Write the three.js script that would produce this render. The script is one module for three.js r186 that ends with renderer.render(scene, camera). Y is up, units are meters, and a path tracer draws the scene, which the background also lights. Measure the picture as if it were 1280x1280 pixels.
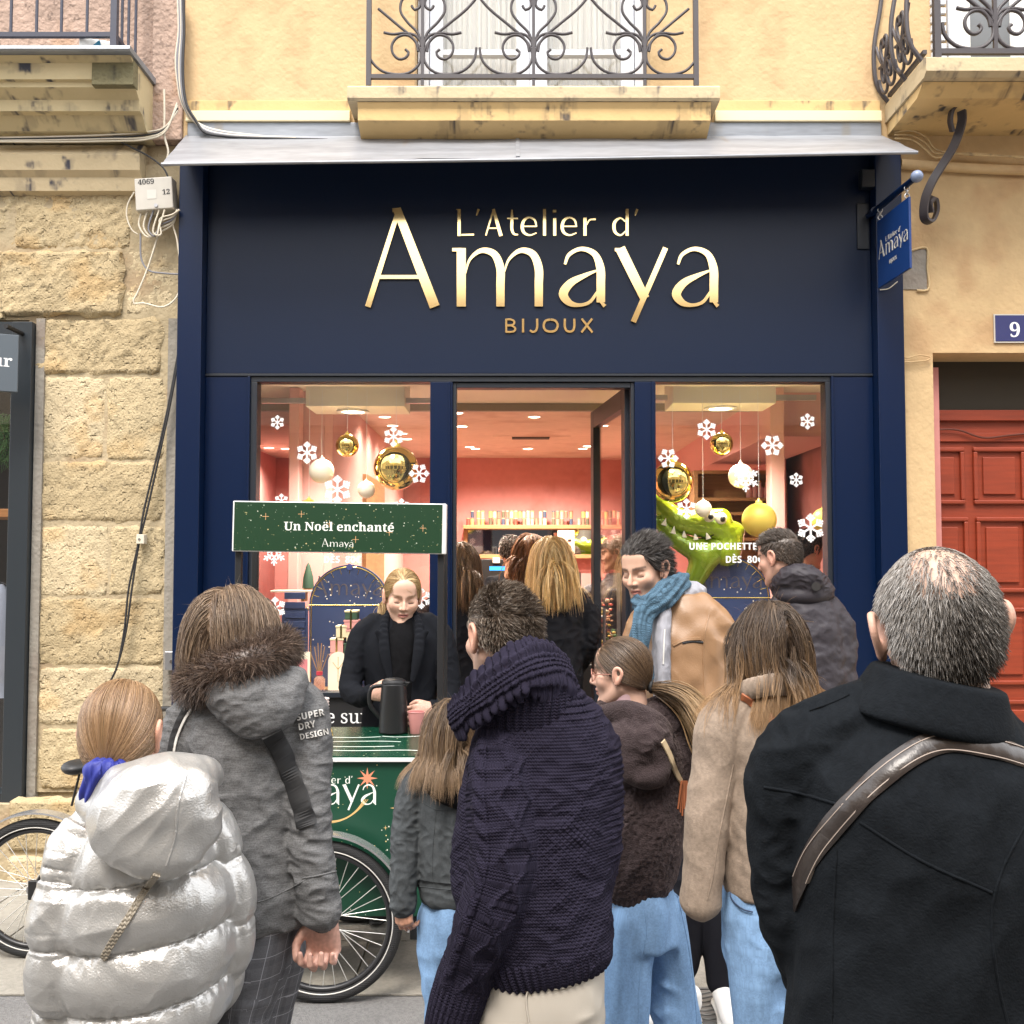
import * as THREE from 'three';
import { mergeGeometries, toCreasedNormals } from 'three/addons/utils/BufferGeometryUtils.js';
import { RoundedBoxGeometry } from 'three/addons/geometries/RoundedBoxGeometry.js';
import { FontLoader } from 'three/addons/loaders/FontLoader.js';
import { TextGeometry } from 'three/addons/geometries/TextGeometry.js';
import { RectAreaLightUniformsLib } from 'three/addons/lights/RectAreaLightUniformsLib.js';
import { createNoise3D } from 'simplex-noise';

// ---------------------------------------------------------------- camera, sky, sun, exposure
RectAreaLightUniformsLib.init();
const scene = new THREE.Scene();
const EYE = [0, 1.66, 5.5], PITCH = Math.atan(60 / 1280), FOC = 1280;
const camera = new THREE.PerspectiveCamera(2 * Math.atan(0.5) * 180 / Math.PI, 1, 0.05, 400);
camera.position.set(...EYE); camera.rotation.x = PITCH;
const renderer = new THREE.WebGLRenderer({ antialias: true });
renderer.setSize(1024, 1024);
renderer.toneMapping = THREE.LinearToneMapping;
renderer.toneMappingExposure = 2.9;
renderer.shadowMap.enabled = true;
{ // even overcast sky, a little brighter towards the zenith
  const W = 256, H = 128, d = new Float32Array(W * H * 4);
  for (let j = 0; j < H; j++) for (let i = 0; i < W; i++) {
    const up = Math.sin(((j + 0.5) / H - 0.5) * Math.PI), k = (j * W + i) * 4, cl = 1 + 0.05 * Math.sin(i * 0.147 + j * 0.3) * Math.cos(j * 0.21);
    const l = up > 0 ? (0.75 + 0.75 * up) * cl : 0.25;
    d[k] = l * 1.0; d[k + 1] = l * 1.02; d[k + 2] = l * 1.06; d[k + 3] = 1;
  }
  const t = new THREE.DataTexture(d, W, H, THREE.RGBAFormat, THREE.FloatType);
  t.mapping = THREE.EquirectangularReflectionMapping; t.magFilter = THREE.LinearFilter; t.needsUpdate = true;
  scene.background = t; scene.environment = t;
}
const sun = new THREE.DirectionalLight(0xfff5ea, 1.5);
sun.position.set(-3, 15, 8.5); sun.target.position.set(0, 1, 0); sun.castShadow = true; sun.shadow.radius = 40;
Object.assign(sun.shadow.camera, { left: -8, right: 8, top: 8, bottom: -8, near: 0.5, far: 40 });
scene.add(sun, sun.target);

// ---------------------------------------------------------------- helpers
const V3 = (x, y, z) => new THREE.Vector3(x, y, z);
function rnd(seed) { let s = seed >>> 0; return () => { s = (s + 0x6d2b79f5) | 0; let t = Math.imul(s ^ (s >>> 15), 1 | s); t = (t + Math.imul(t ^ (t >>> 7), 61 | t)) ^ t; return ((t ^ (t >>> 14)) >>> 0) / 4294967296; }; }
const R0 = rnd(7);
const n3 = createNoise3D(rnd(11));
const clamp = (x, a = 0, b = 1) => x < a ? a : x > b ? b : x, lerp = (a, b, t) => a + (b - a) * t;
const sstep = (a, b, x) => { const t = clamp((x - a) / (b - a)); return t * t * (3 - 2 * t); };
const cP = Math.cos(PITCH), sP = Math.sin(PITCH);
// a measured point of the photograph carried to the upright plane z = const of the place
function at(px, py, z) { const u = (px - 640) / FOC, v = (640 - py) / FOC, t = (z - EYE[2]) / (-cP + v * sP); return [EYE[0] + u * t, EYE[1] + (v * cP + sP) * t, z]; }
const X = (px, z = 0, py = 650) => at(px, py, z)[0], Y = (py, z = 0) => at(640, py, z)[1];

const used = {}, BASE = new WeakMap();
function numbered(n) { used[n] = (used[n] ?? -1) + 1; return used[n] ? n + '_' + String(used[n]).padStart(3, '0') : n; }
function tag(o, label, category, group) { o.userData.label = label; o.userData.category = category; if (group) o.userData.group = group; return o; }
function thing(name, label, category, base = [0, 0, 0], group) {
  const o = new THREE.Group(); o.name = numbered(name); o.position.set(...base); BASE.set(o, base); scene.add(o); return tag(o, label, category, group);
}
function part(name, geo, m, parent, label) { // geometry is given in the place's coordinates, moved to those of its thing
  const b = parent && BASE.get(parent);
  if (b) geo.translate(-b[0], -b[1], -b[2]);
  const o = new THREE.Mesh(geo, m); o.name = parent ? name : numbered(name); o.castShadow = o.receiveShadow = true;
  if (label) o.userData.label = label;
  if (parent) { BASE.set(o, b); parent.add(o); } else { BASE.set(o, [0, 0, 0]); scene.add(o); }
  return o;
}
function struct(name, geo, m) { const o = part(name, geo, m); o.userData.kind = 'structure'; return o; }

// geometry collector, uv in metres by the way each face looks
function metric(g) {
  g = g.index ? g.toNonIndexed() : g;
  const p = g.attributes.position, n = g.attributes.normal, uv = new Float32Array(p.count * 2);
  for (let i = 0; i < p.count; i += 3) {
    let ax = 0, ay = 0, az = 0;
    for (let k = 0; k < 3; k++) { ax += n.getX(i + k); ay += n.getY(i + k); az += n.getZ(i + k); }
    ax = Math.abs(ax); ay = Math.abs(ay); az = Math.abs(az);
    for (let k = 0; k < 3; k++) {
      const x = p.getX(i + k), y = p.getY(i + k), z = p.getZ(i + k), o = (i + k) * 2;
      if (az >= ax && az >= ay) { uv[o] = x; uv[o + 1] = y; } else if (ax >= ay) { uv[o] = z; uv[o + 1] = y; } else { uv[o] = x; uv[o + 1] = z; }
    }
  }
  return g.setAttribute('uv', new THREE.BufferAttribute(uv, 2));
}
const QY = V3(0, 1, 0);
class Geo {
  constructor() { this.l = []; }
  add(g, m) { if (m) g.applyMatrix4(m); g = g.index ? g.toNonIndexed() : g; for (const k of Object.keys(g.attributes)) if (!['position', 'normal', 'uv'].includes(k)) g.deleteAttribute(k); this.l.push(g); return this; }
  box(x0, x1, y0, y1, z0, z1, r = 0) {
    const w = Math.abs(x1 - x0), h = Math.abs(y1 - y0), d = Math.abs(z1 - z0);
    const g = r ? new RoundedBoxGeometry(w, h, d, 2, Math.min(r, w / 2.1, h / 2.1, d / 2.1)) : new THREE.BoxGeometry(w, h, d);
    return this.add(g.translate((x0 + x1) / 2, (y0 + y1) / 2, (z0 + z1) / 2));
  }
  cyl(a, b, r0, r1 = r0, n = 16, open = false) {
    const A = V3(...a), B = V3(...b), d = B.clone().sub(A), g = new THREE.CylinderGeometry(r1, r0, d.length(), n, 1, open);
    g.applyQuaternion(new THREE.Quaternion().setFromUnitVectors(QY, d.normalize())); return this.add(g.translate((a[0] + b[0]) / 2, (a[1] + b[1]) / 2, (a[2] + b[2]) / 2));
  }
  bar(a, b, w, d, r = 0) { // a square bar between two points, width across x or z
    const A = V3(...a), B = V3(...b), e = B.clone().sub(A), L = e.length(), g = r ? new RoundedBoxGeometry(w, L, d, 2, r) : new THREE.BoxGeometry(w, L, d);
    g.applyQuaternion(new THREE.Quaternion().setFromUnitVectors(QY, e.normalize())); return this.add(g.translate((a[0] + b[0]) / 2, (a[1] + b[1]) / 2, (a[2] + b[2]) / 2));
  }
  tube(pts, r, n = 24, m = 6, closed = false) { return this.add(new THREE.TubeGeometry(new THREE.CatmullRomCurve3(pts.map((p) => V3(...p)), closed, 'centripetal'), n, r, m, closed)); }
  strap(pts, w, d, n = 24) { // a flat strip swept along points: width along z, thickness d
    const c = new THREE.CatmullRomCurve3(pts.map((p) => V3(...p)), false, 'centripetal'), s = new THREE.Shape();
    s.moveTo(-d / 2, -w / 2); s.lineTo(d / 2, -w / 2); s.lineTo(d / 2, w / 2); s.lineTo(-d / 2, w / 2);
    return this.add(new THREE.ExtrudeGeometry(s, { steps: n, extrudePath: c, bevelEnabled: false }));
  }
  lathe(prof, c, n = 28) { return this.add(new THREE.LatheGeometry(prof.map((p) => new THREE.Vector2(p[0], p[1])), n).translate(...c)); }
  ball(c, r, n = 20, sc = [1, 1, 1]) { return this.add(new THREE.SphereGeometry(r, n, Math.ceil(n * 0.7)).scale(...sc).translate(...c)); }
  poly(pts, z0, z1, bevel = 0) { // outline in x, y extruded from z0 to z1
    const s = new THREE.Shape(pts.map((p) => new THREE.Vector2(p[0], p[1])));
    const g = new THREE.ExtrudeGeometry(s, { depth: z1 - z0 - 2 * bevel, bevelEnabled: bevel > 0, bevelThickness: bevel, bevelSize: bevel, bevelOffset: -bevel, bevelSegments: 2, curveSegments: 12 });
    return this.add(g.translate(0, 0, z0 + bevel));
  }
  profile(pts, x0, x1) { // outline in z, y swept along x
    const s = new THREE.Shape(pts.map((p) => new THREE.Vector2(p[0], p[1])));
    const g = new THREE.ExtrudeGeometry(s, { depth: x1 - x0, bevelEnabled: false });
    return this.add(g.applyMatrix4(new THREE.Matrix4().set(0, 0, 1, x0, 0, 1, 0, 0, 1, 0, 0, 0, 0, 0, 0, 1)), 0).flip();
  }
  flip() { const g = this.l[this.l.length - 1], p = g.attributes.position; // mirrored by the axis swap: turn the triangles back
    for (let i = 0; i < p.count; i += 3) for (const k of Object.keys(g.attributes)) { const a = g.attributes[k]; for (let c = 0; c < a.itemSize; c++) { const t = a.getComponent(i + 1, c); a.setComponent(i + 1, c, a.getComponent(i + 2, c)); a.setComponent(i + 2, c, t); } }
    g.computeVertexNormals(); return this; }
  turn(cx, cy, cz, ax, ang) { const m = new THREE.Matrix4().makeTranslation(cx, cy, cz).multiply(new THREE.Matrix4().makeRotationAxis(V3(...ax), ang)).multiply(new THREE.Matrix4().makeTranslation(-cx, -cy, -cz)); this.l.forEach((g) => g.applyMatrix4(m)); return this; }
  build(keepUv = false) { for (const g of this.l) if (!g.attributes.uv) g.setAttribute('uv', new THREE.BufferAttribute(new Float32Array(g.attributes.position.count * 2), 2)); const g = mergeGeometries(this.l); return keepUv ? g : metric(g); }
}
const G = () => new Geo();

// ---------------------------------------------------------------- textures
const hash = (x, y, s) => { let h = Math.imul(x, 374761393) + Math.imul(y, 668265263) + Math.imul(s, 974711) | 0; h = Math.imul(h ^ (h >>> 13), 1274126177); return ((h ^ (h >>> 16)) >>> 0) / 4294967296; };
function vn(u, v, px, py, s) { // value noise on a px x py lattice that repeats over the unit square
  const x = u * px, y = v * py, ix = Math.floor(x), iy = Math.floor(y), fx = x - ix, fy = y - iy, sx = fx * fx * (3 - 2 * fx), sy = fy * fy * (3 - 2 * fy);
  const m = (a, p) => ((a % p) + p) % p, x0 = m(ix, px), x1 = m(ix + 1, px), y0 = m(iy, py), y1 = m(iy + 1, py);
  return lerp(lerp(hash(x0, y0, s), hash(x1, y0, s), sx), lerp(hash(x0, y1, s), hash(x1, y1, s), sx), sy);
}
function fbm(u, v, p, s, o = 4, sx = 1, sy = 1) { let a = 0.5, t = 0, w = 0; for (let i = 0; i < o; i++, p *= 2, a *= 0.5) { t += a * vn(u, v, p * sx, p * sy, s + i); w += a; } return t / w; }
const enc = (x) => { x = clamp(x); return 255 * (x <= 0.0031308 ? 12.92 * x : 1.055 * Math.pow(x, 1 / 2.4) - 0.055); };
function tex(n, fn, metres, color = true, nv = n) {
  const d = new Uint8Array(n * nv * 4);
  for (let j = 0; j < nv; j++) for (let i = 0; i < n; i++) {
    let c = fn((i + 0.5) / n, (j + 0.5) / nv); const k = (j * n + i) * 4;
    if (typeof c === 'number') c = [c, c, c];
    for (let q = 0; q < 3; q++) d[k + q] = color ? enc(c[q]) : clamp(c[q]) * 255;
    d[k + 3] = 255;
  }
  const t = new THREE.DataTexture(d, n, nv); t.wrapS = t.wrapT = THREE.RepeatWrapping; t.magFilter = THREE.LinearFilter; t.needsUpdate = true;
  if (color) t.colorSpace = THREE.SRGBColorSpace;
  if (metres) t.repeat.set(1 / (metres[0] ?? metres), 1 / (metres[1] ?? metres));
  return t;
}
function canvasTex(w, h, draw) { const c = document.createElement('canvas'); c.width = w; c.height = h; draw(c.getContext('2d'), w, h); const t = new THREE.CanvasTexture(c); t.colorSpace = THREE.SRGBColorSpace; t.anisotropy = 4; return t; }
function mat(c, rough = 0.7, o = {}) {
  const P = 'sheen clearcoat transmission ior thickness specularIntensity clearcoatRoughness sheenColor iridescence attenuationColor'.split(' ').some((k) => k in o);
  const m = new (P ? THREE.MeshPhysicalMaterial : THREE.MeshStandardMaterial)();
  if (Array.isArray(c)) m.color.setRGB(...c); else m.color.set(c);
  m.roughness = rough;
  for (const k in o) { if (k === 'emissive' || k === 'sheenColor') m[k].setRGB(...o[k]); else m[k] = o[k]; }
  return m;
}
// colours below are given as linear reflectance
// ---------------------------------------------------------------- materials of the setting
const T = {};
T.plaster = tex(512, (u, v) => { const a = fbm(u, v, 3, 1, 5), b = fbm(u, v, 9, 5, 4, 1, 0.34 * 3), s = fbm(u, v, 60, 9, 2); const k = 0.72 + 0.34 * a + 0.1 * (s - 0.5), st = sstep(0.55, 0.8, b) * 0.2; return [k - st * 0.6, k - st * 0.9 - 0.02, k - st - 0.05 * (1 - a)]; }, 2.6);
T.plasterB = tex(512, (u, v) => 0.45 * fbm(u, v, 70, 21, 3) + 0.55 * fbm(u, v, 10, 25, 4), 1.3, false);
T.stone = tex(512, (u, v) => { const a = fbm(u, v, 5, 31, 5), b = fbm(u, v, 24, 36, 3), r = sstep(0.55, 0.75, fbm(u, v, 4, 40, 4)), d = sstep(0.74, 0.82, fbm(u, v, 40, 44, 2)); const k = 0.66 + 0.3 * a + 0.2 * (b - 0.5) - 0.3 * d; return [k + 0.02 * r, k - 0.06 * r, k - 0.16 * r]; }, 0.9);
T.stoneB = tex(512, (u, v) => { const t = fbm(u + 0.35 * v, v, 12, 51, 3, 4, 1), p = sstep(0.7, 0.85, fbm(u, v, 34, 55, 2)), g = fbm(u, v, 90, 58, 2); return 0.5 * t + 0.35 * g - 0.55 * p + 0.3; }, 0.7, false);
T.grain = tex(512, (u, v) => fbm(u, v, 110, 61, 2), 0.35, false);
T.asphalt = tex(512, (u, v) => { const a = fbm(u, v, 4, 71, 4), s = fbm(u, v, 128, 74, 2), c = hash(Math.floor(u * 256), Math.floor(v * 256), 3) > 0.93 ? 0.22 : 0; return 0.62 + 0.25 * a + 0.35 * (s - 0.5) + c * 0.6; }, 1.1);
T.pave = tex(512, (u, v) => { const a = fbm(u, v, 5, 81, 4), s = fbm(u, v, 100, 84, 2), st = sstep(0.66, 0.75, fbm(u, v, 7, 87, 4)); const k = 0.72 + 0.3 * (a - 0.5) + 0.22 * (s - 0.5) - 0.16 * st; return [k, k * 0.98, k * 0.94]; }, 1.4);
T.zinc = tex(512, (u, v) => { const a = fbm(u, v, 4, 91, 4, 1, 4), b = fbm(u, v, 30, 95, 2, 1, 2), r = sstep(0.7, 0.86, fbm(u, v, 5, 98, 3, 3, 0.4)); const k = 0.55 + 0.55 * a + 0.2 * (b - 0.5); return [k, k * (1 - 0.14 * r), k * (1 - 0.32 * r)]; }, [1.7, 0.8]);
T.wood = tex(256, (u, v) => { const g = fbm(u, v, 3, 101, 4, 1, 14), k = 0.72 + 0.35 * (g - 0.5); return [k, k * 0.96, k * 0.9]; }, 0.6);
T.stain = tex(512, (u, v) => { const a = fbm(u, v, 6, 111, 4), run = sstep(0.52, 0.8, fbm(u, v, 9, 115, 3, 4, 0.34)), m = sstep(0.5, 0.7, fbm(u, v, 14, 118, 4)); const k = 0.9 + 0.16 * (a - 0.5); const d = clamp(0.8 * run * m + 0.22 * m); return [k - d * 0.8, k - d * 0.78, k - d * 0.66]; }, 1.15);
const M = {};
M.navy = mat([0.0016, 0.0095, 0.038], 0.3, { bumpMap: T.grain, bumpScale: 0.00012, specularIntensity: 0.6 });
M.fascia = mat([0.003, 0.0105, 0.034], 0.38, { specularIntensity: 0.6, bumpMap: T.grain, bumpScale: 0.0002 });
M.frame = mat([0.012, 0.016, 0.024], 0.42);
M.glass = mat([1, 1, 1], 0.0, { transmission: 1, thickness: 0, ior: 1.45 });
M.yellow = mat([0.6, 0.435, 0.235], 0.9, { map: T.plaster, bumpMap: T.plasterB, bumpScale: 0.006 });
M.yellowTrim = mat([0.62, 0.46, 0.25], 0.85, { map: T.stain, bumpMap: T.plasterB, bumpScale: 0.003 });
M.slab = mat([0.56, 0.45, 0.28], 0.9, { map: T.stain, bumpMap: T.plasterB, bumpScale: 0.004 });
M.slabOchre = mat([0.66, 0.46, 0.21], 0.9, { map: T.stain, bumpMap: T.plasterB, bumpScale: 0.003 });
M.pinkWall = mat([0.52, 0.37, 0.29], 0.95, { map: T.stone, bumpMap: T.plasterB, bumpScale: 0.02 });
M.mortar = mat([0.47, 0.39, 0.25], 0.95, { map: T.plaster, bumpMap: T.plasterB, bumpScale: 0.012 });
M.grey = mat([0.3, 0.28, 0.24], 0.95, { map: T.plaster, bumpMap: T.plasterB, bumpScale: 0.01 });
const stones = [[0.56, 0.45, 0.27], [0.52, 0.41, 0.24], [0.6, 0.49, 0.31]].map((c) => mat(c, 0.92, { map: T.stone, bumpMap: T.stoneB, bumpScale: 0.012 }));
M.mould = mat([0.56, 0.46, 0.27], 0.85, { map: T.stain, bumpMap: T.plasterB, bumpScale: 0.004 });
M.iron = mat([0.05, 0.042, 0.045], 0.5);
M.ironBlue = mat([0.035, 0.038, 0.06], 0.5);
M.zinc = mat([0.34, 0.35, 0.375], 0.42, { map: T.zinc, metalness: 0.35 });
M.lead = mat([0.28, 0.3, 0.33], 0.5, { map: T.zinc, metalness: 0.3 });
M.white = mat([0.75, 0.75, 0.73], 0.5);
M.winFrame = mat([0.62, 0.64, 0.68], 0.45);
M.redDoor = mat([0.33, 0.05, 0.018], 0.5, { map: T.wood, bumpMap: T.grain, bumpScale: 0.0003 });
M.brownDark = mat([0.035, 0.027, 0.016], 0.7);
M.asphalt = mat([0.2, 0.195, 0.19], 0.95, { map: T.asphalt, bumpMap: T.grain, bumpScale: 0.004 });
M.pave = mat([0.36, 0.34, 0.3], 0.9, { map: T.pave, bumpMap: T.grain, bumpScale: 0.002 });
M.cableW = mat([0.62, 0.56, 0.45], 0.6); M.cableB = mat([0.02, 0.02, 0.022], 0.6); M.cableG = mat([0.2, 0.2, 0.22], 0.6);
M.chrome = mat([0.75, 0.75, 0.75], 0.2, { metalness: 1 });
M.steel = mat([0.45, 0.45, 0.46], 0.35, { metalness: 0.9 });
M.black = mat([0.012, 0.012, 0.013], 0.5);
M.gold = mat([0.98, 0.73, 0.35], 0.12, { metalness: 1 });

// ---------------------------------------------------------------- ground
struct('street', G().box(-30, 30, -0.2, 0, 1.52, 8.3).build(), M.asphalt);
const pavement = struct('pavement', G().box(-30, 30, -0.2, -0.012, -0.3, 1.5).build(), M.mortar);
struct('gutter_strip', G().box(-30, 30, -0.15, -0.006, 1.5, 1.52).build(), M.black);
for (let j = 0; j < 3; j++) for (let i = 0; i < 9; i++) {
  const w = 0.62, x0 = -3.1 + i * w + (j % 2) * 0.27, z0 = [0, 0.46, 0.95][j], z1 = [0.454, 0.944, 1.497][j];
  part('paving_slab', G().box(x0, x0 + w - 0.007, -0.1, 0.002 * hash(i, j, 5), z0 + 0.003, z1, 0.004).build(), M.pave, pavement);
}
{ // manhole
  const c = at(853, 1246, 0), dz = 1.66 * 1280 / 546, z = 5.5 - dz, x = (853 - 640) / 1280 * dz, t = thing('manhole_cover', 'square cast iron manhole cover with a wavy pattern in the paving', 'manhole', [x, 0, z]);
  part('cover_plate', G().box(x - 0.15, x + 0.15, -0.02, 0.005, z - 0.14, z + 0.14, 0.003).build(), mat([0.12, 0.115, 0.11], 0.6, { metalness: 0.4 }), t);
  const g = G(); for (let k = -3; k <= 3; k++) g.tube([-0.12, -0.06, 0, 0.06, 0.12].map((q, i) => [x + q, 0.006, z + k * 0.036 + (i % 2 ? 0.012 : -0.012)]), 0.005, 20, 5);
  part('raised_pattern', g.build(), mat([0.17, 0.165, 0.155], 0.5, { metalness: 0.5 }), t);
  part('cover_frame', G().box(x - 0.17, x - 0.155, -0.02, 0.006, z - 0.16, z + 0.16).box(x + 0.155, x + 0.17, -0.02, 0.006, z - 0.16, z + 0.16).box(x - 0.155, x + 0.155, -0.02, 0.005, z - 0.16, z - 0.146).box(x - 0.155, x + 0.155, -0.02, 0.005, z + 0.146, z + 0.16).build(), mat([0.1, 0.1, 0.1], 0.6), t);
}

// ---------------------------------------------------------------- ochre building round the shop
const SL = X(224), SR = X(1127), FT = 3.93;                    // outer edges and top of the shopfront
const WL = X(519, 0, 100), WR = X(812, 0, 100);                // window over the shop
const DL = X(1166, 0, 600), DT = Y(441, 0.03), DR = DL + 1.25; // red door
const yb = thing('ochre_building', 'ochre plastered town house above and right of the jewellery shop', 'building', [SR, 0, 0]);
part('wall', G().box(SL, WL, FT, 10.5, -0.35, 0.03).box(WR, 6, FT, 10.5, -0.35, 0.03).box(WL, WR, 6.4, 10.5, -0.35, 0.03).box(WL, WR, FT, 4.05, -0.35, 0.03)
  .box(SR, DL, 0, FT, -0.35, 0.03).box(DL, DR, DT, FT, -0.35, 0.03).box(DR, 6, 0, FT, -0.35, 0.03).build(), M.yellow, yb);
{ // cream ledge strips over the awning
  const y0 = Y(153, 0.05), y1 = Y(140, 0.05), y2 = Y(126, 0.04);
  for (const [a, b] of [[233, 438], [893, 1101]]) { part('ledge', G().box(X(a, 0.05, 150), X(b, 0.05, 150), y0, y1, 0.02, 0.07, 0.004).build(), mat([0.72, 0.62, 0.4], 0.7), yb); part('ledge_band', G().box(X(a, 0.05, 150), X(b, 0.05, 150), y1, y2, 0.02, 0.045, 0.004).build(), M.slabOchre, yb); }
}
{ // window behind the balcony
  const z = -0.16, w0 = WL + 0.005, w1 = WR - 0.005, mid = (w0 + w1) / 2, b = 4.06, h = 6.39;
  const f = part('window', G().box(w0, w0 + 0.06, b, h, z - 0.05, z + 0.05).box(w1 - 0.06, w1, b, h, z - 0.05, z + 0.05).box(w0, w1, b, b + 0.045, z - 0.049, z + 0.051).build(), M.winFrame, yb);
  for (const [a, c] of [[w0 + 0.062, mid - 0.012], [mid + 0.012, w1 - 0.062]]) {
    part('casement', G().box(a, a + 0.075, b + 0.05, h, z - 0.03, z + 0.03, 0.006).box(c - 0.075, c, b + 0.05, h, z - 0.03, z + 0.03, 0.006).box(a + 0.075, c - 0.075, b + 0.05, b + 0.15, z - 0.028, z + 0.028, 0.006).box(a + 0.075, c - 0.075, b + 0.44, b + 0.47, z - 0.02, z + 0.025).build(), M.winFrame, f);
    part('pane', G().box(a + 0.07, c - 0.07, b + 0.14, h, z - 0.004, z + 0.001).build(), M.glass, f);
    const p = []; for (let i = 0; i <= 40; i++) p.push([a + 0.06 + (c - a - 0.12) * i / 40, z - 0.09 + 0.012 * Math.sin(i * 1.9 + a * 9)]);
    const s = G(); for (let i = 0; i < 40; i++) { const [xa, za] = p[i], [xb, zb] = p[i + 1]; s.add(new THREE.BoxGeometry(Math.hypot(xb - xa, zb - za), h - b - 0.2, 0.002).rotateY(-Math.atan2(zb - za, xb - xa)).translate((xa + xb) / 2, (h + b) / 2, (za + zb) / 2)); }
    part('curtain', s.build(), mat([0.68, 0.66, 0.6], 0.95, { transmission: 0.3, thickness: 0 }), f);
  }
  part('room_back', G().box(w0 - 0.2, w1 + 0.2, b - 0.1, h + 0.2, -1.6, -1.5).build(), mat([0.35, 0.3, 0.24], 0.9), f);
  part('meeting_stile', G().box(mid - 0.012, mid + 0.012, b + 0.046, h, z - 0.02, z + 0.045, 0.004).build(), M.winFrame, f);
}
// balcony slab over the shop
function slab(name, pts, x0, x1, m) { return part(name, G().profile(pts, x0, x1).build(), m, yb); }
{
  const z1 = 0.27, a = X(434, z1, 110), b = X(900, z1, 110), yt = Y(106, z1), y1 = Y(125, z1), a2 = X(446, z1, 140), b2 = X(890, z1, 140), y2 = Y(150, 0.24);
  slab('balcony_slab', [[0.02, y1], [z1 - 0.01, y1], [z1, y1 + 0.012], [z1, yt - 0.012], [z1 - 0.012, yt], [0.02, yt]], a, b, M.slab);
  slab('balcony_moulding', [[0.02, y2 - 0.06], [0.12, y2 - 0.05], [0.235, y2], [0.235, y1 - 0.03], [0.252, y1 - 0.003], [0.02, y1 - 0.003]], a2, b2, M.slabOchre);
}
// scroll ironwork between two posts: bottom bar, lyre pairs round each upright
function scroll(cx, yb0, z, s, flip, zb = 0) { // one S of the lyre, in units of s, bending to one side
  const P = (x, y) => { const yy = y * s; return [cx + flip * x * s, yb0 + yy, z + zb * Math.sin(clamp(yy / 0.7) * 3.1)]; };
  const a = [[1.02, 1.5], [0.8, 1.24], [0.45, 0.94], [0.18, 0.7], [0.03, 0.45], [0.06, 0.22], [0.24, 0.06], [0.48, 0.03], [0.74, 0.1], [0.93, 0.3], [0.97, 0.52]];
  const sp = [[0.08, 0.45], [0.12, 0.62], [0.27, 0.75], [0.44, 0.72], [0.55, 0.57], [0.53, 0.41], [0.42, 0.31], [0.3, 0.34], [0.25, 0.43], [0.31, 0.49]];
  const top = [[0.02, 0.55], [0.08, 0.78], [0.28, 1.0], [0.4, 1.2], [0.36, 1.42], [0.2, 1.5], [0.06, 1.42], [0.05, 1.28], [0.15, 1.22], [0.2, 1.3]];
  const leaf = [[0.02, 0.62], [0.14, 0.75], [0.33, 0.79], [0.54, 0.77], [0.7, 0.8]];
  return [a, sp, top, leaf].map((c) => c.map(([x, y]) => P(x, y)));
}
function ironwork(parent, name, x0, x1, yb0, z, centres, s, top, r, m) {
  const rail = part(name, G().box(x0, x1, yb0 - 0.012, yb0 + 0.01, z - 0.012, z + 0.012).build(), m, parent); part('hand_rail', G().box(x0, x1, top, top + 0.03, z - 0.02, z + 0.02).build(), m, rail);
  for (const px of [x0, x1]) part('post', G().box(px - 0.013, px + 0.013, yb0 - 0.05, top + 0.02, z - 0.013, z + 0.013).build(), m, rail);
  centres.forEach((cx) => {
    part('upright', G().box(cx - 0.008, cx + 0.008, yb0 - 0.05, top, z - 0.008, z + 0.008).build(), m, rail);
    for (const f of [-1, 1]) for (const c of scroll(cx, yb0 + 0.004, z, s, f)) { const k = c.filter((p) => p[0] >= x0 - 0.004 && p[0] <= x1 + 0.004); if (k.length > 3) part('scroll', G().tube(k, r, 34, 6).build(), m, rail); }
  });
  return rail;
}
{
  const z = 0.2, yb0 = Y(96, z), c = [528, 667, 806].map((p) => X(p, z, 90)), s = (c[1] - c[0]) / 2;
  ironwork(yb, 'balcony_railing', X(461, z, 80), X(870, z, 80), yb0, z, c, s * 1.0, yb0 + 0.95, 0.0075, M.iron);
}
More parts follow.
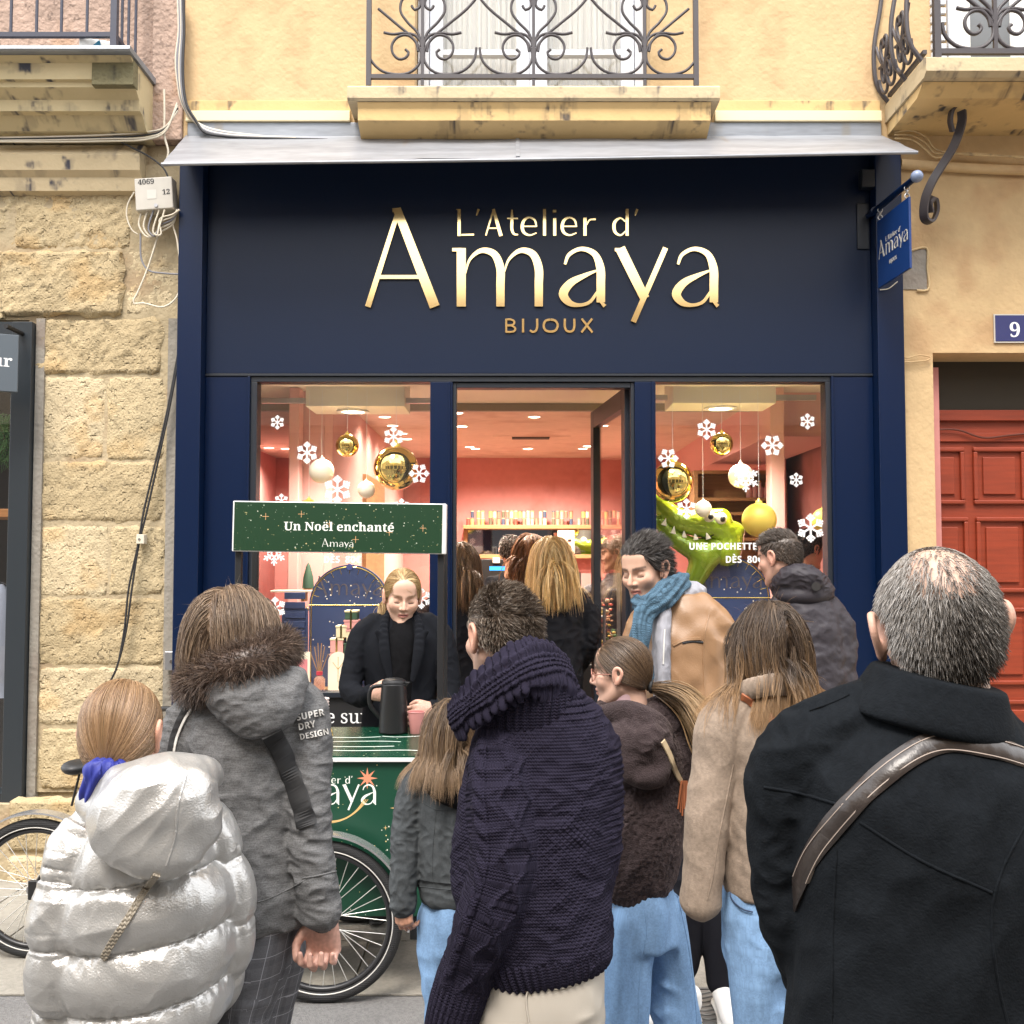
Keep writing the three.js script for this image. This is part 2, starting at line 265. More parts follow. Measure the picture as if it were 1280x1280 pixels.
{ // right balcony with bulged railing and bracket
  const z1 = 0.59, xl = 2.03, yt = 4.13, yl = 3.985;
  slab('balcony_slab', [[0.02, yl + 0.05], [z1 - 0.03, yl + 0.05], [z1, yl + 0.07], [z1, yt - 0.01], [z1 - 0.015, yt], [0.02, yt]], xl, 5.5, M.slab);
  slab('balcony_moulding', [[0.02, yl - 0.02], [0.44, yl], [0.52, yl + 0.047], [0.02, yl + 0.047]], xl + 0.012, 5.5, M.slabOchre);
  part('downpipe_cable', G().tube([[2.1, 3.8, 0.055], [2.6, 3.77, 0.055], [3.2, 3.76, 0.055], [4, 3.77, 0.055]], 0.028, 20, 8).build(), M.yellow, yb);
  // front ironwork
  const z = 0.53, y0 = yt + 0.05, s = 0.27, x0 = X(1171, z, 50), rail = part('balcony_railing', G().box(x0, 4.5, y0 - 0.014, y0 + 0.012, z - 0.012, z + 0.012).build(), M.iron, yb); part('hand_rail', G().box(x0, 4.5, y0 + 0.85, y0 + 0.88, z - 0.02, z + 0.02).build(), M.iron, rail);
  part('post', G().box(x0 - 0.016, x0 + 0.016, yt, y0 + 0.87, z - 0.016, z + 0.016).build(), M.iron, rail);
  for (let i = 0; i < 3; i++) { const cx = x0 + 0.29 + i * 0.58; part('upright', G().box(cx - 0.009, cx + 0.009, y0, y0 + 0.85, z - 0.009, z + 0.009).build(), M.iron, rail); for (const f of [-1, 1]) for (const c of scroll(cx, y0 + 0.006, z, s, f)) part('scroll', G().tube(c.map(([x, yy, zz]) => [Math.max(x0, x), yy, zz]), 0.0095, 30, 6).build(), M.iron, rail); }
  // side run: bulged strips with scrolls
  for (const zz of [0.05, 0.3, 0.51]) part('bulged_strip', G().tube([[xl + 0.02, yt + 0.005, zz], [xl - 0.045, yt + 0.1, zz], [xl - 0.06, yt + 0.3, zz], [xl - 0.02, yt + 0.55, zz], [xl + 0.02, yt + 0.9, zz]], 0.012, 20, 6).build(), M.iron, rail);
  for (const cz of [0.17, 0.4]) for (const f of [-1, 1]) for (const c of scroll(0, 0, 0, 0.11, f)) part('scroll', G().tube(c.map(([x, yy]) => [xl - 0.05 + 0.1 * Math.max(0, yy - 0.28) + 0.25 * Math.max(0, 0.1 - yy), yt + 0.03 + yy * 1.7, cz + x]), 0.0095, 26, 6).build(), M.iron, rail);
  part('side_bar', G().bar([xl + 0.02, y0, 0.05], [xl + 0.02, y0, z], 0.02, 0.02).build(), M.iron, rail);
  // window behind
  const wz = -0.02, w0 = X(1180, 0, 30), f = part('window', G().box(w0, w0 + 0.05, yt + 0.02, 6, 0.03, 0.06).box(w0 + 1.3, w0 + 1.35, yt + 0.02, 6, 0.03, 0.06).box(w0 + 0.05, w0 + 1.3, yt + 0.02, yt + 0.1, 0.03, 0.055).build(), M.winFrame, yb);
  part('pane', G().box(w0 + 0.12, w0 + 0.34, yt + 0.16, 6, 0.034, 0.04).build(), mat([0.16, 0.17, 0.18], 0.12), f);
  part('casement', G().box(w0 + 0.05, w0 + 0.12, yt + 0.1, 6, 0.03, 0.05).box(w0 + 0.34, w0 + 0.42, yt + 0.1, 6, 0.03, 0.05).build(), M.white, f);
  for (let i = 0; i < 12; i++) part('shutter_slat', G().box(w0 - 0.09, w0 - 0.01, yt + 0.06 + i * 0.05, yt + 0.09 + i * 0.05, 0.032, 0.05).build(), M.winFrame, f);
  // bracket
  const bx = X(1186, 0.3, 200), Q = (px, py) => { const p = at(px, py, 0.3); return [bx, p[1], (px - 1160) / 1280 * 5.2 * 1.6 + 0.13]; };
  const bk = [[1187, 168], [1182, 156], [1184, 144], [1194, 140], [1199, 152], [1196, 170], [1190, 186], [1178, 206], [1165, 228], [1158, 250], [1161, 270], [1171, 272], [1177, 258], [1172, 244], [1164, 250], [1167, 262]].map(([a, b]) => { const q = at(a, b, 0.26); return [q[0], q[1], 0.14 + (1200 - a) * 0.0015 + (280 - b) * 0.0012]; });
  part('scroll_bracket', G().strap(bk, 0.045, 0.014, 90).build(), M.iron, yb, 'wrought iron S bracket under the right balcony');
}
{ // red door in its recess
  const z = -0.2, dT = Y(520, z), door = part('door', G().box(DL - 0.05, DR + 0.05, 0, dT, z - 0.05, z, 0).build(), M.redDoor, yb);
  part('transom_panel', G().box(DL - 0.05, DR + 0.05, dT + 0.02, DT + 0.1, z - 0.05, z - 0.02).build(), M.brownDark, door);
  part('transom_rail', G().box(DL - 0.02, DR + 0.02, dT - 0.03, dT + 0.03, z, z + 0.03, 0.004).build(), M.redDoor, door);
  part('head_rail', G().box(DL, DR, Y(548, z) - 0.02, Y(548, z) + 0.03, z, z + 0.016, 0.004).build(), M.redDoor, door);
  for (const [a, b, c, d] of [[1168, 1200, 565, 625], [1222, 1276, 565, 625], [1290, 1350, 565, 625], [1168, 1203, 652, 735], [1224, 1278, 652, 735], [1292, 1352, 652, 735], [1170, 1205, 765, 850], [1226, 1280, 765, 850], [1172, 1207, 880, 1000], [1228, 1282, 880, 1000]]) {
    const x0 = X(a, z, 640), x1 = X(b, z, 640), y1 = Y(c, z), y0 = Y(d, z), g = G();
    for (const [e, f, h, i] of [[x0 - 0.025, x1 + 0.025, y1, y1 + 0.025], [x0 - 0.025, x1 + 0.025, y0 - 0.025, y0], [x0 - 0.025, x0, y0, y1], [x1, x1 + 0.025, y0, y1]]) g.box(e, f, h, i, z, z + 0.022, 0.008);
    part('panel_moulding', g.build(), M.redDoor, door);
    part('door_panel', G().box(x0 + 0.03, x1 - 0.03, y0 + 0.03, y1 - 0.03, z, z + 0.014, 0.006).build(), M.redDoor, door);
  }
  part('cable_loop', G().tube([[DL, Y(540, z), z + 0.03], [DL + 0.2, Y(538, z), z + 0.035], [DL + 0.35, Y(548, z), z + 0.035], [DL + 0.5, Y(545, z), z + 0.03], [DL + 0.8, Y(538, z), z + 0.03]], 0.006, 30, 5).build(), mat([0.1, 0.02, 0.01], 0.5), door);
  part('stair_hall', G().box(DL - 0.3, DR + 0.3, 0, 3.2, -0.5, -0.45).build(), M.brownDark, door);
}
part('patch_repair', G().box(X(1122, 0.03, 340), X(1158, 0.03, 340), Y(362, 0.03), Y(312, 0.03), 0.028, 0.036).build(), M.grey, yb);
part('conduit_frame', G().tube([at(1136, 314, 0.04), at(1158, 310, 0.04), at(1159, 335, 0.04), at(1160, 362, 0.04), at(1146, 363, 0.04)], 0.006, 20, 5).build(), M.yellowTrim, yb);
{ // house number
  const x0 = X(1244, 0.04, 410), x1 = X(1244 + 62, 0.04, 410), y0 = Y(427, 0.04), y1 = Y(394, 0.04), t = thing('house_number_plate', 'small blue enamel plate with a white 9 above the red door', 'house number', [(x0 + x1) / 2, y0, 0.03]);
  part('plate', G().box(x0, x1, y0, y1, 0.032, 0.042, 0.004).build(), mat([0.035, 0.04, 0.13], 0.25), t);
  part('plate_edge', G().box(x0 - 0.006, x1 + 0.006, y0 - 0.006, y0, 0.032, 0.04).box(x0 - 0.006, x1 + 0.006, y1, y1 + 0.006, 0.032, 0.04).box(x0 - 0.006, x0, y0, y1, 0.032, 0.04).build(), mat([0.5, 0.47, 0.42], 0.4), t);
  globalThis.plate9 = [t, X(1261, 0.04, 410), y0 + 0.025];
}

// ---------------------------------------------------------------- stone building on the left
const sb = thing('stone_building', 'old limestone building left of the shop with an iron balcony', 'building', [-3, 0, 0]);
part('wall', G().box(X(37, 0, 700), SL - 0.002, Y(1000, 0), FT, -0.35, -0.02).box(-6, X(37, 0, 700), Y(404, 0.02), FT, -0.35, -0.021).build(), M.mortar, sb);
part('upper_wall', G().box(-6, X(195, 0, 60), FT + 0.003, 10.5, -0.35, 0.0).build(), M.pinkWall, sb);
part('quoin_strip', G().box(X(194, 0, 60), SL - 0.002, FT + 0.004, 10.5, -0.3, 0.05, 0.01).build(), M.pinkWall, sb);
function stone(px0, py0, px1, py1, proud, seed, rough = 0.012, m = stones[seed % 3], zb = 0.0) {
  const [xa, yT] = at(px0, py0, zb), [xb, yB] = at(px1, py1, zb), w = xb - xa, h = yT - yB, nx = Math.max(6, Math.min(40, Math.round(w / 0.016))), ny = Math.max(6, Math.min(40, Math.round(h / 0.016)));
  const p = [], id = [];
  for (let j = 0; j <= ny; j++) for (let i = 0; i <= nx; i++) {
    const u = i / nx, v = j / ny, ex = Math.min(u, 1 - u) * w, ey = Math.min(v, 1 - v) * h, e = Math.min(ex, ey), edge = sstep(-0.004, 0.006 + 0.004 * n3(u * 3 + seed, v * 3, 5), e);
    const wob = 0.013 * n3(u * w * 9 + seed * 3, v * h * 9, 1), cor = Math.min(ex, 0.05) + Math.min(ey, 0.05) < 0.035 ? 0.012 : 0;
    const x = xa + u * w + (i === 0 ? cor : i === nx ? -cor : 0) + wob * (e < 0.004 ? 1 : 0), y = yB + v * h + (j === 0 ? cor : j === ny ? -cor : 0) + wob * (e < 0.004 ? 1 : 0);
    const q = n3(x * 7, y * 7, seed), q2 = n3(x * 22 + 5, y * 22, seed), q3 = n3(x * 55, y * 40, seed + 3);
    p.push(x, y, zb + (proud * 0.7 + rough * (0.3 * q + 0.25 * q2 + 0.32 * q3)) * edge - 0.01 * (1 - edge));
  }
  for (let j = 0; j < ny; j++) for (let i = 0; i < nx; i++) { const a = j * (nx + 1) + i; id.push(a, a + 1, a + nx + 2, a, a + nx + 2, a + nx + 1); }
  const g = new THREE.BufferGeometry(); g.setAttribute('position', new THREE.Float32BufferAttribute(p, 3)); g.setIndex(id); g.computeVertexNormals();
  part('stone', metric(g), m, sb);
}
[[-60, 205, 60, 312, 0.0, 0.03], [20, 208, 165, 312, 0.01, 0.022], [167, 208, 226, 310, -0.01, 0.015], [-60, 313, 3, 352, 0.02, 0.02], [2, 314, 155, 396, 0.05, 0.02], [157, 312, 226, 395, 0.0, 0.012], [-60, 353, 10, 402, 0.02, 0.02],
  [44, 398, 203, 468, 0.02, 0.02], [48, 470, 131, 574, 0.007, 0.012], [134, 470, 205, 576, 0.01, 0.01], [48, 576, 204, 652, 0.012, 0.013], [50, 656, 136, 746, 0.006, 0.008], [138, 656, 205, 744, 0.012, 0.01],
  [48, 747, 205, 832, 0.01, 0.012], [48, 833, 206, 906, 0.014, 0.013], [50, 909, 207, 988, 0.012, 0.014], [20, 992, 226, 1060, 0.16, 0.006], [20, 1061, 226, 1135, 0.19, 0.006]].forEach(([a, b, c, d, e, r], i) => stone(a, b, c, d, e, i, r));
part('joint_mortar', G().box(X(30, 0, 700), X(206, 0, 700), Y(990, 0), Y(312, 0), -0.03, 0.0).box(-3.2, X(224, 0, 300), Y(400, 0), Y(206, 0), -0.03, 0.001).build(), M.mortar, sb);
part('render_strip', G().box(X(206, 0.01, 700), SL - 0.003, 0.55, Y(398, 0.01), -0.02, 0.012).build(), M.grey, sb);
part('plinth', G().box(-3.2, SL - 0.003, 0, Y(1000, 0), -0.3, 0.1).build(), M.mortar, sb);
part('jamb_strip', G().box(X(39, 0.02, 700), X(50, 0.02, 700), 0.4, Y(398, 0.02), -0.02, 0.02).build(), M.grey, sb);
{ // moulded balcony over the stone wall
  const xr = -1.95, yt = 4.254, z1 = 0.42, yb1 = Y(170, 0.1);
  part('balcony_moulding', G().profile([[0, yt - 0.33], [0.14, yt - 0.31], [0.2, yt - 0.25], [0.24, yt - 0.245], [0.25, yt - 0.19], [0.31, yt - 0.15], [0.315, yt - 0.125], [0.335, yt - 0.12], [0.345, yt - 0.04], [0.385, yt - 0.018], [0, yt - 0.018]], -4, xr).build(), M.mould, sb);
  part('balcony_slab', G().profile([[0, yt - 0.016], [z1, yt - 0.016], [z1 + 0.012, yt - 0.008], [z1 + 0.006, yt + 0.012], [0, yt + 0.022]], -4, xr + 0.014).build(), M.lead, sb);
  part('mossy_corner', G().box(X(107, z1, 90), xr + 0.004, yt - 0.155, yt - 0.02, 0.28, 0.348, 0.004).build(), mat([0.17, 0.15, 0.08], 0.95, { map: T.stain, bumpMap: T.plasterB, bumpScale: 0.02 }), sb);
  part('corbel_band', G().profile([[-0.02, yt - 0.62], [0.05, yt - 0.6], [0.06, yt - 0.53], [0.09, yt - 0.5], [0.1, yt - 0.42], [0.03, yt - 0.34], [-0.02, yt - 0.335]], -4, X(176, 0.08, 190)).build(), M.slab, sb);
  const z = 0.36, y0 = Y(44, z), xe = X(143, z, 40), rail = part('balcony_railing', G().box(-4, xe, y0 - 0.012, y0 + 0.012, z - 0.012, z + 0.012).build(), M.ironBlue, sb); part('hand_rail', G().box(-4, xe, y0 + 0.9, y0 + 0.93, z - 0.02, z + 0.02).build(), M.ironBlue, rail); part('side_rail', G().bar([xe, y0, z], [xe, y0, 0.02], 0.022, 0.022).build(), M.ironBlue, rail);
  part('post', G().box(xe - 0.016, xe + 0.016, yt, y0 + 0.92, z - 0.016, z + 0.016).build(), M.ironBlue, rail);
  for (const px of [14, 46, 77, 109, -18]) part('bar', G().cyl([X(px, z, 20), y0, z], [X(px, z, 20), y0 + 0.9, z], 0.008, 0.008, 8).build(), M.ironBlue, rail);
  for (const zz of [0.26, 0.17, 0.07]) part('bar', G().cyl([xe, y0, zz], [xe, y0 + 0.9, zz], 0.008, 0.008, 8).build(), M.ironBlue, rail);
  const c = thing('cardboard_carton', 'small white and blue carton lying on the left balcony', 'carton', [X(122, 0.3, 45), yt + 0.02, 0.26]);
  const cx = X(122, 0.28, 45);
  part('carton_body', G().box(cx - 0.09, cx + 0.07, yt + 0.02, yt + 0.1, 0.2, 0.32, 0.006).turn(cx, yt, 0.26, [0, 1, 0], 0.3).build(), M.white, c);
  part('carton_flap', G().poly([[cx - 0.05, yt + 0.022], [cx + 0.05, yt + 0.022], [cx + 0.03, yt + 0.09]], 0.325, 0.33).build(), mat([0.01, 0.17, 0.3], 0.5), c);
}
{ // dark shopfront of the neighbour at the left edge
  const z = 0.02, xr = X(38, z, 700), xg = X(13, z, 700), yt = Y(404, z), t = thing('neighbour_shopfront', 'dark grey framed shop window at the left edge of the picture', 'shopfront', [xr - 0.4, 0, 0]);
  const m = mat([0.022, 0.028, 0.034], 0.35);
  part('frame', G().box(xg, xr, 0, yt, -0.1, 0.06, 0.004).box(-4, xg, yt - 0.08, yt, -0.1, 0.055).box(-4, xg, 0, Y(990, z), -0.1, 0.055).build(), m, t);
  part('pane', G().box(-4, xg, Y(988, z), yt - 0.08, -0.01, -0.002).build(), M.glass, t);
  part('shop_interior', G().box(-4.2, xr, 0, 3.2, -1.55, -1.5).box(xr - 0.02, xr, 0, 3.2, -1.5, -0.12).box(-4.2, xr, 3.2, 3.25, -1.5, -0.1).build(), mat([0.025, 0.02, 0.016], 0.8), t);
  part('shelf', G().box(-4, xg, Y(648, -0.3), Y(638, -0.3), -0.5, -0.12, 0.004).build(), mat([0.45, 0.2, 0.06], 0.6, { map: T.wood }), t);
  const gg = G(), r = rnd(5); for (let i = 0; i < 420; i++) { const b = [X(-14 + 22 * r(), -0.12, 545), Y(515 + 60 * r(), -0.12), -0.14 - 0.1 * r()], a = r() * 6.3; gg.cyl(b, [b[0] + 0.05 * Math.cos(a), b[1] + 0.04 * Math.sin(a) - 0.03, b[2] + 0.04 * (r() - 0.3)], 0.0022, 0.0006, 3, true); }
  const fir = thing('fir_garland', 'green fir branch hanging inside the left shop window', 'garland', [xg, Y(580, -0.1), -0.2]); part('needles', gg.build(), mat([0.05, 0.12, 0.03], 0.8), fir);
  part('twig', G().tube([at(-12, 510, -0.18), at(0, 530, -0.18), at(6, 555, -0.18), at(-4, 575, -0.18)], 0.006, 16, 5).build(), mat([0.06, 0.035, 0.02], 0.9), fir);
  const gx = X(2, -0.25, 800), coat = thing('draped_garment', 'pale grey garment hanging behind the left shop window', 'garment', [gx, 0.3, -0.3]);
  part('cloth', G().lathe([[0.02, Y(730, -0.3)], [0.06, Y(742, -0.3)], [0.11, Y(790, -0.3)], [0.09, Y(850, -0.3)], [0.12, Y(870, -0.3)]].map(([a, b]) => [a, b]), [gx - 0.04, 0, -0.3], 24).build(), mat([0.3, 0.33, 0.4], 0.9), coat);
  part('hanger', G().tube([[gx - 0.14, Y(745, -0.3), -0.3], [gx - 0.04, Y(728, -0.3), -0.3], [gx + 0.06, Y(745, -0.3), -0.3]], 0.006, 12, 5).build(), M.black, coat);
  // projecting sign
  const s = thing('projecting_sign', 'small dark square sign with white letters at the left edge', 'sign', [X(8, 0.2, 450), Y(490, 0.2), 0.1]);
  part('sign_panel', G().box(-0.28, 0, -0.15, 0.15, -0.01, 0.01, 0.004).turn(0, 0, 0, [0, 1, 0], 0.45).add(new THREE.BoxGeometry(0.001, 0.001, 0.001)).build().translate(X(23, 0.2, 450), Y(455, 0.2), 0.2), mat([0.09, 0.11, 0.13], 0.35), s);
  part('arm', G().cyl([X(23, 0.2, 450) - 0.05, Y(415, 0.1), 0], [X(23, 0.2, 450) - 0.05, Y(415, 0.1), 0.24], 0.012).build(), M.black, s);
  globalThis.leftSign = s;
}

// ---------------------------------------------------------------- zinc awning
{
  const zf = 0.45, yf = Y(197, zf), yt = 3.965, xl = X(202, zf, 207), xr = X(1147, zf, 187), a = thing('zinc_canopy', 'long sloping zinc rain canopy over the navy shop sign', 'canopy', [0, yf, 0]);
  const dl = 0.03, p = [], tl = [X(232, 0.04, 172), yt, 0.04], tr = [X(1102, 0.04, 168), yt, 0.04], fl = [xl, yf - dl, zf], fr = [xr, yf + dl, zf], N = 26, pos = [], id = [];
  for (let k = 0; k < 2; k++) for (let j = 0; j <= 6; j++) for (let i = 0; i <= N; i++) { const u = i / N, v = j / 6; for (let c = 0; c < 3; c++) pos.push(lerp(lerp(tl[c], tr[c], u), lerp(fl[c], fr[c], u), v) + (c === 1 ? 0.006 * n3(u * 9, v * 2, 3) - k * 0.012 : 0)); }
  const q = 7 * (N + 1); for (let j = 0; j < 6; j++) for (let i = 0; i < N; i++) { const c = j * (N + 1) + i; id.push(c, c + N + 1, c + 1, c + 1, c + N + 1, c + N + 2, q + c, q + c + 1, q + c + N + 1, q + c + 1, q + c + N + 2, q + c + N + 1); }
  const g = new THREE.BufferGeometry(); g.setAttribute('position', new THREE.Float32BufferAttribute(pos, 3)); g.setIndex(id); g.computeVertexNormals();
  part('sheet', metric(g), M.zinc, a);
  part('drip_edge', G().tube([[fl[0], fl[1] - 0.004, zf], [(fl[0] + fr[0]) / 2, yf - 0.01, zf + 0.002], [fr[0], fr[1] - 0.004, zf]], 0.009, 40, 8).build(), M.zinc, a);
  const sx = X(647, 0.2, 190); part('seam', G().bar([sx, yt - 0.028, 0.08], [sx, yf + 0.006, zf - 0.01], 0.02, 0.012).build(), M.zinc, a);
  part('flashing', G().box(X(235, 0.04, 160), X(1101, 0.04, 160), yt - 0.02, Y(153, 0.05), 0.028, 0.055, 0.006).build(), M.lead, a);
}
// ---------------------------------------------------------------- lettering: strokes [x, y, width], drawn as outlines
const GL = {
  A: [[[228, 768, 16], [117, 1118, 21]], [[206, 768, 14], [236, 766, 16]], [[222, 762, 30], [360, 1118, 37]], [[158, 1010, 14], [302, 1010, 14]]],
  m: [[[456, 905, 33], [456, 1117, 33]], [[423, 911, 12], [458, 911, 13]], [[470, 1000, 5], [488, 945, 10], [530, 914, 18], [574, 926, 26], [597, 975, 30], [598, 1040, 30], [598, 1117, 30]], [[611, 995, 5], [630, 945, 10], [672, 914, 18], [714, 926, 26], [736, 975, 30], [737, 1040, 30], [737, 1117, 30]]],
  a: [[[832, 964, 9], [846, 930, 13], [890, 908, 15], [938, 925, 22], [960, 975, 30], [962, 1040, 31], [962, 1102, 31]], [[954, 1092, 6], [977, 1116, 14]], [[952, 985, 6], [905, 1004, 16], [850, 1034, 28], [826, 1072, 33], [846, 1102, 24], [880, 1112, 13], [920, 1102, 12], [950, 1064, 10]]],
  y: [[[1032, 905, 36], [1122, 1088, 34]], [[1013, 911, 12], [1050, 911, 12]], [[1197, 904, 19], [1080, 1173, 20]]],
  L: [[[448, 762, 15], [448, 860, 15]], [[456, 856, 8], [502, 855, 9]], [[438, 764, 4], [452, 764, 4]]],
  apos: [[[519, 762, 12], [511, 786, 6]]], A2: [[[573, 764, 8], [545, 858, 7]], [[572, 762, 14], [600, 860, 17]], [[556, 832, 6], [588, 832, 6]]],
  t: [[[640, 764, 9], [640, 800, 13], [640, 838, 13], [648, 853, 10], [662, 855, 6]], [[622, 796, 7], [662, 796, 7]]],
  e: [[[680, 825, 6], [728, 825, 6]], [[729, 827, 7], [722, 802, 9], [703, 793, 8], [684, 803, 13], [677, 828, 15], [684, 848, 13], [704, 857, 8], [729, 849, 5]]],
  l: [[[758, 762, 14], [758, 859, 14]]], i: [[[795, 795, 14], [795, 859, 14]], [[788, 770, 13], [801, 770, 13]]],
  r: [[[905, 793, 15], [905, 859, 15]], [[911, 820, 4], [922, 802, 7], [944, 799, 9]]],
  d: [[[1058, 762, 14], [1058, 859, 14]], [[1052, 808, 6], [1034, 795, 8], [1014, 808, 14], [1010, 828, 15], [1016, 848, 13], [1034, 857, 8], [1053, 842, 6]]],
  B: [[[619, 1160, 7], [619, 1210, 7]], [[619, 1163, 7], [636, 1163, 7], [648, 1170, 7], [646, 1180, 7], [636, 1184, 7], [622, 1184, 7]], [[622, 1185, 7], [640, 1186, 7], [652, 1196, 7], [648, 1205, 7], [638, 1208, 7], [619, 1208, 7]]],
  I: [[[680, 1160, 8], [680, 1210, 8]]], J: [[[731, 1160, 8], [731, 1192, 8], [726, 1204, 8], [715, 1208, 8], [705, 1202, 7]]],
  O: [[[780, 1163, 8], [798, 1168, 8], [806, 1185, 8], [798, 1202, 8], [780, 1207, 8], [762, 1202, 8], [755, 1185, 8], [762, 1168, 8], [779, 1163, 8]]],
  U: [[[841, 1160, 8], [841, 1190, 8], [847, 1203, 8], [858, 1207, 8], [870, 1203, 8], [875, 1190, 8], [875, 1160, 8]]], X: [[[893, 1160, 8], [932, 1210, 8]], [[931, 1160, 8], [892, 1210, 8]]],
};
const WORD = [['A', 0], ['m', 0], ['a', 0], ['y', 0], ['a', 410]], SMALL = [['L', 0], ['apos', 0], ['A2', 0], ['t', 0], ['e', 0], ['l', 0], ['i', 0], ['e', 145], ['r', 0], ['d', 0], ['apos', 576]], BIJ = ['B', 'I', 'J', 'O', 'U', 'X'].map((k) => [k, k === 'U' ? -9 : 0]);
function outline(st) { // polygon round one stroke
  let p = st;
  if (st.length > 2) { const c = new THREE.CatmullRomCurve3(st.map((q) => V3(...q)), false, 'centripetal'); p = c.getPoints(st.length * 5).map((v) => [v.x, v.y, v.z]); }
  const L = [], Rr = [];
  p.forEach((q, i) => { const a = p[Math.max(0, i - 1)], b = p[Math.min(p.length - 1, i + 1)], dx = b[0] - a[0], dy = b[1] - a[1], l = Math.hypot(dx, dy) || 1, nx = -dy / l * q[2] / 2, ny = dx / l * q[2] / 2; L.push([q[0] + nx, q[1] + ny]); Rr.push([q[0] - nx, q[1] - ny]); });
  return L.concat(Rr.reverse());
}
function letterGeo(key, dx, map, z0, depth) { const g = G(), thin = 'AmayBIJOUX'.includes(key) ? 1 : 0.78; GL[key].forEach((st, i) => { if (thin < 1) st = st.map((q) => [q[0], q[1], q[2] * thin]); let o = outline(st).map(([x, y]) => map(x + dx, y)); if (THREE.ShapeUtils.area(o.map((q) => new THREE.Vector2(q[0], q[1]))) < 0) o = o.reverse(); g.poly(o, z0, z0 + depth + i * 0.0006); }); return g.build(); }
function drawWord(ctx, list, ox, oy, s, col) { ctx.fillStyle = col; for (const [k, dx] of list) for (const st of GL[k]) { const o = outline(st); ctx.beginPath(); o.forEach(([x, y], i) => ctx[i ? 'lineTo' : 'moveTo'](ox + (x + dx) * s, oy + y * s)); ctx.closePath(); ctx.fill(); } }
const font = async (n) => new FontLoader().loadAsync('fonts/droid/droid_' + n + '.typeface.json');
const F = { bold: await font('sans_bold'), reg: await font('sans_regular'), serif: await font('serif_regular'), serifB: await font('serif_bold') };
function text(s, f, h, x, y, z, depth = 0.002, cx = 0) { const g = new TextGeometry(s, { font: f, size: h, depth, curveSegments: 4, bevelEnabled: false }); g.computeBoundingBox(); const w = g.boundingBox.max.x; return g.translate(x - cx * w, y, z); }

// ---------------------------------------------------------------- navy shopfront
const sf = thing('shopfront', 'navy blue jewellery shopfront with two display windows and an open glass door', 'shopfront', [0, 0, 0]);
const fB = Y(467, 0), IL = X(250, 0.06), IR = X(1099, 0.06);
const fas = part('fascia_panel', G().box(IL, IR, fB, FT, -0.05, 0, 0.004).build(), M.fascia, sf);
part('side_trim', G().box(SL, IL, 0, FT - 0.02, -0.1, 0.085, 0.005).build(), M.navy, sf); part('side_trim', G().box(IR, SR, 0, FT - 0.02, -0.1, 0.085, 0.005).build(), M.navy, sf);
part('fascia_edge', G().box(IL, IR, fB - 0.014, fB - 0.001, -0.06, 0.006, 0.002).build(), M.frame, sf);
const oL = X(311, 0), oR = X(1041, 0), hT = fB - 0.015;
for (const [a, b] of [[IL, oL], [oR, IR]]) { part('pilaster', G().box(a, b, 0, hT, -0.1, 0.0, 0.004).build(), M.navy, sf); part('pilaster_edge', G().box(a === IL ? b - 0.012 : a, a === IL ? b : a + 0.012, 0, hT, 0.001, 0.012, 0.003).build(), M.navy, sf); }
const wins = [[X(322, -0.05), X(538, -0.05)], [X(819, -0.05), X(1031, -0.05)]], dX0 = X(566, -0.05), dX1 = X(793, -0.05), gT = Y(479, -0.05), gB = Y(864, -0.05), zG = -0.05;
const wf = part('window_frame', G().box(oL, oR, gT, hT, -0.1, -0.006, 0.003).box(oL, wins[0][0], 0, gT, -0.1, -0.006, 0.003).box(wins[1][1], oR, 0, gT, -0.1, -0.006, 0.003).build(), M.frame, sf);
for (const [a, b] of [[wins[0][1], dX0], [dX1, wins[1][0]]]) { part('mullion', G().box(a, b, 0, gT, -0.11, -0.004, 0.003).build(), M.navy, sf); part('mullion_bead', G().box(b - 0.022, b - 0.012, 0, gT, -0.004, 0.006, 0.002).build(), M.navy, sf); }
part('door_frame', G().box(dX0, dX0 + 0.02, 0, gT - 0.002, -0.1, -0.02, 0.003).box(dX1 - 0.02, dX1, 0, gT - 0.002, -0.1, -0.02, 0.003).box(dX0 + 0.02, dX1 - 0.02, gT - 0.03, gT - 0.002, -0.1, -0.021, 0.003).build(), M.frame, sf);
const panes = wins.map(([a, b]) => {
  part('stall_riser', G().box(a, b, 0, gB - 0.19, -0.1, -0.02, 0.004).build(), M.navy, sf); part('sill_rail', G().box(a, b, gB - 0.03, gB - 0.001, -0.1, -0.01, 0.003).build(), M.frame, sf);
  part('message_strip', G().box(a, b, gB - 0.188, gB - 0.032, -0.09, -0.03).build(), M.black, sf);
  return part('pane', G().box(a, b, gB, gT, zG - 0.004, zG + 0.004).build(), M.glass, sf);
});
M.sticker = mat([0.82, 0.82, 0.82], 0.6);
{ const y = Y(905, -0.03) + 0.005; part('strip_lettering', G().add(text('uivre sur', F.serif, 0.07, X(404, -0.03) - 0.172, y, -0.0295, 0.002)).build(), M.sticker, sf); }
// gold letters
const mapF = (x, y) => { const p = at(x / 2.909 + 420, y / 2.909, 0); return [p[0], p[1]]; };
for (const [k, dx] of [...WORD, ...SMALL, ...BIJ]) part('letter', letterGeo(k, dx, mapF, 0.003, GL[k] && WORD.some((w) => w[0] === k) ? 0.012 : 0.006), M.gold, fas);
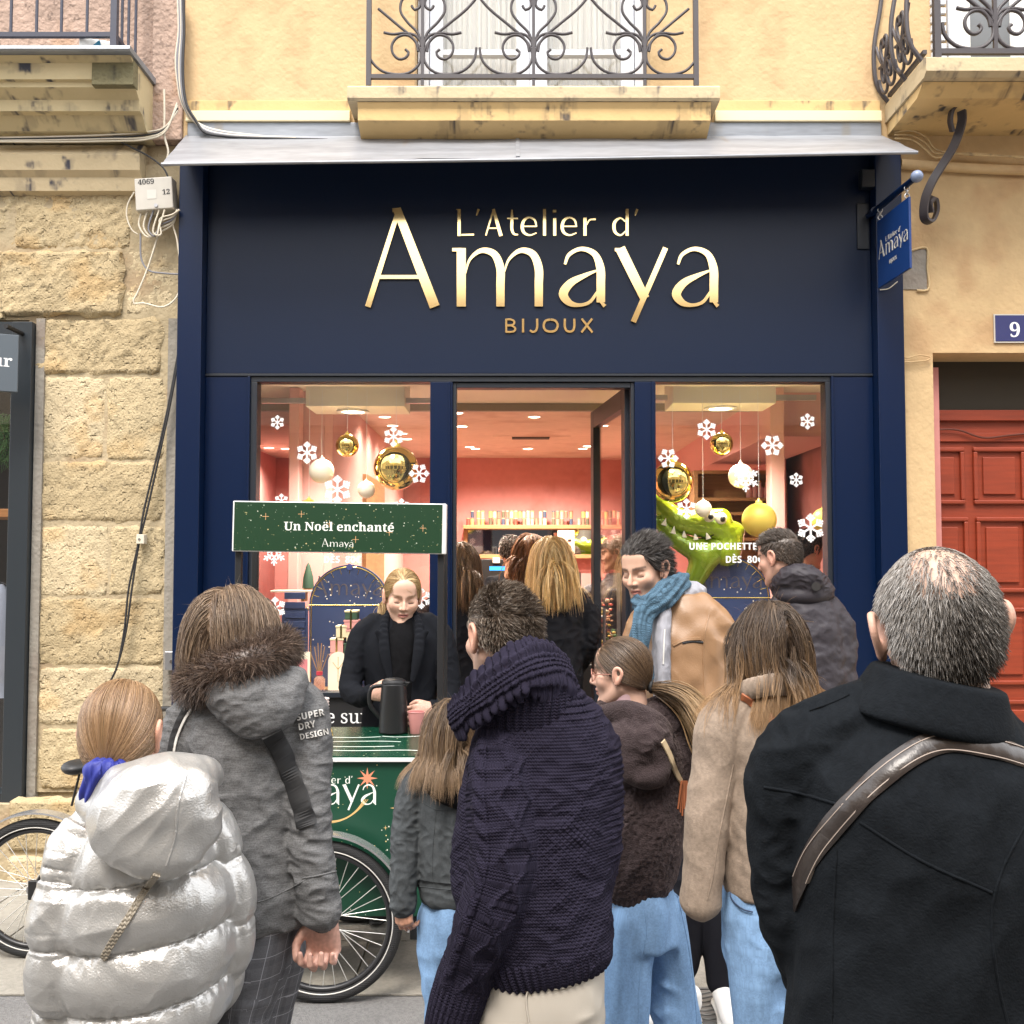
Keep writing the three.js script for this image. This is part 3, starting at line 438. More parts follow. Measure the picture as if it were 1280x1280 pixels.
// snowflakes and words stuck on the glass
function flake(cx, cy, r, kind, z) {
  const g = G(), w = r * 0.13, arm = (a, s, e, ww, off = 0) => { const c = Math.cos(a), n = Math.sin(a); return [[s, -ww / 2], [e, -ww / 2], [e, ww / 2], [s, ww / 2]].map(([x, y]) => [cx + x * c - y * n, cy + x * n + y * c]); };
  let q = 0; const put = (o) => g.poly(o, z, z + 0.0012 + (q++ % 23) * 0.00004);
  for (let k = 0; k < 6; k++) {
    const a = Math.PI / 6 + k * Math.PI / 3 + (kind === 2 ? Math.PI / 6 : 0), c = Math.cos(a), n = Math.sin(a);
    put(arm(a, kind === 1 ? 0.2 * r : 0, r, w));
    for (const [s, l] of kind === 1 ? [[0.35, 0.3], [0.62, 0.3]] : [[0.5, 0.38], [0.72, 0.24]]) for (const f of [-1, 1]) { const b = a + f * 0.9, bx = cx + c * s * r, by = cy + n * s * r, cb = Math.cos(b), nb = Math.sin(b); put([[0, -w / 2], [l * r, -w / 2], [l * r, w / 2], [0, w / 2]].map(([x, y]) => [bx + x * cb - y * nb, by + x * nb + y * cb])); }
  }
  if (kind === 1) for (let k = 0; k < 6; k++) { const a = k * Math.PI / 3, b = a + Math.PI / 3; const p = (t, rr) => [cx + rr * Math.cos(t), cy + rr * Math.sin(t)]; put([p(a, 0.3 * r), p(b, 0.3 * r), p(b, 0.18 * r), p(a, 0.18 * r)].reverse()); }
  return g.build();
}
[[[347, 528, 9, 0], [384, 566, 14, 0], [422, 612, 18, 0], [492, 546, 13, 0], [524, 592, 13, 2], [352, 626, 9, 0], [343, 692, 15, 1], [344, 760, 14, 0], [527, 748, 13, 0], [502, 634, 11, 0]], [[883, 537, 13, 0], [835, 573, 13, 2], [965, 557, 14, 2], [1009, 527, 10, 0], [995, 600, 9, 0], [932, 598, 17, 1], [858, 636, 13, 0], [1013, 660, 18, 0]]].forEach((l, w) => l.forEach(([px, py, r, k]) => { const p = at(px, py, zG); part('snowflake_sticker', flake(p[0], p[1], r / 1280 * 5.56, k, zG + 0.0045), M.sticker, panes[w]); }));
for (const [w, cx] of [[0, 428], [1, 929]]) { const g = G(), h = 0.037; g.add(text('UNE POCHETTE OFFERTE', F.bold, h, X(cx, zG), Y(687, zG), zG + 0.0046, 0.001, 0.5)).add(text('DÈS  80€', F.bold, h, X(cx, zG), Y(700, zG) - 0.015, zG + 0.0046, 0.001, 0.5)); part('window_lettering', g.build(), M.sticker, panes[w]); }
{ // the glass door stands open into the shop
  const hx = X(787, -0.1), dy = Y(484, -0.1), t = thing('glass_door', 'black framed glass shop door standing open into the shop', 'door', [hx, 0, -0.1]), Wd = 0.98, ang = Math.atan2(0.95, 0.11);
  const D = (g) => g.turn(hx, 0, -0.1, [0, 1, 0], -ang + Math.PI).build();
  const fl = (a, b, c, d) => G().box(hx + a, hx + b, c, d, -0.125, -0.075, 0.004);
  part('stile', D(fl(0, 0.09, 0.02, dy)), M.frame, t); part('stile', D(fl(Wd - 0.09, Wd, 0.02, dy)), M.frame, t); part('rail', D(fl(0.09, Wd - 0.09, dy - 0.11, dy)), M.frame, t); part('rail', D(fl(0.09, Wd - 0.09, 0.02, 0.2)), M.frame, t);
  part('pane', D(G().box(hx + 0.085, hx + Wd - 0.085, 0.19, dy - 0.1, -0.103, -0.097)), M.glass, t);
  part('handle', D(G().cyl([hx + Wd - 0.045, 0.85, -0.05], [hx + Wd - 0.045, 1.35, -0.05], 0.011).cyl([hx + Wd - 0.045, 0.9, -0.075], [hx + Wd - 0.045, 0.9, -0.05], 0.008).cyl([hx + Wd - 0.045, 1.3, -0.075], [hx + Wd - 0.045, 1.3, -0.05], 0.008)), M.steel, t);
  const q = X(788, -0.08); part('closer', G().box(q - 0.01, q + 0.04, Y(538, -0.1), Y(528, -0.1), -0.14, -0.1, 0.004).build(), M.black, t);
}
// ---------------------------------------------------------------- room behind
const CH = 2.72, BZ = -5.1, RL = X(415, -0.9) , RR = 1.62;
M.peach = mat([0.72, 0.58, 0.48], 0.9, { map: T.plaster }); M.pink = mat([0.58, 0.25, 0.23], 0.85, { map: T.plaster }); M.pinkLight = mat([0.66, 0.36, 0.33], 0.8); M.cream = mat([0.75, 0.7, 0.58], 0.85); M.oak = mat([0.42, 0.25, 0.11], 0.55, { map: T.wood }); M.navyCard = mat([0.03, 0.05, 0.13], 0.5); M.foilGold = mat([0.83, 0.65, 0.22], 0.06, { metalness: 1 }); M.matGold = mat([0.75, 0.56, 0.1], 0.45, { metalness: 0.25 });
M.bulb = mat([1, 0.9, 0.75], 0.5, { emissive: [1, 0.82, 0.6], emissiveIntensity: 5 }); M.pearl = mat([0.85, 0.78, 0.62], 0.35, { clearcoat: 0.4 });
struct('shop_floor', G().box(-2.45, 2.25, -0.15, 0.01, -5.3, -0.1).build(), mat([0.3, 0.24, 0.18], 0.4, { map: T.wood }));
struct('shop_ceiling', G().box(-2.45, 2.25, CH, CH + 0.12, -5.3, -1.42).build(), M.peach);
struct('window_ceiling', G().box(-2.45, 2.25, CH + 0.002, CH + 0.12, -1.418, -0.052).build(), M.cream);
struct('ceiling_beam', G().box(-2.45, 2.25, CH - 0.05, CH + 0.001, -1.46, -1.4).build(), mat([0.25, 0.22, 0.18], 0.5));
struct('shop_back_wall', G().box(-2.45, 2.25, 0, CH, -5.3, BZ).build(), M.pink);
struct('shop_side_wall', G().box(-2.55, -2.45, 0, CH, -5.3, -0.1).build(), M.pink); struct('shop_side_wall', G().box(2.25, 2.35, 0, CH, -5.3, -0.1).build(), M.pink);
struct('front_wall', G().box(-2.45, oL, 0, 3, -0.16, -0.1).box(oR, SR + 0.1, 0, 3, -0.16, -0.1).box(-2.45, SR + 0.1, gT + 0.001, 3.1, -0.16, -0.1).build(), M.cream);
struct('partition_wall', G().box(RL - 0.05, RL, 0, CH, BZ, -0.9).box(X(374, -0.9), RL - 0.051, 0, CH, -0.95, -0.9).build(), M.pinkLight);
struct('bulkhead', G().box(RR, RR + 0.5, 2.44, CH, BZ, -0.95).build(), M.pinkLight);
struct('side_recess', G().box(RR + 0.45, RR + 0.5, 0, 2.44, BZ, -2.4).build(), M.pink);
for (const [a, b] of [[360, 373], [964, 982]]) { const z = -0.75; struct('pink_column', G().box(X(a, z), X(b, z), 0, CH, z - 0.12, z, 0.006).build(), M.pinkLight); }
[[376, 505, 484, 514, 440], [838, 972, 478, 510, 902]].forEach(([a, b, c, d, lx], i) => { // boxed downlights over the displays
  const z0 = -0.62, z1 = -0.3, y = Y(d - 6, z1), t = thing('boxed_ceiling_lamp', 'white ceiling box with one round lamp above the ' + (i ? 'right' : 'left') + ' display window', 'lamp', [X((a + b) / 2, z1), y, z1]);
  part('lamp_box', G().box(X(a, z1) + 0.02, X(b, z1), y, CH, z0, z1, 0.004).build(), M.cream, t);
  const cx = X(lx, -0.45), cz = -0.46; part('lamp_ring', G().lathe([[0.075, 0], [0.095, -0.004], [0.095, -0.01], [0.07, -0.012], [0.068, 0]], [cx, y - 0.001, cz], 28).build(), M.white, t);
  part('lamp_disc', G().cyl([cx, y - 0.008, cz], [cx, y - 0.002, cz], 0.066).build(), M.bulb, t);
  const s = new THREE.SpotLight(0xffeedd, 7, 0, 1.15, 0.8); s.position.set(cx, y - 0.03, cz); s.target.position.set(cx, 0, cz + 0.02); s.castShadow = true; s.shadow.radius = 3; scene.add(s, s.target);
  part('rail_fitting', G().box(X(a, z1) - 0.25, X(a, z1), y + 0.03, y + 0.06, z1 - 0.1, z1 - 0.07).box(X(b, z1), X(b, z1) + 0.25, y + 0.03, y + 0.06, z1 - 0.1, z1 - 0.07).build(), M.steel, t);
});
const names12 = ['first', 'second', 'third'];
[[571, 515], [577, 532], [587, 558], [594, 568.5], [668, 520], [661, 564], [659, 571], [754, 531], [735, 557], [729, 566], [480, 520], [490, 531], [502, 541], [508, 548], [335, 559], [356, 568], [808, 519], [1002, 560]].forEach(([px, py], i) => {
  const dz = Math.min(9.7, (CH - 1.66) / ((700 - py) / 1280)), x = (px - 640) / 1280 * dz, z = 5.5 - dz, t = thing('ceiling_downlight', 'small round warm downlight set in the peach shop ceiling', 'lamp', [x, CH, z], 'downlights in the shop ceiling');
  part('lamp_disc', G().cyl([x, CH - 0.004, z], [x, CH - 0.001, z], 0.04, 0.04, 20).build(), M.bulb, t); part('trim_ring', G().lathe([[0.04, -0.001], [0.052, -0.006], [0.054, -0.001]], [x, CH, z], 24).build(), M.white, t);
  const s = new THREE.SpotLight(0xffecd8, i > 9 && i < 14 ? 0.7 : 3.9, 0, 1.35, 1); s.position.set(x, CH - 0.03, z); s.target.position.set(x, 0, z); s.castShadow = true; s.shadow.radius = 2; scene.add(s, s.target);
});
{ // vent
  const dz = 1.06 / (154 / 1280), z = 5.5 - dz, t = thing('ceiling_vent', 'rectangular slatted air vent in the peach shop ceiling', 'vent', [0.25, CH, z]);
  const x0 = (640 - 640) / 1280 * dz, x1 = (687 - 640) / 1280 * dz; part('vent_frame', G().box(x0 - 0.16, x1 + 0.18, CH - 0.004, CH - 0.001, z - 0.1, z + 0.1).build(), M.peach, t);
  for (let k = 0; k < 4; k++) part('slat', G().box(x0, x1, CH - 0.012, CH - 0.004, z - 0.07 + k * 0.035, z - 0.05 + k * 0.035).build(), M.black, t);
}
const zb = BZ + 0.02;
{ // mirror with a shelf of little boxes on top
  const x0 = X(580, zb), x1 = X(800, zb), y0 = Y(698, zb), y1 = Y(657, zb), t = thing('wall_mirror', 'long oak framed mirror on the pink back wall of the shop', 'mirror', [(x0 + x1) / 2, y0, zb]);
  part('frame', G().box(x0, x1, y1 - 0.04, y1, zb, zb + 0.22, 0.004).box(x0, x1, y0, y0 + 0.04, zb, zb + 0.1, 0.004).box(x0, x0 + 0.04, y0 + 0.04, y1 - 0.04, zb, zb + 0.1, 0.004).box(x1 - 0.04, x1, y0 + 0.04, y1 - 0.04, zb, zb + 0.1).build(), M.oak, t);
  part('mirror_glass', G().box(x0 + 0.03, x1 - 0.03, y0 + 0.03, y1 - 0.03, zb, zb + 0.02).build(), mat([0.8, 0.8, 0.8], 0.03, { metalness: 1 }), t);
  const cols = [[0.18, 0.15, 0.1], [0.5, 0.33, 0.2], [0.3, 0.06, 0.04], [0.55, 0.22, 0.12], [0.6, 0.42, 0.12], [0.05, 0.07, 0.12], [0.6, 0.5, 0.35], [0.1, 0.1, 0.06], [0.55, 0.3, 0.25]].map((c) => mat(c, 0.6)), r = rnd(4);
  const bands = [[583, 591], [596, 606], [611, 622], [627, 682], [690, 706], [712, 716], [722, 736], [740, 800]];
  const sg = new THREE.CylinderGeometry(0.018, 0.018, 0.062, 12), cg = new THREE.CylinderGeometry(0.0185, 0.0185, 0.008, 12).translate(0, 0.0345, 0);
  for (const [a, b] of bands) for (let px = a; px < b; px += 5.2) for (let k = 0; k < 2; k++) {
    if (r() < 0.12) continue;
    const o = thing('small_trinket_pot', 'tiny coloured pot in the double row on top of the wall mirror', 'pot', [X(px + 2, zb + 0.15), y1 + 0.033 + k * 0.074, zb + 0.14], 'pots in rows above the mirror');
    for (const [n, g, m] of [['pot_body', sg, cols[Math.floor(r() * 9)]], ['lid', cg, cols[Math.floor(r() * 9)]]]) { const q = new THREE.Mesh(g, m); q.name = n; q.castShadow = q.receiveShadow = true; o.add(q); }
  }
}
{ const x0 = X(697, -4.6), x1 = X(718, -4.6), t = thing('pink_notice_card', 'pale pink notice with a small drawing standing in front of the wall mirror', 'notice', [x0, Y(695, -4.6), -4.6]);
  part('card', G().box(x0, x1, Y(696, -4.6), Y(663, -4.6), -4.62, -4.6).build(), mat([0.72, 0.42, 0.34], 0.7), t);
  part('printed_drawing', G().add(text('~', F.bold, 0.07, x0 + 0.02, Y(682, -4.6), -4.599)).box(x0 + 0.1, x1 - 0.03, Y(677, -4.6), Y(674, -4.6), -4.599, -4.598).box(x0 + 0.07, x1 - 0.05, Y(685, -4.6), Y(684, -4.6), -4.599, -4.598).build(), M.black, t); }
{ // till and counter
  const z = -3.2, x0 = X(601, z), x1 = X(652, z), t = thing('till_screen', 'black till screen with a small blue display in the shop', 'till', [(x0 + x1) / 2, 1.1, z]);
  part('screen_body', G().box(x0, x1, Y(745, z), Y(699, z), z - 0.05, z, 0.008).build(), M.black, t);
  part('display', G().box(X(612, z), X(631, z), Y(713, z), Y(708, z), z, z + 0.003).build(), mat([0.02, 0.12, 0.6], 0.3, { emissive: [0.03, 0.25, 1], emissiveIntensity: 1.2 }), t);
  part('card_reader', G().box(X(616, z), X(625, z), Y(704, z), Y(697, z), z + 0.001, z + 0.03, 0.005).build(), M.pearl, t);
  const c = thing('sales_counter', 'pink topped sales counter across the shop', 'counter', [0, 0, z]);
  part('counter_body', G().box(X(600, z), X(860, z), 0, 1.0, z - 0.5, z - 0.06, 0.01).build(), M.pinkLight, c); part('counter_top', G().box(X(598, z), X(862, z), 1.001, 1.04, z - 0.52, z - 0.04, 0.01).build(), M.oak, c);
}
{ // glass jewellery case by the door with little flowers and trinkets
  const z0 = -1.9, z1 = -1.5, x0 = X(722, z1), x1 = X(775, z1), yb2 = 0.95, yt = Y(716, z1), c = thing('jewellery_case', 'glass jewellery case with brass corner posts inside the door', 'display case', [(x0 + x1) / 2, 0, -1.6]);
  part('case_base', G().box(x0, x1, 0, yb2, z0, z1, 0.01).build(), M.black, c); for (const x of [x0 + 0.012, x1 - 0.012]) part('corner_post', G().box(x - 0.011, x + 0.011, yb2, yt, z1 - 0.02, z1 - 0.002).build(), M.steel, c);
  part('glass_top', G().box(x0, x1, yt, yt + 0.006, z0, z1).build(), M.glass, c); part('glass_shelf', G().box(x0 + 0.02, x1 - 0.02, yb2 + 0.22, yb2 + 0.227, z0, z1 - 0.03).build(), M.glass, c);
  const r = rnd(9), cl = [[0.7, 0.5, 0.1], [0.6, 0.1, 0.06], [0.7, 0.6, 0.4], [0.15, 0.3, 0.1], [0.65, 0.35, 0.2]].map((q) => mat(q, 0.5)), g = cl.map(() => G());
  for (let i = 0; i < 240; i++) { const k = Math.floor(r() * 5), x = x0 + 0.03 + r() * (x1 - x0 - 0.06), y = yb2 + 0.02 + r() * 0.2 + (r() < 0.4 ? 0.22 : 0), z = z0 + 0.05 + r() * 0.32; g[k].ball([x, y, z], 0.008 + 0.01 * r(), 8, [1, 0.7, 1]); }
  g.forEach((q, k) => { const o = part('trinkets', q.build(), cl[k], c); o.userData.kind = 'stuff'; });
}
// ---------------------------------------------------------------- window displays
const zD = -0.42;
for (const [w, cx, hw, ytop, lab] of [[0, 437.5, 50, 706, 'left'], [1, 911, 51, 696, 'right']]) {
  const x = X(cx, zD), r = hw / 1280 * 5.92, yc = Y(ytop, zD) - r, x0 = X(w ? 862 : 351, zD), y0 = gB - 0.02, t = thing('arched_calendar_display', 'navy arched cardboard house with gold outlines in the ' + lab + ' display window', 'display', [x, y0, zD]);
  const arch = (rr, yb3) => { const p = []; for (let i = 0; i <= 40; i++) { const a = Math.PI * i / 40; p.push([x + rr * Math.cos(a), yc + rr * Math.sin(a)]); } return [[x + rr, yb3], ...p, [x - rr, yb3]]; };
  part('arch_panel', G().poly(arch(r, y0), zD - 0.02, zD).build(), M.navyCard, t);
  const line = (f) => { const g = G(); f(g); return g.build(); };
  part('gold_outline', line((g) => { g.tube(arch(r - 0.012, y0).map(([a, b]) => [a, b, zD + 0.001]), 0.0035, 120, 5); g.tube([[x - r, yc, zD + 0.001], [x, yc, zD + 0.001], [x + r, yc, zD + 0.001]], 0.0035, 10, 5); for (let i = 1; i < 12; i++) { const a = Math.PI * i / 12; g.tube([[x + r * 0.93 * Math.cos(a), yc + r * 0.93 * Math.sin(a), zD + 0.001], [x + r * 0.78 * Math.cos(a), yc + r * 0.78 * Math.sin(a), zD + 0.001]], 0.002, 3, 4); } }), M.foilGold, t);
  part('button', G().cyl([x, yc + r - 0.012, zD], [x, yc + r - 0.012, zD + 0.006], 0.018).build(), mat([0.06, 0.08, 0.25], 0.4), t);
  const mp = (a, b) => [x + (a - 788) * 0.00031, yc + 0.08 - (b - 1040) * 0.00031]; for (const [k, dx] of WORD) part('printed_letter', letterGeo(k, dx, mp, zD, 0.001), mat([0.1, 0.085, 0.09], 0.5), t);
  const stG = G(), rs = rnd(20 + w); for (let i = 0; i < 60; i++) stG.ball([x + (rs() * 2 - 1) * r * 0.9, y0 + 0.05 + rs() * (yc - y0 + 0.1), zD], 0.0025 + 0.003 * rs(), 6, [1, 1, 0.3]); const so = part('printed_stars', stG.build(), M.pearl, t); so.userData.kind = 'stuff';
  for (const s of w ? [1] : [-1]) { // louvred side shutter
    const a = x + s * r + (s < 0 ? -0.16 : 0.01), b = a + 0.15; const sh = part('shutter', G().box(a, b, y0, yc - 0.02, zD - 0.03, zD - 0.012).build(), M.navyCard, t);
    for (let i = 0; i < 9; i++) part('slat', G().box(a + 0.015, b - 0.015, y0 + 0.06 + i * 0.055, y0 + 0.098 + i * 0.055, zD - 0.012, zD - 0.002, 0.003).build(), M.navyCard, sh);
    part('gold_outline', line((g) => g.tube([[a, y0, zD - 0.01], [a, yc - 0.02, zD - 0.01], [b, yc - 0.02, zD - 0.01], [b, y0, zD - 0.01]], 0.003, 60, 4)), M.foilGold, t);
  }
  struct('display_floor', G().box(wins[w][0], wins[w][1], gB - 0.12, gB - 0.02, -0.72, -0.11, 0.004).build(), M.oak);
}
{ // gifts and accessories in the left window
  const z = -0.28, yf = gB - 0.02, bx = (n, lab, cat, a, b, c, d, m, m2, grp) => { const x0 = X(a, z), x1 = X(b, z), y0 = Y(d, z), y1 = Y(c, z), t = thing(n, lab, cat, [(x0 + x1) / 2, y0, z], grp); part('box_body', G().box(x0, x1, y0, y1 - 0.012, z - 0.09, z, 0.003).build(), m, t); part('lid', G().box(x0 - 0.003, x1 + 0.003, y1 - 0.0115, y1, z - 0.093, z + 0.003, 0.003).build(), m2, t); part('ribbon', G().box((x0 + x1) / 2 - 0.005, (x0 + x1) / 2 + 0.005, y0, y1 + 0.002, z - 0.094, z + 0.005).build(), M.foilGold, t); };
  const pk = mat([0.7, 0.33, 0.3], 0.6), cr = mat([0.74, 0.66, 0.42], 0.6), gr = mat([0.04, 0.09, 0.05], 0.6);
  [[432, 447, 763, 775, gr, cr, 'topmost dark green gift box on the gift pile'], [431, 448, 775, 786, pk, pk, 'pink gift box second from the top of the gift pile'], [421, 434, 782, 797, cr, cr, 'cream gift box at the left of the gift pile'], [434, 448, 787, 803, cr, pk, 'cream gift box with a pink lid in the gift pile'], [414, 430, 798, 816, pk, cr, 'pink gift box low at the left of the gift pile'], [431, 449, 804, 822, gr, gr, 'large dark green gift box low in the gift pile'], [414, 430, 817, 862, cr, pk, 'tall cream gift box under the pink one'], [431, 449, 823, 862, pk, pk, 'tall pink gift box at the foot of the pile']].forEach(([a, b, c, d, m, m2, l]) => bx('gift_box', l, 'gift box', a, b, c, d, m, m2, 'gift boxes piled in the left window'));
  const q = X(375, -0.2), book = thing('pink_show_card', 'pink and white show card standing in the left window', 'card', [q, yf, -0.2]);
  part('card', G().box(X(364, -0.2), X(389, -0.2), yf, Y(815, -0.2), -0.21, -0.2).build(), M.pearl, book); part('pink_print', G().box(X(366, -0.2), X(386, -0.2), yf, Y(824, -0.2), -0.2, -0.199).add(text('AMAYA', F.reg, 0.012, q - 0.03, Y(837, -0.2), -0.199, 0.0005)).build(), mat([0.62, 0.2, 0.22], 0.6), book);
  const dx = X(401, -0.2), df = thing('reed_diffuser', 'glass reed diffuser with a red collar in the left window', 'diffuser', [dx, yf, -0.2]);
  part('bottle', G().lathe([[0, 0], [0.03, 0], [0.032, 0.01], [0.032, 0.07], [0.014, 0.085], [0.013, 0.1]], [dx, yf, -0.2], 20).build(), mat([0.8, 0.55, 0.5], 0.1, { transmission: 0.8, thickness: 0.02 }), df);
  part('collar', G().cyl([dx, yf + 0.09, -0.2], [dx, yf + 0.11, -0.2], 0.018).build(), mat([0.5, 0.02, 0.05], 0.4), df); for (const k of [-4, -2.5, -1, 1, 2.4, 4]) part('reed', G().cyl([dx, yf + 0.08, -0.2], [dx + k * 0.012, yf + 0.27 - 0.004 * k * k, -0.2 + 0.01 * (k % 2)], 0.0028, 0.0028, 6).build(), M.oak, df);
  const ax = X(424, -0.22), ac = thing('arched_show_card', 'cream arched show card with a leaf drawing in the left window', 'card', [ax, yf, -0.22]), ar = 0.056, ay = Y(815, -0.22) - ar, ap = []; for (let i = 0; i <= 24; i++) ap.push([ax + ar * Math.cos(Math.PI * i / 24), ay + ar * Math.sin(Math.PI * i / 24)]);
  part('card', G().poly([[ax + ar, yf], ...ap, [ax - ar, yf]], -0.23, -0.222).build(), M.pearl, ac); part('leaf_drawing', G().tube([[ax, yf + 0.05, -0.221], [ax, ay, -0.221], [ax, ay + 0.03, -0.221]], 0.0015, 8, 4).tube([[ax, ay - 0.04, -0.221], [ax + 0.03, ay, -0.221]], 0.0015, 6, 4).tube([[ax, ay - 0.04, -0.221], [ax - 0.03, ay, -0.221]], 0.0015, 6, 4).build(), M.foilGold, ac);
  const cn = (px, lab) => { const x = X(px, -0.5), y = Y(735, -0.5), t = thing('small_display_tree', lab, 'ornament', [x, y, -0.5]); part('cone', G().lathe([[0.035, 0], [0.03, 0.06], [0.012, 0.13], [0, 0.15]], [x, y, -0.5], 16).build(), gr, t); part('stand', G().cyl([x, y - 0.01, -0.5], [x, y, -0.5], 0.03).build(), M.oak, t); };
  cn(386, 'dark green cone tree on the little shelf left of the arch');
  const sx = X(380, -0.52); const sh = thing('wall_shelf', 'narrow cream shelf beside the pink column in the left window', 'shelf', [sx, Y(736, -0.52), -0.52]); part('board', G().box(X(342, -0.52), X(395, -0.52), Y(739, -0.5) - 0.005, Y(736, -0.5) - 0.008, -0.6, -0.46, 0.002).build(), M.pearl, sh); part('bracket', G().box(sx - 0.01, sx + 0.01, Y(739, -0.5) - 0.06, Y(739, -0.5) - 0.006, -0.6, -0.5).build(), M.oak, sh);
}
{ // cupboards at the right behind the balloons
  const z = -2.6, x0 = X(868, z), x1 = X(985, z), t = thing('oak_cupboard', 'tall oak cupboard with open shelves behind the right window', 'cupboard', [(x0 + x1) / 2, 0, z]);
  part('side', G().box(x0, x0 + 0.03, 0, Y(588, z), z - 0.22, z).build(), M.oak, t); part('side', G().box(x1 - 0.03, x1, 0, Y(588, z), z - 0.5, z).build(), M.oak, t); part('back', G().box(x0 + 0.03, x1 - 0.03, 0, Y(588, z), z - 0.24, z - 0.21).build(), M.oak, t);
  for (const py of [588, 622, 640, 672]) part('shelf', G().box(x0 + 0.03, x1 - 0.03, Y(py, z) - 0.025, Y(py, z), z - 0.21, z - 0.002).build(), M.oak, t); part('cupboard_door', G().box(x0 + 0.03, X(915, z), 0.1, Y(642, z), z - 0.03, z + 0.01, 0.004).build(), M.oak, t);
  const r = rnd(31); for (let i = 0; i < 5; i++) { const x = X(937 + i * 7, z - 0.1), y = Y(622, z), o = thing('bottle', 'small perfume bottle on the upper shelf of the oak cupboard', 'bottle', [x, y, z - 0.1], 'bottles on the cupboard shelf'); part('bottle_body', G().lathe([[0, 0], [0.025, 0], [0.025, 0.06 + 0.03 * r()], [0.008, 0.1], [0.008, 0.13]], [x, y, z - 0.1], 14).build(), M.pinkLight, o); part('stopper', G().ball([x, y + 0.135, z - 0.1], 0.011, 10).build(), M.foilGold, o); }
  const cx = X(453, -1.6), cb = thing('oak_panel_door', 'narrow oak door in the pink partition behind the left window', 'door', [cx, 0, -0.9]); const px0 = X(432, -0.88), px1 = X(476, -0.88);
  part('leaf', G().box(RL + 0.001, RL + 0.03, 0, Y(594, -2.3), -3.3, -2.2).build(), M.oak, cb); part('handle', G().cyl([RL + 0.05, 1.0, -3.2], [RL + 0.05, 1.12, -3.2], 0.01).build(), M.steel, cb);
}
// baubles on threads
function bauble(px, py, r, z, m, label, top = 2.62) {
  const [x, y] = at(px, py, z), R = r / 1280 * (5.5 - z), t = thing('bauble', label, 'bauble', [x, y - R, z], 'baubles hanging in the display windows');
  part('ball', G().ball([x, y, z], R, 40).build(), m, t); part('cap', G().lathe([[R * 0.2, R * 0.96], [R * 0.19, R * 1.1], [R * 0.07, R * 1.14], [R * 0.06, R * 1.25], [0, R * 1.28]], [x, y, z], 16).build(), m === M.pearl ? M.pearl : M.matGold, t);
  part('thread', G().cyl([x, y + R * 1.2, z], [x, top, z], 0.0012, 0.0012, 5).build(), M.white, t);
}
bauble(434, 557, 14.5, -0.2, M.foilGold, 'small mirror gold bauble upper middle of the left window');
bauble(495, 585, 28, -0.22, M.foilGold, 'largest mirror gold bauble at the right of the left window');
bauble(402, 589, 15.5, -0.25, M.pearl, 'cream bauble left of the big snowflake in the left window');
bauble(458, 612, 11, -0.25, M.pearl, 'smaller cream bauble under the big gold one in the left window');
bauble(386, 637, 13, -0.25, M.matGold, 'yellow bauble half hidden by the top of the green banner');
bauble(902, 555, 14.5, -0.2, M.foilGold, 'small mirror gold bauble upper middle of the right window');
bauble(841, 602, 26, -0.22, M.foilGold, 'big mirror gold bauble above the green balloon in the right window');
bauble(926, 595, 15.5, -0.25, M.pearl, 'cream bauble in front of an outlined snowflake in the right window');
bauble(879, 636, 10.5, -0.25, M.pearl, 'small cream bauble touching the head of the green balloon');
bauble(949, 650, 21.5, -0.25, M.matGold, 'large matt yellow bauble above the balding dark haired customer');
bauble(1030, 650, 15, -0.3, M.matGold, 'yellow bauble cut by the right edge of the right window');

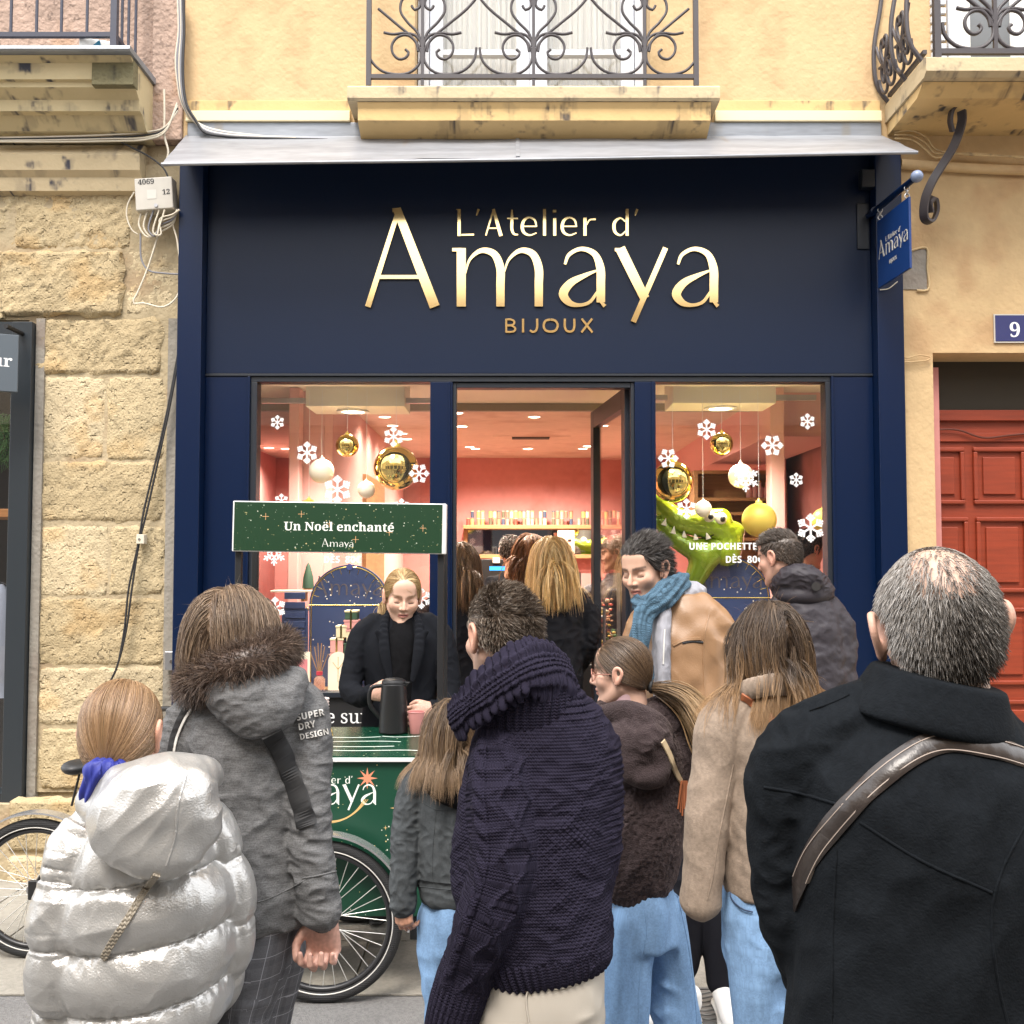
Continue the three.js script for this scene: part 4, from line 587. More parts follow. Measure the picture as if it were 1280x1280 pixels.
// ---------------------------------------------------------------- words on the left sign and the house number
{ const [t, x, y] = globalThis.plate9; part('numeral', G().add(text('9', F.serifB, 0.08, x, y, 0.0425, 0.001)).build(), M.sticker, t);
  const s = globalThis.leftSign, cs = Math.cos(0.45), sn = Math.sin(0.45); part('lettering', G().add(text('oeur', F.serifB, 0.06, -0.225, -0.02, 0.0102, 0.001)).turn(0, 0, 0, [0, 1, 0], 0.45).build().translate(X(23, 0.2, 450), Y(455, 0.2), 0.2), M.sticker, s); }
{ // hanging sign at the right of the shop
  const xs = X(1113, 0.3, 300), t = thing('hanging_sign', 'blue hanging shop sign on a rounded arm at the right of the shopfront', 'sign', [xs, 2.9, 0]);
  const a = at(1083, 270, 0.02), b = at(1147, 212, 0.46), dirv = [b[0] - a[0], b[1] - a[1], b[2] - a[2]], on = (k) => [a[0] + dirv[0] * k, a[1] + dirv[1] * k, a[2] + dirv[2] * k];
  const ay = (a[1] + b[1]) / 2; // a level arm
  const A = [X(1086, 0.02, 268), ay, 0], Bp = [X(1146, 0.62, 212), ay, 0.62]; const a1 = at(1086, 270, 0.01), zE = 5.5 - (a1[1] - 1.66) / (700 - 213) * 1280 * 1.0, b1 = [at(1146, 213, zE)[0], a1[1], zE];
  part('arm', G().cyl(a1, b1, 0.016, 0.016, 14).cyl([a1[0], a1[1], a1[2]], [a1[0], a1[1], 0.1], 0.02).build(), M.navy, t); part('ball_end', G().ball(b1, 0.03, 18).build(), mat([0.16, 0.2, 0.3], 0.3), t);
  part('wall_plate', G().box(X(1071, 0, 300), X(1086, 0, 300), Y(312, 0), Y(255, 0), 0.001, 0.012, 0.003).build(), M.frame, t);
  const u = V3(b1[0] - a1[0], 0, b1[2] - a1[2]), s0 = 0.2, s1 = 0.86, P0 = [a1[0] + u.x * s0, a1[2] + u.z * s0], P1 = [a1[0] + u.x * s1, a1[2] + u.z * s1], yT = a1[1] - 0.07, H = 0.36;
  const dx = P1[0] - P0[0], dz = P1[1] - P0[1], L = Math.hypot(dx, dz), ang = Math.atan2(-dz, dx);
  const place = (g) => g.applyMatrix4(new THREE.Matrix4().makeTranslation(P0[0], yT - H, P0[1]).multiply(new THREE.Matrix4().makeRotationY(ang)));
  part('sign_panel', place(G().box(0, L, 0, H, -0.006, 0.006, 0.003).build()), mat([0.005, 0.032, 0.14], 0.4), t);
  const mp = (x, y) => [L / 2 + (x - 745) * L * 0.00071, H * 0.5 - (y - 1000) * L * 0.00071]; for (const [k, d2] of [...WORD, ...SMALL]) part('letter', place(letterGeo(k, d2, mp, 0.0062, 0.001)), mat([0.5, 0.48, 0.42], 0.4), t);
  part('lettering', place(G().add(text('BIJOUX', F.reg, 0.02, L / 2, 0.09, 0.0062, 0.001, 0.5)).build()), mat([0.5, 0.48, 0.42], 0.4), t);
  for (const k of [0.08, 0.92]) { const q = [P0[0] + dx * k, P0[1] + dz * k]; for (let i = 0; i < 3; i++) part('chain_link', G().add(new THREE.TorusGeometry(0.012, 0.003, 6, 14).rotateY(i % 2 ? 1.5 : 0).translate(q[0], yT + 0.012 + i * 0.02, q[1])).build(), M.steel, t); }
  const f = thing('sign_floodlight', 'small black box fitting high at the right end of the navy sign', 'light fitting', [X(1085, 0, 230), Y(240, 0), 0.04]);
  part('fitting_body', G().box(X(1071, 0, 230), X(1092, 0, 230), Y(240, 0), Y(218, 0), 0.02, 0.08, 0.006).build(), M.frame, f); part('fitting_bracket', G().box(X(1092, 0, 230), X(1096, 0, 230), Y(244, 0), Y(211, 0), 0.001, 0.05, 0.002).build(), M.frame, f);
}
// ---------------------------------------------------------------- junction box and cables
{ const z = 0.12, x0 = X(169, z, 240), x1 = X(216, z, 240), y0 = Y(262, z), y1 = Y(222, z), t = thing('junction_box', 'white stencilled telephone junction box on the stone wall', 'junction box', [(x0 + x1) / 2, y0, 0.06]), cx = (x0 + x1) / 2, cy = (y0 + y1) / 2, tl = (g) => g.turn(cx, cy, z, [0, 0, 1], 0.07).build();
  part('box_body', tl(G().box(x0, x1, y0, y1, 0.04, 0.125, 0.006)), mat([0.62, 0.6, 0.54], 0.55, { map: T.plaster }), t); part('label_plate', tl(G().box(cx - 0.035, cx + 0.015, cy - 0.03, cy + 0.02, 0.125, 0.1265)), mat([0.55, 0.53, 0.48], 0.5), t);
  part('stencil', tl(G().add(text('4069', F.serifB, 0.028, x0 + 0.02, y1 - 0.035, 0.1255, 0.001)).add(text('12', F.serifB, 0.028, x1 - 0.055, cy - 0.01, 0.1255, 0.001))), M.black, t); part('lock', tl(G().cyl([cx + 0.01, y0 + 0.02, 0.125], [cx + 0.01, y0 + 0.02, 0.131], 0.01)), M.steel, t);
}
let cseed = 3;
function cable(pts, z, r, m, label, grp, n = 60) { const rr = rnd(cseed++); const t = thing('cable', label, 'cable', at(pts[0][0], pts[0][1], z), grp); part('cable_run', G().tube(pts.map(([a, b], i) => { const zz = typeof z === 'function' ? z(i / (pts.length - 1)) : z; return at(a + (rr() - 0.5), b + (rr() - 0.5), zz + 0.004 * rr()); }), r, n, 6).build(), m, t); return t; }
const gC = 'cables running over the stone wall';
for (let k = 0; k < 5; k++) cable([[222 + k * 1.9, -5], [224 + k * 1.5, 40], [220 + k * 2.2, 75], [223 + k * 1.6, 110], [226 + k * 2, 125 + k * 2], [236 + k * 2, 145 + k], [255, 158 + k * 1.6], [280, 165 + k * 1.4], [330 + 20 * k, 171 + k]], 0.075 + k * 0.006, 0.0075, k % 2 ? M.cableG : k === 4 ? M.cableB : M.cableW, `${k % 2 ? 'grey' : k === 4 ? 'black' : 'pale'} cable in the bundle tied along the corner of the ochre wall`, 'cables bundled along the ochre wall corner');
for (let k = 0; k < 4; k++) cable([[-5, 172 + k * 1.7], [60, 171 + k * 2], [130, 169 + k * 2.5], [185, 165 + k * 3], [205, 160 + k * 2], [222, 138 - k * 3]], 0.12, 0.005, k === 1 ? M.cableB : M.cableW, `${k === 1 ? 'black' : 'pale'} thin cable slung under the left balcony`, 'cables slung under the left balcony');
cable([[140, 172], [165, 185], [190, 198], [205, 212], [212, 226]], 0.1, 0.005, M.cableB, 'dark cable running down to the white junction box');
cable([[205, 112], [206, 140], [206, 170], [210, 190], [207, 205]], 0.1, 0.006, M.cableW, 'pale cable down the side of the left balcony');
for (let k = 0; k < 5; k++) cable([[178 + k * 7, 262], [174 + k * 6, 282 + k * 3], [185 + k * 4, 297 - k], [200, 290 - k * 4], [216, 280 - k * 3], [221 + k, 262]], 0.09 + k * 0.007, 0.005, k === 2 ? M.cableG : M.cableW, `${k === 2 ? 'grey' : 'pale'} cable looping under the white junction box`, 'cables looping under the junction box');
cable([[176, 292], [177, 325], [186, 338], [205, 342], [226, 343]], 0.07, 0.005, M.cableG, 'grey cable hooking right below the junction box');
cable([[200, 285], [185, 335], [172, 365], [166, 379], [180, 379], [205, 383], [222, 370], [225, 340], [221, 300], [216, 281]], 0.075, 0.005, M.cableW, 'pale cable making a wide loop beside the navy trim');
cable([[168, 240], [160, 255], [158, 270], [165, 288], [172, 293]], 0.08, 0.004, M.cableW, 'thin pale cable left of the junction box');
for (let k = 0; k < 2; k++) cable([[227 - k, 425], [214 - k * 2, 500], [199 - k * 3, 570], [184 - k * 4, 640], [174 - k, 680], [165 - k * 4, 735], [157 - k * 2, 790], [146, 835], [136, 858], [132, 872 + 40 * k]], 0.055, 0.0055, M.cableB, k ? 'left one of two black cables slanting down the stone pier' : 'right one of two black cables slanting down the stone pier', gC, 90);
cable([[1122, 435], [1132, 447], [1150, 444], [1163, 447], [1160, 450], [1140, 452], [1123, 453]], 0.05, 0.004, M.yellow, 'paint covered cable beside the top of the red door');
cable([[1100, 362], [1110, 361], [1122, 352]], 0.1, 0.003, M.cableW, 'short white cord under the hanging blue sign');
for (let k = 0; k < 3; k++) cable([[1118, 165 + k * 4], [1140, 163 + k * 6], [1158, 172 + k * 8], [1168, 186 + k * 5], [1200, 192], [1290, 196 + k]], 0.09, 0.005, M.yellowTrim, 'ochre painted cable under the right balcony', 'cables under the right balcony');
{ const z = 0.06, t = thing('socket_box', 'small grey metal switch box low beside the navy trim', 'switch box', at(215, 838, 0.03)); part('box_body', G().box(X(206, z, 825), X(224, z, 825), Y(838, z), Y(814, z), 0.01, 0.07, 0.005).build(), M.steel, t); part('button', G().cyl(at(214.5, 827, 0.07), at(214.5, 827, 0.078), 0.011).build(), M.chrome, t); }
{ const z = 0.07, t = thing('cable_clip', 'pale clip holding the two black cables on the stone pier', 'clip', at(175, 675, 0.05)); part('clip_body', G().box(X(170, z, 675), X(180, z, 675), Y(680, z), Y(668, z), 0.02, 0.07, 0.004).build(), M.cableW, t); part('screw', G().cyl(at(174, 674, 0.07), at(174, 674, 0.074), 0.006).build(), M.steel, t); }
// ---------------------------------------------------------------- the house across the street, which the glass and the gold letters mirror
{ const z = 8.4, t = thing('facing_house', 'pale stone house across the street', 'building', [0, 0, z]); part('wall', G().box(-5, 5, 0, 5.1, z, z + 0.5).box(-5, 5, 5.1, 5.3, z - 0.3, z + 0.5).box(-26, -5, 0, 9.2, z, z + 0.6).box(5, 26, 0, 9.2, z, z + 0.6).box(-26, 26, 3.5, 3.7, z - 0.1, z).build(), mat([0.66, 0.57, 0.44], 0.9, { map: T.plaster }), t);
  for (let f = 0; f < 2; f++) for (let i = -4; i <= 4; i++) { if (Math.abs(i) < 3) continue; const w = part('window', G().box(i * 2.3 - 0.5, i * 2.3 + 0.5, 4.1 + f * 2.8, 6.2 + f * 2.8, z - 0.02, z).build(), mat([0.03, 0.035, 0.04], 0.1), t); part('frame', G().box(i * 2.3 - 0.03, i * 2.3 + 0.03, 4.1 + f * 2.8, 6.2 + f * 2.8, z - 0.05, z - 0.02).box(i * 2.3 - 0.6, i * 2.3 - 0.5, 4 + f * 2.8, 6.3 + f * 2.8, z - 0.06, z).box(i * 2.3 + 0.5, i * 2.3 + 0.6, 4 + f * 2.8, 6.3 + f * 2.8, z - 0.06, z).build(), M.white, w); }
  for (let i = -3; i <= 3; i++) { const s = part('shop_window', G().box(i * 3.1 - 1.1, i * 3.1 + 1.1, 0.5, 2.9, z - 0.03, z).build(), mat([0.05, 0.055, 0.06], 0.08), t); part('frame', G().box(i * 3.1 - 1.25, i * 3.1 + 1.25, 2.9, 3.4, z - 0.08, z).box(i * 3.1 - 1.25, i * 3.1 - 1.1, 0, 2.9, z - 0.08, z).box(i * 3.1 + 1.1, i * 3.1 + 1.25, 0, 2.9, z - 0.08, z).build(), mat([0.05, 0.06, 0.06], 0.5), s); }
}
// ---------------------------------------------------------------- bodies and clothes as distance fields
let hitU = 0, hitV = 0;
const sub3 = (a, b) => [a[0] - b[0], a[1] - b[1], a[2] - b[2]], add3 = (a, b, k = 1) => [a[0] + b[0] * k, a[1] + b[1] * k, a[2] + b[2] * k], dot3 = (a, b) => a[0] * b[0] + a[1] * b[1] + a[2] * b[2], len3 = (a) => Math.hypot(a[0], a[1], a[2]), nrm3 = (a) => { const l = len3(a) || 1; return [a[0] / l, a[1] / l, a[2] / l]; }, cross3 = (a, b) => [a[1] * b[2] - a[2] * b[1], a[2] * b[0] - a[0] * b[2], a[0] * b[1] - a[1] * b[0]];
function smoothPts(pts, rad, n) { // Catmull-Rom through joints and radii
  if (n < 2 || pts.length < 3) return [pts, rad];
  const P = [], R = [];
  for (let i = 0; i < pts.length - 1; i++) { const g = (a, k) => a[clamp(k, 0, a.length - 1)]; for (let j = 0; j < n; j++) { const t = j / n, w = [-0.5 * t + t * t - 0.5 * t ** 3, 1 - 2.5 * t * t + 1.5 * t ** 3, 0.5 * t + 2 * t * t - 1.5 * t ** 3, -0.5 * t * t + 0.5 * t ** 3], c = [0, 0, 0]; let r = 0; for (let q = 0; q < 4; q++) { const p = g(pts, i + q - 1); c[0] += w[q] * p[0]; c[1] += w[q] * p[1]; c[2] += w[q] * p[2]; r += w[q] * g(rad, i + q - 1); } P.push(c); R.push(r); } }
  P.push(pts[pts.length - 1]); R.push(rad[rad.length - 1]); return [P, R];
}
function limb(pts, rad, o = {}) { // a tapered chain of joints; o.sq = [axis, factor] flattens it
  [pts, rad] = smoothPts(pts, typeof rad === 'number' ? pts.map(() => rad) : rad, o.n ?? 4);
  const S = []; let cum = 0, ref = o.ref ?? [0, 0, 1];
  for (let i = 0; i < pts.length - 1; i++) { const a = pts[i], ba = sub3(pts[i + 1], a), L = len3(ba), t = nrm3(ba); let e1 = add3(ref, t, -dot3(ref, t)); e1 = nrm3(e1); S.push({ a, ba, L2: L * L || 1e-9, L, ra: rad[i], rb: rad[i + 1], e1, e2: cross3(t, e1), cum }); cum += L; ref = e1; }
  const m = Math.max(...rad) * (o.sq ? Math.max(1, o.sq[1]) : 1) + (o.pad ?? 0.02), lo = [0, 1, 2].map((c) => Math.min(...pts.map((p) => p[c])) - m), hi = [0, 1, 2].map((c) => Math.max(...pts.map((p) => p[c])) + m), sx = o.sq?.[0], sf = o.sq?.[1], C = o.C;
  const d = (x, y, z) => {
    let best = 1e9, bi = 0, bh = 0, bx = 0, by = 0, bz = 0;
    for (let i = 0; i < S.length; i++) {
      const s = S[i], px = x - s.a[0], py = y - s.a[1], pz = z - s.a[2], h = clamp((px * s.ba[0] + py * s.ba[1] + pz * s.ba[2]) / s.L2), qx = px - h * s.ba[0], qy = py - h * s.ba[1], qz = pz - h * s.ba[2];
      let l = qx * qx + qy * qy + qz * qz; const r = s.ra + h * (s.rb - s.ra);
      let q; if (sx) { const c = qx * sx[0] + qy * sx[1] + qz * sx[2], e = Math.sqrt(Math.max(1e-12, l - c * c + (c / sf) * (c / sf))); q = (e - r) * (sf < 1 ? sf + (1 - sf) * 0.4 : 1); } else q = Math.sqrt(l) - r;
      if (q < best) { best = q; bi = i; bh = h; bx = qx; by = qy; bz = qz; }
    }
    if (best < 0.05 || o.always) {
      const s = S[bi], an = Math.atan2(bx * s.e2[0] + by * s.e2[1] + bz * s.e2[2], bx * s.e1[0] + by * s.e1[1] + bz * s.e1[2]);
      hitU = an / 6.2831853; hitV = s.cum + bh * s.L;
      if (o.disp) best -= o.disp(hitU, hitV, x, y, z);
    }
    return best;
  };
  return { d, lo, hi, C: C ?? 2 * Math.PI * rad[0], k: o.k, cut: o.cut, len: cum };
}
function loft(sec, o = {}) { // upright body of rounded sections {y, x, z, a, b}, given from low to high
  const N = 90, y0 = sec[0].y, y1 = sec[sec.length - 1].y, tb = new Float32Array((N + 1) * 4), ks = ['x', 'z', 'a', 'b'];
  for (let i = 0; i <= N; i++) {
    const y = lerp(y0, y1, i / N); let j = 0; while (j < sec.length - 2 && sec[j + 1].y < y) j++;
    const A = sec[Math.max(0, j - 1)], B = sec[j], Cc = sec[j + 1], D = sec[Math.min(sec.length - 1, j + 2)], h = Cc.y - B.y, t = clamp((y - B.y) / h);
    ks.forEach((k, q) => { const m0 = (Cc[k] - A[k]) / Math.max(1e-6, Cc.y - A.y) * h, m1 = (D[k] - B[k]) / Math.max(1e-6, D.y - B.y) * h; tb[i * 4 + q] = (2 * t ** 3 - 3 * t * t + 1) * B[k] + (t ** 3 - 2 * t * t + t) * m0 + (-2 * t ** 3 + 3 * t * t) * Cc[k] + (t ** 3 - t * t) * m1; });
  }
  let am = 0, bm = 0, xl = 1e9, xh = -1e9, zl = 1e9, zh = -1e9, aa = 0;
  for (let i = 0; i <= N; i++) { const [x, z, a, b] = tb.subarray(i * 4, i * 4 + 4); am = Math.max(a, b); xl = Math.min(xl, x - am); xh = Math.max(xh, x + am); zl = Math.min(zl, z - am); zh = Math.max(zh, z + am); aa += (a + b) / 2 / (N + 1); }
  const cy = Math.cos(o.yaw ?? 0), sy = Math.sin(o.yaw ?? 0), n = o.pow ?? 2.2, pad = o.pad ?? 0.025, cap = o.cap ?? 0.025;
  const d = (x, y, z) => {
    const f = clamp((y - y0) / (y1 - y0)) * N, i = Math.min(N - 1, Math.floor(f)), t = f - i, g = (q) => tb[i * 4 + q] * (1 - t) + tb[i * 4 + 4 + q] * t, dx = x - g(0), dz = z - g(1), a = g(2), b = g(3);
    const u = dx * cy - dz * sy, w = dx * sy + dz * cy, ua = Math.abs(u / a) + 1e-5, wb = Math.abs(w / b) + 1e-5, un = Math.pow(ua, n), wn = Math.pow(wb, n), q = Math.pow(un + wn, 1 / n), gx = Math.pow(q, 1 - n) * un / ua / a, gz = Math.pow(q, 1 - n) * wn / wb / b;
    let e = Math.max((q - 1) / Math.hypot(gx, gz), -Math.min(a, b)); const v = Math.max(y0 - y, y - y1);
    const h = clamp(0.5 - (e - v) / (2 * cap)); e = e * (1 - h) + v * h + cap * h * (1 - h);
    if (e < 0.06) { hitU = Math.atan2(w, u) / 6.2831853; hitV = y; if (o.disp) e -= o.disp(hitU, hitV, x, y, z); }
    return e;
  };
  return { d, lo: [xl - pad, y0 - pad, zl - pad], hi: [xh + pad, y1 + pad, zh + pad], C: o.C ?? 6.283 * aa, k: o.k, cut: o.cut };
}
function blob(c, r, o = {}) {
  const q = new THREE.Quaternion().setFromEuler(new THREE.Euler(...(o.rot ?? [0, 0, 0]))).invert(), v = V3(), m = Math.max(...r) + (o.pad ?? 0.015), mr = Math.min(...r);
  const d = (x, y, z) => { v.set(x - c[0], y - c[1], z - c[2]); if (o.rot) v.applyQuaternion(q); const a = v.x / r[0], b = v.y / r[1], e = v.z / r[2], k0 = Math.hypot(a, b, e), k1 = Math.hypot(a / r[0], b / r[1], e / r[2]); let s = k0 < 1e-4 ? -mr : k0 * (k0 - 1) / k1; if (s < 0.06) { hitU = Math.atan2(v.x, v.z) / 6.2831853; hitV = v.y; if (o.disp) s -= o.disp(hitU, hitV, x, y, z); } return s; };
  return { d, lo: c.map((a) => a - m), hi: c.map((a) => a + m), C: 6.283 * (r[0] + r[2]) / 2, k: o.k, cut: o.cut };
}
function xf(p, c, rot) { // a prim turned about a point
  const q = new THREE.Quaternion().setFromEuler(new THREE.Euler(...rot)).invert(), v = V3(), d = p.d, m = Math.max(...[0, 1, 2].map((i) => Math.max(p.hi[i] - c[i], c[i] - p.lo[i]))) * 1.05;
  return { ...p, d: (x, y, z) => { v.set(x - c[0], y - c[1], z - c[2]).applyQuaternion(q); return d(v.x + c[0], v.y + c[1], v.z + c[2]); }, lo: c.map((a) => a - m), hi: c.map((a) => a + m) };
}
function field(prims, k0 = 0.03) { // smooth union, cuts last
  const add = prims.filter((p) => !p.cut), cut = prims.filter((p) => p.cut);
  const f = (x, y, z) => {
    let s = 1e3; f.who = 0; let bu = 0, bv = 0, bd = 1e9;
    for (let i = 0; i < add.length; i++) {
      const p = add[i], k = p.k ?? k0, ox = Math.max(p.lo[0] - x, x - p.hi[0], 0), oy = Math.max(p.lo[1] - y, y - p.hi[1], 0), oz = Math.max(p.lo[2] - z, z - p.hi[2], 0), far = Math.sqrt(ox * ox + oy * oy + oz * oz);
      if (far > s + k) continue;
      const d = far > 0.12 ? far + 0.02 : p.d(x, y, z); if (d < bd) { bd = d; f.who = i; bu = hitU; bv = hitV; }
      const h = Math.max(k - Math.abs(s - d), 0) / k; s = Math.min(s, d) - h * h * k * 0.25;
    }
    for (const p of cut) { const k = p.k ?? 0.01, d = -p.d(x, y, z), h = Math.max(k - Math.abs(s - d), 0) / k; s = Math.max(s, d) + h * h * k * 0.25; }
    f.u = bu; f.v = bv; return s;
  };
  f.prims = add; f.lo = [0, 1, 2].map((c) => Math.min(...add.map((p) => p.lo[c]))); f.hi = [0, 1, 2].map((c) => Math.max(...add.map((p) => p.hi[c])));
  return f;
}
function mesh(f, cell, o = {}) { // surface nets; o.uv: cylinder uv of the nearest part in metres; o.color(x, y, z, f) -> linear rgb; o.keep(x,y,z) false drops
  const lo = (o.lo ?? f.lo).map((a) => a - cell * 2), hi = (o.hi ?? f.hi).map((a) => a + cell * 2), n = [0, 1, 2].map((c) => Math.ceil((hi[c] - lo[c]) / cell / 8) * 8 + 1), [nx, ny, nz] = n, nxy = nx * ny, D = new Float32Array(nxy * nz), B = 8, act = [];
  for (let bz = 0; bz < nz - 1; bz += B) for (let by = 0; by < ny - 1; by += B) for (let bx = 0; bx < nx - 1; bx += B) {
    const c = f(lo[0] + (bx + 4) * cell, lo[1] + (by + 4) * cell, lo[2] + (bz + 4) * cell), near = Math.abs(c) < cell * 7 * 1.5 + 0.012; if (near) act.push(bx, by, bz);
    for (let z = bz; z <= bz + B; z++) for (let y = by; y <= by + B; y++) { let q = z * nxy + y * nx + bx; for (let x = bx; x <= bx + B; x++, q++) if (!near) { if (D[q] === 0) D[q] = c > 0 ? 1 : -1; } else if (D[q] === 0 || Math.abs(D[q]) === 1) D[q] = f(lo[0] + x * cell, lo[1] + y * cell, lo[2] + z * cell) || 1e-7; }
  }
  const id = new Map(), P = [], idx = [], cell8 = [0, 1, nx, nx + 1, nxy, nxy + 1, nxy + nx, nxy + nx + 1], ed = [[0, 1], [2, 3], [4, 5], [6, 7], [0, 2], [1, 3], [4, 6], [5, 7], [0, 4], [1, 5], [2, 6], [3, 7]];
  for (let a = 0; a < act.length; a += 3) for (let z = act[a + 2]; z < act[a + 2] + B; z++) for (let y = act[a + 1]; y < act[a + 1] + B; y++) for (let x = act[a]; x < act[a] + B; x++) {
    const q = z * nxy + y * nx + x; let neg = 0; for (let i = 0; i < 8; i++) if (D[q + cell8[i]] < 0) neg++;
    if (neg === 0 || neg === 8) continue;
    let sx = 0, sy = 0, sz = 0, c = 0;
    for (const [i, j] of ed) { const a1 = D[q + cell8[i]], b1 = D[q + cell8[j]]; if (a1 < 0 === b1 < 0) continue; const t = a1 / (a1 - b1); sx += (i & 1) + t * ((j & 1) - (i & 1)); sy += ((i >> 1) & 1) + t * (((j >> 1) & 1) - ((i >> 1) & 1)); sz += (i >> 2) + t * ((j >> 2) - (i >> 2)); c++; }
    id.set(q, P.length / 3); P.push(lo[0] + (x + sx / c) * cell, lo[1] + (y + sy / c) * cell, lo[2] + (z + sz / c) * cell);
  }
  for (const [q] of id) { const z = Math.floor(q / nxy), y = Math.floor((q - z * nxy) / nx), x = q % nx, a0 = D[q] < 0;
    for (const [st, o1, o2, ok] of [[1, nx, nxy, y && z], [nx, nxy, 1, x && z], [nxy, 1, nx, x && y]]) { if (!ok) continue; const b0 = D[q + st] < 0; if (a0 === b0) continue; const A = id.get(q), Bq = id.get(q - o1), Cq = id.get(q - o1 - o2), Dq = id.get(q - o2); if (Bq === undefined || Cq === undefined || Dq === undefined) continue; if (a0) idx.push(A, Bq, Cq, A, Cq, Dq); else idx.push(A, Cq, Bq, A, Dq, Cq); } }
  const nv = P.length / 3, pos = Float32Array.from(P), nor = new Float32Array(nv * 3), who = new Int16Array(nv), U = new Float32Array(nv), Vv = new Float32Array(nv), col = o.color && new Float32Array(nv * 3), e = cell * 0.5;
  for (let i = 0; i < nv; i++) {
    let x = pos[i * 3], y = pos[i * 3 + 1], z = pos[i * 3 + 2];
    for (let it = 0; it < 2; it++) { const a = f(x + e, y - e, z - e), b = f(x - e, y - e, z + e), c = f(x - e, y + e, z - e), d = f(x + e, y + e, z + e); let gx = a - b - c + d, gy = -a - b + c + d, gz = -a + b - c + d; const l = Math.hypot(gx, gy, gz) || 1; gx /= l; gy /= l; gz /= l; if (!it) { const m = clamp((a + b + c + d) / 4, -e, e); x -= gx * m; y -= gy * m; z -= gz * m; } nor[i * 3] = gx; nor[i * 3 + 1] = gy; nor[i * 3 + 2] = gz; if (o.fast && it === 0) break; }
    f(x, y, z); who[i] = f.who; U[i] = f.u; Vv[i] = f.v; pos[i * 3] = x; pos[i * 3 + 1] = y; pos[i * 3 + 2] = z;
    if (col) { const c = o.color(x, y, z, f, [nor[i * 3], nor[i * 3 + 1], nor[i * 3 + 2]]); col[i * 3] = c[0]; col[i * 3 + 1] = c[1]; col[i * 3 + 2] = c[2]; }
  }
  let g = new THREE.BufferGeometry();
  const BA = (a, k) => new THREE.BufferAttribute(a, k);
  if (!o.uv) { g.setAttribute('position', BA(pos, 3)); g.setAttribute('normal', BA(nor, 3)); if (col) g.setAttribute('color', BA(col, 3)); g.setIndex(idx); return g; }
  const T3 = idx.length, p2 = new Float32Array(T3 * 3), n2 = new Float32Array(T3 * 3), u2 = new Float32Array(T3 * 2), c2 = col && new Float32Array(T3 * 3);
  for (let t = 0; t < T3; t += 3) {
    const w = who[idx[t]], p = f.prims[w], C = p.C; let u0 = 0;
    for (let k = 0; k < 3; k++) {
      const i = idx[t + k]; let u, v; if (who[i] === w) { u = U[i]; v = Vv[i]; } else { p.d(pos[i * 3], pos[i * 3 + 1], pos[i * 3 + 2]); u = hitU; v = hitV; }
      if (k === 0) u0 = u; else { if (u - u0 > 0.5) u -= 1; if (u0 - u > 0.5) u += 1; }
      for (let c = 0; c < 3; c++) { p2[(t + k) * 3 + c] = pos[i * 3 + c]; n2[(t + k) * 3 + c] = nor[i * 3 + c]; if (col) c2[(t + k) * 3 + c] = col[i * 3 + c]; }
      if (o.uv === 'box') { const q = idx[t], ax = Math.abs(nor[q * 3]), ay = Math.abs(nor[q * 3 + 1]), az = Math.abs(nor[q * 3 + 2]), X1 = pos[i * 3], Y1 = pos[i * 3 + 1], Z1 = pos[i * 3 + 2]; if (az >= ax && az >= ay) { u2[(t + k) * 2] = X1; u2[(t + k) * 2 + 1] = Y1; } else if (ax >= ay) { u2[(t + k) * 2] = Z1; u2[(t + k) * 2 + 1] = Y1; } else { u2[(t + k) * 2] = X1; u2[(t + k) * 2 + 1] = Z1; } } else { u2[(t + k) * 2] = u * C; u2[(t + k) * 2 + 1] = v; }
    }
  }
  g.setAttribute('position', BA(p2, 3)); g.setAttribute('normal', BA(n2, 3)); g.setAttribute('uv', BA(u2, 2)); if (col) g.setAttribute('color', BA(c2, 3));
  return g;
}
const ridge = (x, y, z) => 1 - Math.abs(n3(x, y, z)) * 2;
const wrinkle = (x, y, z, s, sy, amp, seed = 0) => { const w = 0.35 * n3(x * s * 0.5 + seed, y * s * 0.5, z * s * 0.5); return amp * (0.6 * ridge(x * s + w + seed, y * sy + w, z * s) + 0.4 * ridge(x * s * 2.1 + seed, y * sy * 2.1 + w, z * s * 2.1)); };

